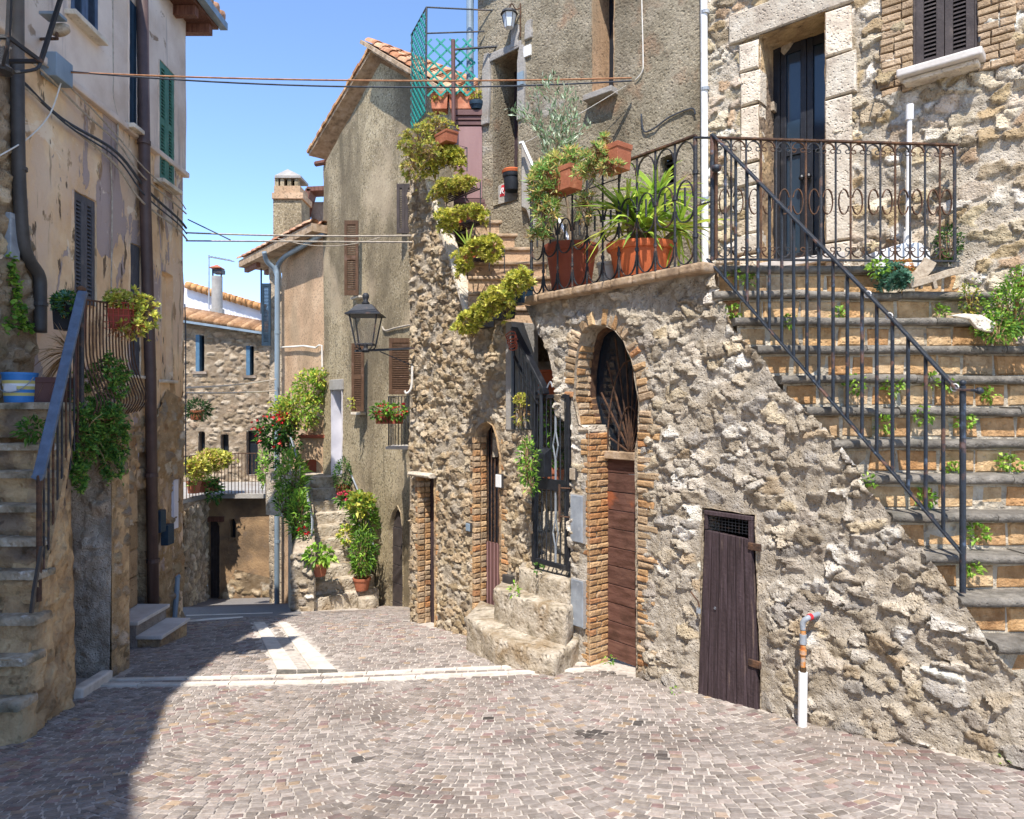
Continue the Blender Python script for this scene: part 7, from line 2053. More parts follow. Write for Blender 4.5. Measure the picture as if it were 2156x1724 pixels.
# olive in the tall pot
ol = thing('olive_sapling', 'young silvery olive tree in a tall terracotta pot on the terrace', 'potted tree', (.56, 6.75, ZLAND))
b0 = Vector((.565, 6.8, ZLAND)); round_pot(ol, b0, .25, .17, .53, 'terra_brown', rim=.05)
trunk = spline([b0 + Vector((0, 0, .45)), P(1195, 430, 6.8), P(1172, 360, 6.8), P(1175, 290, 6.8)], 5)
mb = MB(); mb.tube(trunk, .016, 6, r1=.009)
f = Fol(); tips = [(1100, 225), (1125, 190), (1148, 165), (1170, 160), (1190, 185), (1212, 205), (1208, 250), (1236, 262), (1130, 270), (1150, 300), (1200, 300), (1222, 318), (1085, 235), (1165, 230), (1185, 250)]
for (u, v) in tips:
    s = trunk[R.randrange(6, len(trunk))]; e = P(u + R.uniform(-6, 6), v + R.uniform(-5, 5), 6.8 + R.uniform(-.25, .25))
    br_ = spline([s, s.lerp(e, .5) + Vector((R.uniform(-.04, .04), R.uniform(-.04, .04), .02)), e], 5)
    mb.tube(br_, .006, 5, r1=.002)
    pts = np.array([br_[i] for i in range(2, len(br_)) for _ in range(9)]) + RN.normal(0, .025, ((len(br_) - 2) * 9, 3))
    dr = np.tile(np.array(e - s), (len(pts), 1)); dr = unit(dr) + RN.normal(0, .65, dr.shape) + np.array([0, 0, .2])
    f.leaves(pts, dr, RN.uniform(.045, .08, len(pts)), .016, OLIVE + cl('#c2cdb0', '#5f7552'), .1)
mb.build('trunk', MAT['bark'], ol); f.build('crown', ol)
# pale bucket
bk = thing('pale_bucket', 'pale grey plastic bucket between the two big terracotta pots', 'bucket', (.87, 6.25, ZLAND)); round_pot(bk, (.87, 6.25, ZLAND), .125, .1, .25, 'grey_bucket', rim=.02)
# rail planters with finger-leaved succulents
def fingers(parent, blobs, r=.075, cols=cl('#86ac5a', '#9abb62', '#6a9450', '#c2be6a', '#cdb06c', '#d2c88a'), dry=40):
    f = Fol()
    for c, d in blobs:
        f.rosettes(c, d + np.array([0, -.2, .8]) + RN.normal(0, .3, d.shape), RN.uniform(.7, 1.3, len(c)) * r, cols, 11, w=.22)
        ctr = c.mean(0); idx = RN.integers(0, len(c), dry)
        f.tubes([spline([ctr + (c[i] - ctr) * .3, c[i] * .6 + ctr * .4 + RN.normal(0, .03, 3), c[i]], 3) for i in idx], .004, R.choice(DRY), 4)
        k = RN.integers(0, len(c), dry * 2); f.leaves(c[k] - np.array([0, 0, .03]), RN.normal(0, 1, (dry * 2, 3)), .05, .012, DRY, .1)
    return f.build('foliage', parent)
t = thing('rail_planter', 'terracotta trough of trailing finger-leaved succulents at the left end of the hoop railing', 'planter', P(1188, 405, 6.3), 'planters on the hoop railing')
a, b = RW.ab(1190, 405, .14); trough(t, RW, a, b, .14, .30, .2, .17, 'terracotta')
fingers(t, [bl(1170, 370, 48, 40, 6.2, .16, 90), bl(1150, 430, 28, 60, 6.2, .1, 60), bl(1190, 335, 40, 18, 6.25, .12, 45), bl(1130, 395, 25, 25, 6.2, .1, 24)])
t = thing('rail_planter', 'terracotta trough with pale base on the middle of the hoop railing', 'planter', P(1290, 360, 5.75), 'planters on the hoop railing')
a, b = RW.ab(1293, 362, .13); trough(t, RW, a, b, .13, .24, .2, .17, 'terracotta')
fingers(t, [bl(1255, 330, 30, 28, 5.75, .12, 50), bl(1275, 300, 14, 22, 5.8, .08, 12), bl(1240, 355, 35, 18, 5.8, .1, 36), bl(1285, 350, 30, 10, 5.6, .06, 18), bl(1235, 440, 22, 40, 5.95, .08, 24)], r=.055, dry=25)
t = thing('hanging_succulent', 'little succulent tuft hooked on the left end of the hoop railing', 'plant', P(1130, 505, 6.5)); fingers(t, [bl(1128, 492, 18, 10, 6.45, .05, 12), bl(1150, 495, 8, 8, 6.4, .03, 5)], dry=4)

# stepped shelves of yellow stonecrop on the stair parapet
def shelf(label, u0, u1, v, c0, c1, plabel, blobs, pots, cols=YELLOWG, r=.05, legs=True, dryst=26, extra=None):
    (a0, b), (a1, _) = RW.ab(u0, v, c1), RW.ab(u1, v, c1)
    t = thing('plant_shelf', label, 'shelf', RW.p((a0 + a1) / 2, b, c0), 'iron plant shelves up the stair parapet')
    for i in range(6):
        c = c0 + (c1 - c0) * i / 5; mb = MB(); mb.flat([RW.p(a0, b, c), RW.p(a1, b, c)], .02, .008, RW.en); mb.build('slat', MAT['iron'], t)
    mb = MB(); mb.tube([RW.p(a0, b + .09, c1), RW.p(a1, b + .09, c1), RW.p(a1, b + .09, c0), RW.p(a0, b + .09, c0)], .005, 5, closed=True); mb.build('guard_rail', MAT['iron'], t)
    for a, c in ((a0, c1), (a1, c1), (a1, c0), (a0, c0)):
        mb = MB(); mb.tube([RW.p(a, b - (.18 if legs else .0), c), RW.p(a, b + .09, c)], .006, 5); mb.build('leg', MAT['iron'], t)
    if legs: mb = MB(); mb.tube([RW.p(a0 + .1, b, c1), RW.p(a0 + .04, b - .24, c0)], .008, 5); mb.build('brace', MAT['iron'], t)
    for (pu, pv, w, h, m) in pots:
        pa, pb = RW.ab(pu, pv, (c0 + c1) / 2)
        q = thing('stonecrop_pot' if m != 'black_plastic' else 'stonecrop_box', plabel if len(pots) == 1 else plabel + (', left pot' if pu == pots[0][0] else ', right pot'), 'potted plant', RW.p(pa, b + .004, (c0 + c1) / 2), 'stonecrop pots on the stair parapet')
        trough(q, RW, pa, b + .008, (c0 + c1) / 2, w, h, min(.16, c1 - c0), m)
        k = len(blobs) // len(pots) or 1
        i = pots.index((pu, pv, w, h, m))
        rosy(q, blobs[i * k:(i + 1) * k] if i < len(pots) - 1 else blobs[i * k:], cols, r, stems=dryst, thin=.5, k=12)
        if extra and i == 0: extra(q)
shelf('upper iron plant shelf on the stair parapet', 892, 952, 350, -.3, -.1, 'terracotta trough of yellow stonecrop near the top of the parapet',
      [bl(920, 330, 29, 18, 7.92, .1, 128), bl(950, 325, 29, 16, 7.82, .1, 128), bl(965, 345, 17, 16, 7.82, .08, 48), bl(905, 350, 19, 27, 8.02, .08, 64)], [(940, 348, .3, .1, 'black_plastic')])
shelf('second iron plant shelf from the top of the stair parapet', 910, 980, 420, -.3, -.1, 'terracotta trough of leggy stonecrop on the second shelf',
      [bl(940, 390, 26, 12, 7.72, .1, 96), bl(978, 384, 26, 10, 7.67, .1, 80), bl(922, 408, 17, 25, 7.82, .06, 48)], [(962, 416, .24, .15, 'terra_orange')], cols=SEDUM, dryst=24)
shelf('third iron plant shelf from the top of the stair parapet', 932, 1000, 484, -.3, -.1, 'pair of orange pots of yellow stonecrop on the third shelf',
      [bl(945, 458, 26, 18, 7.57, .1, 128), bl(940, 480, 17, 18, 7.62, .06, 48), bl(990, 445, 29, 12, 7.47, .1, 96), bl(1010, 458, 14, 16, 7.42, .06, 41)], [(958, 482, .17, .16, 'terra_orange'), (992, 482, .15, .16, 'terracotta')])
def aloe(q):
    f = Fol(); c = P(985, 520, 7.3); d = unit(RN.normal(0, .5, (14, 3)) + np.array([0, 0, 1.0])); f.blades(np.tile(np.array(c), (14, 1)), d, RN.uniform(.2, .38, 14), .022, cl('#7f9a3c', '#9aa84a'), .15); f.build('aloe_leaf', q)
shelf('fourth iron plant shelf from the top of the stair parapet', 955, 1030, 556, -.3, -.1, 'pots of aloe and yellow stonecrop on the fourth shelf',
      [bl(975, 548, 21, 27, 7.27, .08, 80), bl(968, 570, 12, 16, 7.27, .05, 25), bl(1010, 520, 26, 18, 7.17, .1, 128), bl(1036, 524, 24, 25, 7.12, .1, 128)], [(985, 553, .14, .14, 'terra_orange'), (1022, 553, .18, .13, 'terra_brown')], extra=aloe)
t = thing('stonecrop_bank', 'long bank of yellow stonecrop in boxes tumbling over the parapet foot', 'planter', P(1040, 680, 6.7))
for (u, v, w, m) in ((1015, 690, .26, 'black_plastic'), (1058, 672, .26, 'black_plastic'), (1095, 640, .22, 'shutter_teal')):
    a, b = RW.ab(u, v, .1); trough(t, RW, a, b, .1, w, .16, .15, m)
rosy(t, [bl(1092, 590, 26, 20, 6.4, .12, 144), bl(1070, 612, 21, 18, 6.45, .1, 96), bl(1045, 628, 29, 20, 6.6, .12, 160), bl(1015, 655, 26, 18, 6.7, .1, 128), bl(990, 676, 26, 20, 6.8, .1, 128), bl(970, 692, 17, 13, 6.9, .08, 41), bl(1060, 650, 17, 23, 6.6, .06, 48)], YELLOWG, .05, stems=24, thin=.5, k=12)
mb = MB(); mb.flat([RW.p(*RW.ab(985, 652, .12), .12), RW.p(*RW.ab(1072, 605, .12), .12)], .03, .008, RW.en); mb.build('bracket_bar', MAT['iron'], t)
t = thing('stonecrop_mass', 'bushy overgrown stonecrop hanging over the top of the rubble wall', 'plant', P(890, 330, 7.9))
rosy(t, [bl(880, 300, 42, 40, 7.9, .2, 180), bl(920, 268, 36, 26, 8.0, .2, 110), bl(868, 350, 26, 30, 7.9, .15, 70), bl(905, 320, 30, 30, 7.8, .15, 60)], SEDUM + cl('#8f9a4c', '#a08a50'), .045, stems=90, k=9, thin=.6)
pa, pb = RW.ab(940, 300, .05); trough(t, RW, pa, pb - .02, .05, .24, .12, .16, 'terracotta')

# mauve metal cupboard, planters on it, post and lattice
Yc = 8.45; CP = Frame(P(957, 0, Yc).x, Yc, (1, 0)); wc = (1033 - 957) / F * Yc; zc0, zc1 = ztopl + .005, (VC - 237) / F * Yc
cp = thing('metal_cupboard', 'mauve metal door panel closing the head of the narrow flight', 'cupboard', CP.p(wc / 2, zc0))
mb = MB(); mb.box(CP, 0, wc, zc0, zc1, -.3, -.02); mb.build('body', MAT['mauve_trim'], cp)
mb = MB(); mb.box(CP, .0, wc - .10, zc0 + .12, zc1 - .16, -.019, .0); mb.build('panel', MAT['mauve_panel'], cp, bevel=.004)
for z0, z1, cc in ((zc1 - .15, zc1 - .10, .0), (zc1 - .095, zc1 - .05, .012), (zc1 - .045, zc1 + .02, .03), (zc0 + .06, zc0 + .11, .0), (zc0, zc0 + .05, .012)):
    mb = MB(); mb.box(CP, -.01, wc + .005, z0, z1, -.018, cc + .012); mb.build('moulding', MAT['mauve_trim'], cp, bevel=.004)
for i, (u0, u1, m, lab, ht) in enumerate(((908, 945, 'terracotta', 'left terracotta trough above the mauve panel', 38), (945, 1000, 'terracotta', 'long terracotta trough with rim above the mauve panel', 40))):
    c = P((u0 + u1) / 2, 240, 8.5); t = thing('top_planter', lab, 'planter', (c.x, 8.5, zc1 + .03), 'troughs above the mauve panel')
    trough(t, WORLD, c.x, zc1 + .032, -8.5, (u1 - u0) / F * 8.5, .2, .2, m)
    rosy(t, [bl((u0 + u1) / 2, 208 if i == 0 else 196, (u1 - u0) * .45, 10, 8.45, .08, 40 if i == 0 else 18)], YELLOWG, .035)
t = thing('top_pot', 'small dark pot of stonecrop on the right end above the mauve panel', 'potted plant', (P(1005, 237, 8.45).x, 8.45, zc1 + .03)); round_pot(t, (P(1003, 237, 8.45).x, 8.45, zc1 + .032), .09, .07, .09, 'shutter_teal')
rosy(t, [bl(1003, 208, 16, 26, 8.45, .08, 50)], YELLOWG, .03, stems=10)
pst = thing('screen_frame', 'thin iron frame and brown post carrying the green lattice screens', 'frame', P(955, 240, 8.3))
mb = MB(); mb.tube([P(955, 260, 8.3), P(954, 84, 8.3)], .025, 8); mb.build('post', MAT['mauve_trim'], pst)
for pts, r in (([P(955, 104, 8.3), P(1090, 95, 8.3)], .015), ([P(898, 15, 8.4), P(1062, 23, 8.35)], .01), ([P(867, 72, 8.9), P(898, 15, 8.4)], .01), ([P(898, 15, 8.4), P(897, 225, 8.4)], .012), ([P(867, 72, 8.9), P(868, 250, 8.9)], .01), ([P(898, 70, 8.4), P(1020, 66, 8.4)], .01)):
    mb = MB(); mb.tube(pts, r, 6); mb.build('bar', MAT['iron'], pst)
lt1 = thing('lattice_screen', 'green diagonal lattice screen facing the lane', 'lattice', P(950, 200, 8.38), 'green lattice screens')
LF = Frame(P(900, 0, 8.38).x, 8.38, (1, 0)); lw_, z0_, z1_ = (1000 - 900) / F * 8.38, (VC - 202) / F * 8.38, (VC - 82) / F * 8.38
def lattice(t, fr, w, z0, z1, sp, wd=.022):
    h = z1 - z0; n = int((w + h) / sp) + 1
    for s, cc in ((1, .0), (-1, .008)):
        for i in range(-n, n + 1):
            # line x = x0 + s*(z-z0)
            x0 = i * sp; pts = []
            lo, hi = (0, h)
            if s > 0: lo = max(0, -x0); hi = min(h, w - x0)
            else: lo = max(0, x0 - w); hi = min(h, x0)
            if hi - lo > .05:
                mb = MB(); mb.flat([fr.p(x0 + s * lo, z0 + lo, cc), fr.p(x0 + s * hi, z0 + hi, cc)], wd, .006, fr.ex if False else (fr.ex * s * -1 + Vector((0, 0, 1)))); mb.build('slat', MAT['lattice'], t)
lattice(lt1, LF, lw_, z0_, z1_, .155)
lt2 = thing('lattice_screen', 'green lattice screen turned edge-on at the left', 'lattice', P(880, 240, 8.7), 'green lattice screens')
q0_, q1_ = P(866, 0, 8.95), P(897, 0, 8.4); LG = Frame(q0_.x, q0_.y, (q1_.x - q0_.x, q1_.y - q0_.y)); lattice(lt2, LG, math.hypot(q1_.x - q0_.x, q1_.y - q0_.y), (VC - 250) / F * 8.6, (VC - 40) / F * 8.6, .10)
# pot with orange rim on the door step, and the red scrap
bp = thing('black_pot', 'black plastic pot with an orange saucer on top by the old door', 'pot', P(1078, 405, 8.2)); c = P(1078, 402, 8.2); zb_ = c.z
round_pot(bp, c, .105, .088, .2, 'black_plastic'); mb = MB(); mb.lathe(c + Vector((0, 0, .2)), [(.112, 0), (.12, .03), (.1, .045), (.02, .05)], 20); mb.build('saucer', MAT['terra_orange'], bp)
rsn = tag(MB().prism(WORLD, [(P(1052, 414, 8.2).x, P(0, 414, 8.2).z), (P(1062, 412, 8.2).x, P(0, 412, 8.2).z), (P(1063, 390, 8.2).x, P(0, 388, 8.2).z), (P(1056, 392, 8.2).x, P(0, 390, 8.2).z)], -8.22, -8.2).build('red_board', MAT['red_sign']), 'small bright red board with a white flourish leaning beside the black pot', 'board')
MB().tube(spline([P(1054, 408, 8.18), P(1056, 398, 8.18), P(1060, 396, 8.18), P(1058, 404, 8.18), P(1061, 407, 8.18)], 4), .006, 5).build('white_flourish', MAT['white_plastic'], rsn)

# gate plants
t = thing('gate_bush', 'leafy green bush growing out beside the iron gate', 'bush', P(1112, 1030, 6.3)); leafy(t, [bl(1112, 965, 20, 50, 6.35, .1, 300), bl(1118, 1015, 14, 24, 6.3, .07, 90)], GREEN + LIME, .045, .02, stems=14)
t = thing('withered_trailer', 'withered trailing plant in a box behind the sloping black rail', 'plant', P(1098, 900, 6.75)); leafy(t, [bl(1097, 865, 14, 36, 6.75, .08, 120)], DRY + SEDUM, .05, .015, stems=20); rosy(t, [bl(1095, 838, 14, 12, 6.7, .06, 26)], YELLOWG, .03)
t = thing('gate_flowerpots', 'green plants in pots on the steps behind the gate bars', 'potted plant', P(1165, 1050, 6.9)); leafy(t, [bl(1160, 890, 26, 40, 7.0, .1, 160), bl(1165, 960, 22, 24, 7.0, .1, 80)], GREEN, .05, .025); round_pot(t, P(1163, 1030, 6.95), .12, .09, .2, 'terracotta')
pl2 = thing('orange_troughs', 'stack of two bright orange plastic troughs seen through the half arch', 'planter', P(1155, 830, 7.3)); trough(pl2, WORLD, P(1152, 0, 7.3).x, P(0, 806, 7.3).z, -7.3, .22, .13, .2, 'terra_orange'); trough(pl2, WORLD, P(1156, 0, 7.3).x, P(0, 838, 7.3).z, -7.28, .25, .15, .2, 'terra_orange')
t = thing('step_weed', 'small weed at the foot of the gate threshold', 'plant', P(1085, 1255, 6.5), 'weeds by the gate'); leafy(t, [bl(1083, 1243, 9, 14, 6.45, .05, 30)], LIME, .05, .02)
t = thing('sill_weed', 'weed in the joint below the left gate post', 'plant', P(1133, 1198, 6.4), 'weeds by the gate'); leafy(t, [bl(1133, 1195, 8, 10, 6.35, .04, 22)], GREEN, .04, .018)
t = thing('arch_weed', 'little green weed at the brick arch foot', 'plant', P(1282, 1392, 5.7), 'weeds by the gate'); leafy(t, [bl(1282, 1390, 12, 8, 5.75, .04, 26)], LIME, .035, .016)

# plants around the wide stair
t = thing('rosette_succulents', 'blue-green rosette succulents with red-tipped leaves on the top tuff step', 'plant', P(1885, 610, 4.95))
rosy(t, [bl(1880, 585, 34, 24, 4.98, .07, 60)], BLUEGREEN, .042, 12, w=.5); rosy(t, [bl(1905, 562, 26, 14, 5.0, .06, 36)], cl('#b5824a', '#c98a52', '#9a8a4a'), .03, 9, name='red_rosettes'); leafy(t, [bl(1850, 565, 22, 20, 4.98, .06, 120)], LIME, .035, .022, name='green_leaves')
t = thing('ivy_shrub', 'dense bright shrub spilling over the right end of the steps', 'shrub', P(2120, 715, 4.6)); leafy(t, [bl(2130, 650, 48, 60, 4.7, .18, 1100), bl(2100, 690, 34, 30, 4.62, .12, 400), bl(2150, 590, 26, 30, 4.8, .1, 200)], LIME + GREEN, .032, .018, stems=30)
t = thing('railing_shrub', 'small dark green shrub behind the right end of the scroll railing', 'shrub', P(1998, 545, 5.2)); leafy(t, [bl(1996, 512, 26, 38, 5.22, .09, 420)], DKGREEN + GREEN, .028, .015, stems=16)
t = thing('wall_creeper', 'sparse creeper on the wall beside the upper steps', 'plant', P(2045, 650, 4.9)); leafy(t, [bl(2042, 630, 20, 44, 4.92, .06, 200)], GREEN + SEDUM, .03, .016, stems=14)
wl = [(1545, 578, 'beside the top riser left'), (1580, 590, 'behind the first balusters'), (1542, 655, 'at the left end of the third nosing'), (1664, 676, 'between the third and fourth balusters groups'), (1800, 812, ''), (1880, 812, ''), (1962, 800, ''), (2000, 808, ''), (1858, 892, ''), (1945, 875, ''), (2032, 885, ''), (1948, 1048, ''), (2062, 1125, ''), (2125, 975, ''), (2085, 830, ''), (1830, 1015, ''), (2010, 985, ''), (1765, 660, ''), (1985, 655, ''), (2060, 690, ''), (2050, 1195, '')]
big = {(1800, 812), (1880, 812), (1858, 892), (1945, 875), (2032, 885), (1948, 1048), (2062, 1125), (2125, 975)}
cnt_ = {}
ORD = ['top', 'second', 'third', 'fourth', 'fifth', 'sixth', 'seventh', 'eighth', 'ninth', 'tenth', 'eleventh', 'twelfth', 'thirteenth', 'fourteenth']
def riser_of(u, v):
    kk = -1
    for k in range(-1, 13):
        zz = ZLAND if k < 0 else .84 - .2055 * k; yy = 5.19 if k < 0 else 5.08 - .137 * k
        if (VC - v) / F * yy < zz: kk = k
    return kk
for (u, v, _) in wl:
    rk_ = riser_of(u, v); mates = sorted(w[0] for w in wl if riser_of(w[0], w[1]) == rk_)
    pos_ = '' if len(mates) == 1 else ', ' + (['leftmost', 'rightmost'] if len(mates) == 2 else ['leftmost', 'second from the left', 'third from the left', 'fourth from the left', 'fifth from the left', 'sixth from the left'])[mates.index(u)] + ' there'

    # depth of the riser at that height
    kk = 0
    for k in range(-1, 13):
        zz = ZLAND if k < 0 else .84 - .2055 * k; yy = 5.19 if k < 0 else 5.08 - .137 * k
        if (VC - v) / F * yy < zz: kk = yy
    Y = kk - .03; s = 1.5 if (u, v) in big else 1.0
    t = thing('riser_weed', 'weed in the ' + ORD[rk_ + 1] + ' tuff riser from the top' + pos_, 'plant', P(u, v + 12 * s, Y + .03), 'weeds in the tuff stair joints')
    leafy(t, [bl(u, v, 14 * s, 14 * s, Y, .035, int(40 * s))], LIME, .034, .024, up=.5)
KW = ['just right of the white pipe sleeve', 'second to the right of the white pipe sleeve', 'nearest the right picture border', 'between cellar door and white pipe sleeve', 'left of the cellar door', 'right one of the pair under the tenth step', 'left one of the pair under the tenth step']
for i, (u, v) in enumerate(((1722, 1512), (1765, 1520), (2118, 1612), (1660, 1502), (1420, 1460), (1955, 1570), (1915, 1560))):
    p = ghit(u, v); t = thing('kerb_weed', 'small weed at the wall foot ' + KW[i], 'plant', p, 'weeds at the wall foot'); c, d = blob(p + Vector((0, -.02, .03)), (.04, .03, .03), 18); leafy(t, [(c, d)], LIME, .03, .014)

# parasol base, trestle, stone, pipe
pb_ = thing('parasol_stand', 'white plastic parasol stand with empty pole beside the glass door', 'parasol stand', (2.98, 5.32, ZLAND)); px = P(1914, 0, 5.3).x
mb = MB(); mb.tube([(px, 5.32, ZLAND + .1), (px + .015, 5.32, (VC - 240) / F * 5.3)], .018, 12); mb.build('pole', MAT['white_plastic'], pb_); mb = MB(); mb.tube([(px, 5.32, ZLAND + .1), (px, 5.32, ZLAND + .3)], .028, 12); mb.build('sleeve', MAT['white_plastic'], pb_); mb = MB(); mb.tube([(px + .015, 5.32, (VC - 250) / F * 5.3), (px + .017, 5.32, (VC - 218) / F * 5.3)], .027, 12); mb.build('collar', MAT['white_plastic'], pb_)
xb0, xb1 = P(1832, 0, 5.3).x, P(1950, 0, 5.3).x
mb = MB(); mb.prism(WORLD, [(xb0, ZLAND + .005), (xb1, ZLAND + .005), (xb1, ZLAND + .13), (px + .06, ZLAND + .2), (px - .06, ZLAND + .2), (xb0, ZLAND + .13)], -5.40, -5.24); mb.build('base', MAT['white_plastic'], pb_, bevel=.015)
tw = thing('broken_trestle', 'broken grey wooden trestle propped on the top tuff step', 'trestle', P(1970, 610, 4.97))
for pts, w in (([P(1915, 600, 4.95), P(1950, 590, 4.96), P(1995, 575, 4.98), P(2026, 568, 5.0)], .05), ([P(1918, 598, 4.98), P(1952, 560, 5.0), P(1958, 548, 5.0)], .09), ([P(1962, 578, 4.96), P(1969, 608, 4.97)], .028), ([P(1940, 590, 4.97), P(1938, 608, 4.97)], .02)):
    mb = MB(); mb.flat(pts, .03, w, (0, 1, 0)); mb.build('plank', MAT['grey_wood'], tw, bevel=.004)
mb = MB(); sk = [(P(u, 0, 4.58).x, P(0, v, 4.58).z) for u, v in ((1998, 664), (2030, 660), (2065, 663), (2095, 680), (2088, 700), (2072, 697), (2055, 690), (2040, 672))]
mb.prism(WORLD, sk, -4.6, -4.57); sack = tag(mb.build('feed_sack', MAT['travertine'], bevel=.006), 'crumpled pale pinkish sack lying over the right end of a step', 'sack')
wp = thing('white_downpipe', 'slim white downpipe at the joint of plaster and stone houses', 'pipe', HW.p(aC, ZLAND, .06)); mb = MB(); mb.tube([HW.p(aC + .02, ZLAND, .06), HW.p(aC + .0, 5.2, .06)], .032, 12); smooth_by_angle(mb.build('pipe', MAT['white_plastic'], wp))
for z_ in (1.9, 2.9, 3.6): mb = MB(); mb.tube([HW.p(aC + .02, z_, .06), HW.p(aC + .02, z_ + .03, .06)], .038, 12); mb.build('clip', MAT['grey_metal'], wp)
dp = tag(MB().tube([HW.p(aE - .08, 2.5, .05), HW.p(aE - .08, 5.2, .05)], .045, 12).build('dark_downpipe', MAT['zinc']), 'dark grey downpipe at the left corner of the roughcast house', 'pipe')
# meter covers and plates on the wall by the arch
for (u0, u1, v0, v1, nm, lab, m) in ((1211, 1236, 1040, 1142, 'meter_cover', 'upper grey meter cover with peeling paint between gate and brick arch', 'grey_metal'), (1212, 1237, 1216, 1320, 'meter_cover', 'lower plain grey meter cover near the brick arch foot', 'grey_metal'), (1209, 1220, 985, 1010, 'intercom', 'beige intercom panel beside the iron gate', 'grey_wood'), (1053, 1064, 998, 1026, 'house_number_plate', 'white ceramic plate right of the barred door', 'white_plastic'), (990, 998, 1100, 1118, 'bell_box', 'small blue-grey bell box left of the barred door', 'zinc')):
    (a0, b1), (a1, b0) = RW.ab(u0, v0), RW.ab(u1, v1); mb = MB(); mb.box(RW, a0, a1, b0, b1, .0, .06)
    o = thing(nm, lab, 'cover' if 'cover' in nm else 'panel', RW.p((a0 + a1) / 2, b0, .03)); mb.build('plate', MAT[m], o, bevel=.005)
    mb = MB(); e = .006; mb.box(RW, a0 - e, a1 + e, b0 - e, b1 + e, -.01, .05); mb.build('surround', MAT['cement'] if 'cover' in nm else MAT['dark_pipe'], o)
lh = tag(MB().box(RW, *[RW.a(u) for u in (1066, 1084)], RW.ab(1075, 1262)[1], RW.ab(1075, 1210)[1], .0, .05).build('floor_grate', MAT['dark_pipe']), 'dark low hatch at the wall foot right of the barred door', 'hatch')

# lamp on the roughcast house
wl_ = thing('wall_lamp', 'small old wall lamp with scalloped hood on a scrolled bracket', 'lamp', HW.p(*HW.ab(1100, 60), .0)); c = P(1072, 30, 8.0)
mb = MB(); mb.lathe(c, [(.10, 0), (.085, .03), (.03, .06), (.005, .07)], 10); mb.build('hood', MAT['iron'], wl_); mb = MB(); mb.lathe(c - Vector((0, 0, .15)), [(.05, 0), (.08, .15)], 6); mb.build('glass_body', MAT['frosted'], wl_)
for i in range(6): t_ = i * math.pi / 3; mb = MB(); mb.tube([c + Vector((.052 * math.cos(t_), .052 * math.sin(t_), -.152)), c + Vector((.083 * math.cos(t_), .083 * math.sin(t_), 0))], .005, 4); mb.build('rib', MAT['iron'], wl_)
w0 = HW.p(*HW.ab(1098, 20), .02); mb = MB(); mb.tube(spline([c + Vector((0, 0, .06)), c + Vector((.03, 0, .12)), c.lerp(w0, .6) + Vector((0, 0, .02)), w0, w0 - Vector((0, 0, .1))], 6), .008, 6); mb.tube(spline([w0 + Vector((0, 0, .06)), w0 - Vector((0, 0, .2)), HW.p(*HW.ab(1098, 80), .02)], 4), .008, 6); mb.build('bracket', MAT['rust'], wl_)
tag(MB().box(HW, HW.a(1106), HW.a(1120), HW.ab(1112, 120)[1], HW.ab(1112, 98)[1], -.01, .03).build('notice_plate', MAT['white_plastic']), 'small blank white plate right of the old wooden door', 'plate')
tag(MB().box(HW, HW.a(1096), HW.a(1108), HW.ab(1102, 182)[1], HW.ab(1102, 155)[1], -.01, .06).build('junction_box', MAT['zinc']), 'small blue-grey junction box beside the old wooden door', 'box')

# ------------------------------------------------------------------ plants of the flower stair
def potted(name, label, u, vb, Y, rp_, hp, mat, fn, group=None):
    c = P(u, vb, Y); t = thing(name, label, 'potted plant', c, group); round_pot(t, c, rp_, rp_ * .72, hp, mat); fn(t); return t
potted('hosta_pot', 'terracotta pot with broad-leaved plant low on the left of the flower stair', 672, 1212, 10.95, .135, .2, 'terracotta', lambda t: leafy(t, [bl(672, 1168, 30, 20, 10.9, .18, 130)], LIME, .11, .07, bend=.3))
potted('bottom_bush_pot', 'bushy feathery plant in a terracotta pot at the stair foot right', 762, 1242, 11.4, .14, .2, 'terracotta', lambda t: leafy(t, [bl(764, 1165, 25, 48, 11.4, .2, 700)], LIME + GREEN, .10, .028, stems=24))
t = thing('oleander', 'tall oleander hedge with lance leaves along the left of the flower stair', 'shrub', P(632, 1150, 11.6)); leafy(t, [bl(614, 1010, 30, 68, 12.0, .25, 720), bl(628, 1085, 20, 54, 11.4, .2, 480), bl(600, 1060, 18, 36, 11.7, .2, 160), bl(634, 1010, 10, 40, 12.2, .2, 80)], LIME + LIME + GREEN, .12, .03, up=.8, stems=30)
t = thing('oleander', 'leafy oleander on the right of the flower stair above the feathery pot', 'shrub', P(757, 1150, 11.8)); leafy(t, [bl(764, 1085, 25, 46, 11.75, .2, 520)], GREEN + LIME, .13, .03, up=.8, stems=20)
t = thing('hydrangea', 'pale green hydrangea beside the right oleander', 'shrub', P(755, 1085, 11.9)); leafy(t, [bl(758, 1058, 24, 22, 11.6, .18, 220)], LIME + YELLOWG, .10, .07)
t = thing('pale_shrub', 'small yellow-green shrub in the middle of the right plants', 'shrub', P(722, 1130, 11.9)); leafy(t, [bl(728, 1125, 15, 20, 11.8, .14, 110)], YELLOWG + LIME, .08, .05)
potted('clipped_conifer', 'clipped conical conifer pot near the head of the flower stair', 722, 1042, 12.7, .13, .18, 'terra_brown', lambda t: leafy(t, [bl(722, 1000, 17, 34, 12.6, .17, 700, .75)], GREEN + DKGREEN, .06, .018))
t = thing('red_flowers', 'red flowering pot below the clipped conifer', 'potted plant', P(725, 1070, 12.2)); leafy(t, [bl(730, 1052, 20, 16, 12.1, .16, 130)], GREEN, .08, .05); leafy(t, [bl(730, 1042, 22, 8, 12.0, .16, 56)], PINK, .05, .045, name='blossom')
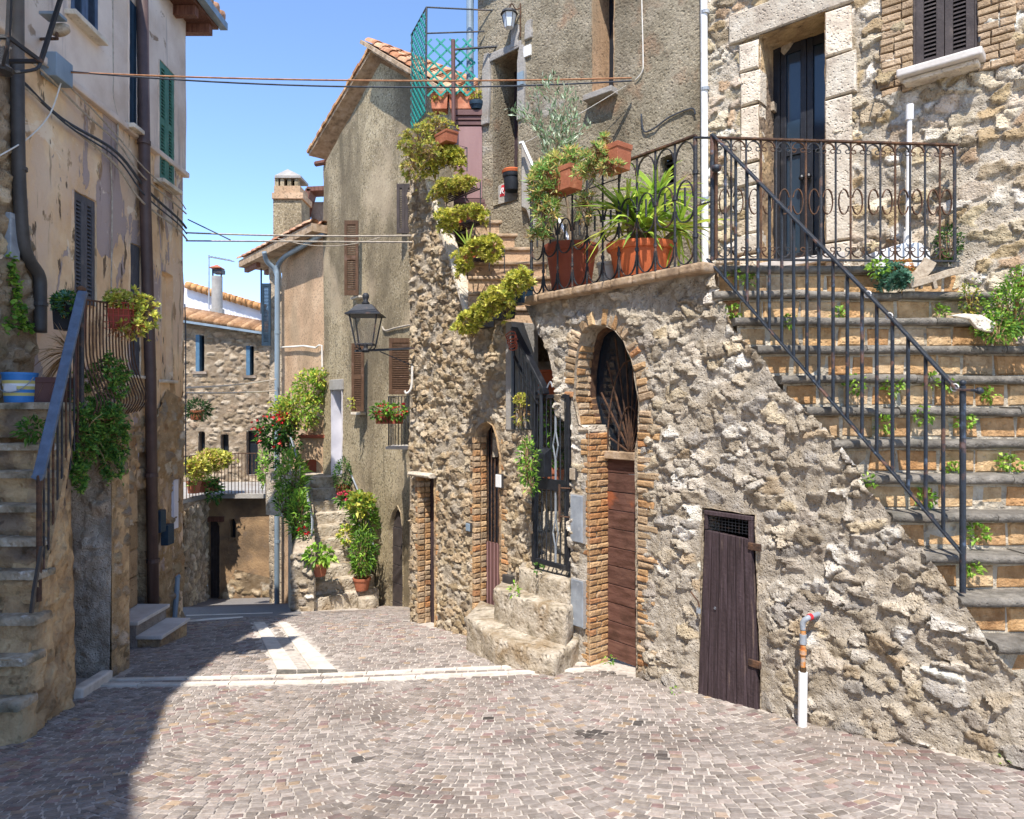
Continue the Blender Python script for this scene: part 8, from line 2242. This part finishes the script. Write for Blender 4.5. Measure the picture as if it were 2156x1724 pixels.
t = thing('lemon_bush', 'airy yellow-green climbing bush on the pink house front', 'bush', P(640, 920, 13.6)); leafy(t, [bl(655, 815, 38, 38, 13.5, .25, 620, .3), bl(625, 865, 52, 40, 13.3, .3, 800, .3), bl(672, 795, 20, 20, 13.4, .2, 180, .3), bl(600, 860, 32, 22, 13.3, .2, 240, .3)], LIME + LIME + YELLOWG, .085, .045, stems=40)
t = thing('geranium', 'red geraniums spilling over the corner of the flower stair', 'flowering plant', P(575, 950, 13.3)); leafy(t, [bl(578, 915, 40, 36, 13.3, .25, 520, .3), bl(600, 905, 24, 24, 13.2, .2, 160, .3)], DKGREEN + GREEN, .09, .06); leafy(t, [bl(574, 908, 42, 34, 13.1, .2, 45, .5), bl(592, 878, 18, 10, 13.1, .12, 30)], RED, .07, .065, name='blossom')
t = thing('wall_vine', 'dark trailing vine hanging below the geraniums', 'plant', P(600, 1000, 13.2)); leafy(t, [bl(592, 965, 26, 34, 13.3, .2, 220, .3), bl(618, 935, 16, 30, 13.3, .2, 120, .3)], DKGREEN + GREEN, .09, .045)
t = thing('red_dot_plant', 'small red-flowering plant halfway down the left cheek', 'plant', P(640, 1125, 11.3)); leafy(t, [bl(640, 1120, 16, 16, 11.2, .12, 70)], GREEN, .07, .04); leafy(t, [bl(638, 1118, 10, 10, 11.1, .1, 16)], RED, .06, .05, name='blossom')
# balcony planters
for i, (u, lab) in enumerate(((806, 'left geranium planter hung on the small balcony'), (834, 'right geranium planter hung on the small balcony'))):
    c = P(u, 892, 10.15); t = thing('balcony_planter', lab, 'planter', c, 'planters on the small balcony'); trough(t, WORLD, c.x, c.z, -10.15, .2, .14, .15, 'terra_brown'); leafy(t, [bl(u - 4 + i * 6, 868, 22, 18, 10.1, .14, 170)], GREEN + LIME, .06, .045); leafy(t, [bl(u + i * 10, 862, 16, 10, 10.0, .1, 14)], RED, .05, .045, name='blossom')
t = thing('sill_plant', 'tiny plant on the stone sill of the gable house', 'plant', P(740, 866, 12.0)); leafy(t, [bl(740, 848, 6, 14, 11.9, .08, 26)], YELLOWG, .06, .04)
# terrace plants far left
t = thing('terrace_shrub', 'yellow-green shrub trailing over the far terrace railing', 'shrub', P(440, 1000, 16)); rosy(t, [bl(450, 968, 34, 20, 16, .4, 260), bl(415, 985, 22, 22, 15.4, .3, 150)], YELLOWG + cl('#b58a6a'), .10, 7)
t = thing('terrace_trailer', 'green trailing plant hanging from the far terrace slab', 'plant', P(452, 1040, 16)); leafy(t, [bl(452, 1035, 14, 26, 15.9, .2, 160)], GREEN + DKGREEN, .11, .06)
t = thing('terrace_climber', 'pale climbing plant at the right end of the far terrace', 'plant', P(557, 1000, 16)); leafy(t, [bl(556, 985, 12, 40, 16, .2, 160)], LIME, .11, .07)
for i, (u, v, r_) in enumerate(((408, 1022, .12), (428, 1020, .13), (447, 1018, .12))):
    c = P(u, v + 16, 15.6 + .3 * i); t = thing('terrace_pot', ('leftmost', 'middle', 'rightmost')[i] + ' of the terracotta pots on the far terrace', 'pot', c, 'pots on the far terrace'); round_pot(t, c, r_ * 1.3, r_, .26, 'terracotta'); leafy(t, [bl(u, v - 5, 10, 9, 15.5 + .3 * i, .1, 40)], LIME, .09, .05)
t = thing('hanging_basket', 'dark green fern in a hanging terracotta pot by the house corner', 'potted plant', P(415, 885, 13)); c = P(414, 884, 13); round_pot(t, c, .13, .1, .18, 'terracotta'); leafy(t, [bl(417, 862, 24, 20, 12.95, .2, 360)], DKGREEN, .10, .025); mb = MB(); mb.tube([c + Vector((0, 0, .1)), P(392, 862, 13)], .008, 5); mb.build('hanger', MAT['iron'], t)

# ------------------------------------------------------------------ left stair furniture
lr_ = thing('left_railing', 'rusty bar railing with broad blue-grey handrail on the left stair', 'railing', P(80, 1255, 4.95))
h0, h1 = P(82, 1000, 4.85), P(172, 622, 5.62)
mb = MB(); mb.flat([h0 - Vector((.02, 0, .03)), h0, h0.lerp(h1, .5), h1, h1 + Vector((.0, .02, .03))], .07, .035, (1, .2, 0)); mb.build('handrail', MAT['rail_blue'], lr_, bevel=.008)
for i in range(11):
    t_ = i / 10; p = h0.lerp(h1, t_); zb_ = p.z - (.86 if i == 0 else .95)
    r = .018 if i in (0, 10) else .008
    mb = MB(); mb.tube([Vector((p.x, p.y, zb_)), p], r, 7); mb.build('post' if r > .01 else 'bar', MAT['iron'] if i % 3 else MAT['rust'], lr_)
mb = MB(); mb.tube([P(160, 1000, 5.62), P(171, 615, 5.66)], .033, 8); mb.build('corner_post', MAT['mauve_trim'], lr_); mb = MB(); mb.lathe(P(171, 612, 5.66), [(.03, 0), (.036, .02), (.01, .04)], 10); mb.build('post_cap', MAT['rust'], lr_)
mb = MB(); mb.flat([P(66, 1290, 4.66), P(72, 1240, 4.66), P(88, 1150, 4.7)], .02, .02, (1, 0, 0)); mb.build('loose_strap', MAT['dark_pipe'], lr_)
bb = thing('bulging_railing', 'pot-bellied rusty railing round the left landing', 'railing', P(220, 880, 6.2))
tr0, tr1 = P(174, 630, 5.7), P(282, 645, 6.6)
mb = MB(); mb.flat([tr0, tr1], .03, .012, (1, 0, 0)); mb.build('top_rail', MAT['rust'], bb)
for i in range(17):
    p = tr0.lerp(tr1, i / 16); out = Vector((.13, -.02, 0))
    mb = MB(); mb.tube(spline([p, p - Vector((0, 0, .45)), p + out * .6 - Vector((0, 0, .7)), p + out - Vector((0, 0, .85)), p + out * .4 - Vector((0, 0, .97))], 4), .007, 6); mb.build('bar', MAT['rust'], bb)
# wire basket with succulents
wb_ = thing('wire_basket', 'red wire basket full of yellow-green succulents on the left railing', 'basket', P(255, 690, 6.2))
BK = Frame(P(217, 0, 6.1).x, 6.1, (1, .25)); wB, zB0, zB1 = (272 - 217) / F * 6.1 * 1.05, (VC - 690) / F * 6.1, (VC - 636) / F * 6.1
for c in (.0, -.2):
    for i in range(7): x = wB * i / 6; mb = MB(); mb.tube([BK.p(x, zB0, c), BK.p(x, zB1, c)], .0028, 4); mb.build('wire', MAT['red_wire'], wb_)
    for i in range(5): z_ = zB0 + (zB1 - zB0) * i / 4; mb = MB(); mb.tube([BK.p(0, z_, c), BK.p(wB, z_, c)], .0028 if i < 4 else .005, 4); mb.build('wire', MAT['red_wire'], wb_)
for x in (0, wB):
    for i in range(5): z_ = zB0 + (zB1 - zB0) * i / 4; mb = MB(); mb.tube([BK.p(x, z_, 0), BK.p(x, z_, -.2)], .0028, 4); mb.build('wire', MAT['red_wire'], wb_)
t = thing('basket_succulent', 'trailing yellow-green succulent growing out of the red wire basket', 'plant', P(262, 690, 6.2)); rosy(t, [bl(262, 632, 40, 20, 6.2, .14, 130), bl(310, 660, 24, 36, 6.3, .12, 110), bl(285, 690, 30, 24, 6.2, .1, 60)], YELLOWG + cl('#9fb454'), .045, thin=.55, stems=50, stemcol=cl('#a8583c', '#8f6a48')); trough(t, BK, wB / 2, zB0 + .01, -.1, wB * .8, .16, .14, 'terra_brown')
f = Fol(); c, d = bl(265, 690, 34, 22, 6.15, .08, 160); f.leaves(c, RN.normal(0, 1, (160, 3)) + np.array([0, 0, -.6]), .06, .012, cl('#a86848', '#c08a60', '#8a5a3c'), .1); f.build('dry_stems', t)
t = thing('trailing_succulent', 'big hanging curtain of green succulents below the left landing', 'plant', P(200, 1000, 6.0))
rosy(t, [bl(225, 800, 44, 50, 6.05, .14, 170), bl(200, 880, 60, 44, 5.85, .12, 260), bl(165, 920, 36, 80, 5.62, .1, 240), bl(240, 930, 30, 60, 6.0, .1, 190), bl(160, 1000, 22, 36, 5.55, .06, 80), bl(235, 985, 22, 30, 5.95, .06, 60)], cl('#5f8a3c', '#74983f', '#4f7a38', '#8aa648', '#3f6a34'), .04, stems=50, k=10)
t = thing('dark_box_plant', 'succulent in a dark box hung behind the left handrail', 'potted plant', P(145, 690, 6.1)); trough(t, WORLD, P(146, 0, 5.8).x, P(0, 695, 5.8).z, -5.8, .2, .22, .16, 'black_plastic'); rosy(t, [bl(142, 640, 24, 26, 5.75, .1, 60)], BLUEGREEN + GREEN, .05, 12)
t = thing('dead_palm', 'dry fan palm leaf drooping over the brown trough on the left landing', 'plant', P(120, 800, 6.0)); f = Fol(); n = 60; an_ = RN.uniform(math.radians(95), math.radians(250), n); c = P(150, 742, 5.6); d = np.stack([np.cos(an_), RN.normal(0, .15, n), np.sin(an_)], 1); f.blades(np.tile(np.array(c), (n, 1)), d, RN.uniform(.24, .34, n), .018, cl('#c9a880', '#a0805a', '#c9ad88', '#8a6c4a'), .5); f.build('frond', t); mb = MB(); mb.tube(spline([c, P(140, 790, 5.62), P(120, 835, 5.62)], 4), .01, 5); mb.build('stalk', MAT['bark'], t)
t = thing('brown_trough', 'long brown plastic trough on the left landing behind the bucket', 'planter', P(100, 848, 5.62)); trough(t, WORLD, P(100, 0, 5.62).x, st[-1][1] + .005, -5.64, .3, .2, .18, 'mauve_trim')
bu = thing('paint_bucket', 'blue and white striped paint bucket with wire handle on the left landing', 'bucket', P(42, 846, 5.5)); cb = Vector((P(42, 0, 5.55).x, 5.55, st[-1][1] + .008)); rB = .122
hb = .225
for z0, z1, m, nm in ((0, .05, 'bucket_blue', 'bucket'), (.05, .075, 'bucket_yellow', 'stripe'), (.075, .1, 'bucket_blue', 'stripe'), (.1, .125, 'bucket_yellow', 'stripe'), (.125, .145, 'bucket_white', 'stripe'), (.145, .17, 'bucket_yellow', 'stripe'), (.17, hb, 'bucket_blue', 'band')):
    k = lambda z: rB * (.84 + .16 * z / hb); mb = MB(); mb.lathe(cb, [(k(z0), z0), (k(z1), z1)], 24); smooth_by_angle(mb.build(nm, MAT[m], bu))
mb = MB(); mb.lathe(cb + Vector((0, 0, hb)), [(rB * 1.03, -.01), (rB * 1.03, .006), (rB * .93, .006), (rB * .9, -.02)], 24); mb.build('rim', MAT['bucket_blue'], bu)
mb = MB(); mb.lathe(cb + Vector((-.0, -rB * .9, .07)), [(.002, 0), (.05, .02), (.05, .06), (.002, .075)], 14, sy=.12); mb.build('white_emblem', MAT['bucket_white'], bu)
mb = MB(); mb.tube([cb + Vector((rB * math.cos(t_), -rB * .2 - rB * .95 * math.sin(t_) * .9, hb - .03 - .12 * math.sin(t_))) for t_ in np.linspace(math.pi, 0, 14)], .004, 5); mb.build('handle', MAT['grey_metal'], bu)
t = thing('wall_ivy', 'narrow strip of bright ivy on the bare masonry at the left border', 'ivy', LH.p(LH.a(30), .3, .05)); f = Fol()
for (u, v, ru, rv, n) in ((20, 570, 10, 30, 60), (28, 620, 12, 36, 90), (38, 665, 14, 24, 70), (55, 690, 14, 10, 30), (10, 680, 10, 14, 24)):
    a, b = LH.ab(u, v, .05); k = RN.normal(0, 1, (n, 2)); pts = fr_pts(LH, a + k[:, 0] * ru / 250 * .6, b + k[:, 1] * rv / 250 * .55, .05 + RN.random(n) * .03); f.leaves(pts, RN.normal(0, .5, (n, 3)) + np.array([.8, -.2, -.3]), .05, .04, LIME + GREEN, .15)
f.build('foliage', t)
t = thing('stair_weed', 'green weed tuft growing from a left stair riser', 'plant', P(70, 930, 6.0)); leafy(t, [bl(70, 905, 32, 24, 5.25, .08, 190)], GREEN, .05, .022)
# pipes on the left front
def lp(u, v, c=.08): return LH.p(*LH.ab(u, v, c), c)
q = thing('left_downpipe', 'dark bent downpipe on the bare masonry at the left', 'pipe', lp(85, 690))
mb = MB(); mb.tube(spline([lp(36, -40), lp(38, 300), lp(46, 480), lp(58, 540), lp(82, 580), lp(85, 620), lp(85, 700)], 6), .05, 10); mb.build('pipe', MAT['dark_pipe'], q, smooth=True)
for v, u in ((355, 41), (640, 85)): mb = MB(); mb.tube([lp(u, v - 4), lp(u, v + 4)], .058, 10); mb.build('clip', MAT['dark_pipe'], q)
q = thing('brown_downpipe', 'full height brown downpipe on the left house near its corner', 'pipe', lp(322, 1290))
mb = MB(); mb.tube([lp(299, -40, .1), lp(305, 400, .1), lp(317, 800, .1), lp(323, 1292, .1)], .062, 12); mb.build('pipe', MAT['brown_pipe'], q, smooth=True)
for v, u in ((300, 303), (640, 313), (1000, 319), (1180, 322)): mb = MB(); mb.tube([lp(u, v - 4, .1), lp(u, v + 4, .1)], .072, 12); mb.build('clip', MAT['brown_pipe'], q)
tag(MB().tube([lp(368, 1300, .05), lp(372, 1250, .05), lp(374, 1215, .05), lp(380, 1212, .08)], .03, 8).build('stub_pipe', MAT['zinc']), 'short blue-grey pipe stub at the foot of the left house corner', 'pipe')
tag(MB().tube([lp(389, 640, .015), lp(391, 700, .015), lp(391, 1000, .015)], .008, 8).build('corner_conduit', MAT['cable_dark']), 'thin dark conduit down the corner of the left house', 'pipe')
for (u0, u1, v0, v1, lab, m) in ((331, 343, 1074, 1120, 'upper dark blue letter box on the left house by the downpipe', 'shutter_teal'), (347, 360, 1104, 1146, 'lower dark blue letter box on the left house by the corner', 'shutter_teal')):
    r = lhr(u0, u1, v0, v1, .05); tag(MB().box(LH, r[0], r[1], r[2], r[3], -.02, .09).build('wall_letter_box', MAT[m], bevel=.006), lab, 'letter box')
r = lhr(365, 374, 1010, 1112, .02); tag(MB().box(LH, r[0], r[1], r[2], r[3], -.02, .03).build('pale_plate', MAT['white_wall']), 'tall pale plate on the corner of the left house', 'plate')
r = lhr(12, 32, 450, 545, .02); tag(MB().box(LH, r[0], r[1], r[2], r[3], -.02, .06).build('grey_meter_door', MAT['grey_metal'], bevel=.006), 'grey meter door left of the bent downpipe', 'cover')
# floodlight and junction box
fl = thing('floodlight', 'oval yellowed floodlight on a bracket high on the left house', 'lamp', lp(110, 80, .1)); c = P(120, 57, 5.6)
mb = MB(); n = 18; prof = [(.062, 0, .0), (.072, 0, .03), (.06, 0, .07), (.02, 0, .09)]
mb.lathe((0, 0, 0), [(.002, 0), (.075, .002), (.088, .02), (.07, .06), (.02, .085)], 20, sx=1.0, sy=.55)
rot = Matrix.Translation(c) @ Matrix.Rotation(math.radians(-12), 4, 'Y') @ Matrix.Rotation(math.radians(75), 4, 'X')
mb.v = [tuple(rot @ Vector((p[0], p[1], -p[2] + .0))) for p in mb.v]; mb.build('reflector', MAT['grey_wood'], fl, smooth=True)
mb = MB(); mb.box(WORLD, c.x - .08, c.x + .07, c.z + .05, c.z + .075, -c.y - .02, -c.y + .1); mb.build('hood', MAT['zinc'], fl, bevel=.005); mb = MB(); mb.tube([c - Vector((.0, 0, .09)), c - Vector((0, 0, .04))], .012, 6); mb.tube([c - Vector((0, 0, .09)), lp(84, 82, .0)], .014, 6); mb.build('bracket', MAT['rust'], fl)
r = lhr(104, 140, 122, 172, .08); tag(MB().box(LH, r[0], r[1], r[2], r[3], .0, .14).build('cable_box', MAT['zinc'], bevel=.008), 'pale blue cable junction box under the floodlight', 'box')
tag(MB().tube(spline([lp(-5, 330, .12), lp(60, 290, .1), lp(105, 240, .1), lp(128, 175, .1)], 6), .006, 5).build('loop_cable', MAT['cable_pale']), 'pale loose cable looping below the junction box', 'cable')

# ------------------------------------------------------------------ cables
def cable(label, pts, r=.007, mat='cable', sagd=None, n=6):
    o = MB().tube(spline(pts, n) if sagd is None else sag(pts[0], pts[1], sagd, 24), r, 5).build('cable', MAT[mat]); return tag(o, label, 'cable', 'cables on the walls and across the lane')
cable('thick cable bundle sagging along the left house front', [lp(-10, 112, .06), lp(40, 165, .06), lp(130, 250, .06), lp(245, 320, .08), lp(310, 400, .09), lp(375, 460, .06), lp(392, 480, .05)], .016, 'cable_dark')
cable('pale cable below the bundle on the left house front', [lp(-10, 130, .06), lp(60, 190, .06), lp(150, 268, .06), lp(242, 345, .08), lp(300, 425, .12), lp(372, 480, .07), lp(394, 505, .05)], .012, 'cable')
cable('grey cable above the bundle on the left house front', [lp(20, 100, .06), lp(90, 150, .06), lp(180, 240, .06), lp(248, 300, .08), lp(300, 370, .14), lp(370, 430, .08), lp(392, 450, .05)], .010, 'cable')
cable('fourth cable strand twisted along the left house front', [lp(-10, 120, .07), lp(50, 172, .07), lp(140, 262, .08), lp(245, 332, .1), lp(306, 412, .12), lp(374, 470, .08), lp(393, 492, .06)], .009, 'cable_dark')
cable('uppermost thin strand along the left house ledge', [lp(30, 95, .06), lp(100, 140, .07), lp(190, 225, .07), lp(250, 290, .08), lp(305, 355, .16), lp(372, 415, .08), lp(391, 440, .05)], .008, 'cable')
cable('thin vertical cable left of the brown downpipe', [lp(237, -20, .03), lp(238, 150, .03), lp(238, 205, .03), lp(248, 255, .03), lp(246, 320, .04)], .009, 'cable')
cable('vertical cable running down from the bundle on the left house', [lp(233, 330, .03), lp(236, 430, .03), lp(234, 620, .03)], .008, 'cable')
for i, (u0, v0, u1, v1, m, lab, sg) in enumerate(((140, 152, 1330, 164, 'cable_orange', 'upper orange-brown cable crossing the lane high up', .05), (140, 150, 1330, 170, 'cable_dark', 'dark cable crossing just below the orange one', .10))):
    cable(lab, [lp(u0, v0, .1), HW.p(*HW.ab(u1, v1, .1), .1)], .008, m, sg)
cable('upper pale wire crossing from the left corner to the rubble wall', [lp(392, 490, .05), RW.p(*RW.ab(870, 496, .03), .03)], .011, 'cable', .02)
cable('lower twisted wire crossing from the left corner to the rubble wall', [lp(392, 507, .05), RW.p(*RW.ab(870, 510, .03), .03)], .011, 'cable', .0)
cable('short stay wire falling from the left corner hook', [lp(396, 462, .05), P(485, 505, 8.6)], .008, 'cable_dark', .0)
cable('hanging slack wire under the crossing wires', [P(585, 502, 9.0), P(800, 500, 8.6)], .006, 'cable', .1)
cable('upper white line between left corner and zinc pipe', [P(393, 816, 9.4), P(580, 798, 14.6)], .014, 'cable_pale', .03)
cable('lower white line between left corner and zinc pipe', [P(393, 827, 9.4), P(580, 822, 14.6)], .014, 'cable_pale', .02)
cable('pale wire stapled on the roughcast house wall', [HW.p(*HW.ab(1351, -10, .02), .02), HW.p(*HW.ab(1354, 120, .02), .02), HW.p(*HW.ab(1352, 150, .02), .02), HW.p(*HW.ab(1338, 168, .02), .02)], .006, 'cable_pale')
cable('dark drooping cable on the roughcast house wall', [HW.p(*HW.ab(1350, 240, .02), .02), HW.p(*HW.ab(1356, 276, .02), .02), HW.p(*HW.ab(1380, 268, .02), .02), HW.p(*HW.ab(1410, 246, .02), .02), HW.p(*HW.ab(1455, 228, .02), .02), HW.p(*HW.ab(1464, 240, .02), .02)], .008, 'cable_dark')
cable('pair of clothes lines rising to the roughcast house window', [P(1105, 300, 7.6), HW.p(*HW.ab(1318, 180, .1), .1)], .004, 'cable_pale', .02)
cable('wavy dark cable right of the street lantern', [CB.p(*CB.ab(805, 688, .03), .03), CB.p(*CB.ab(812, 696, .03), .03), CB.p(*CB.ab(835, 690, .03), .03), CB.p(*CB.ab(875, 682, .03), .03)], .016, 'cable')
cable('white curled cable below the lantern arm', [P(868, 770, 8.2), P(866, 815, 8.2), P(856, 828, 8.2), P(852, 822, 8.2)], .012, 'cable_pale')
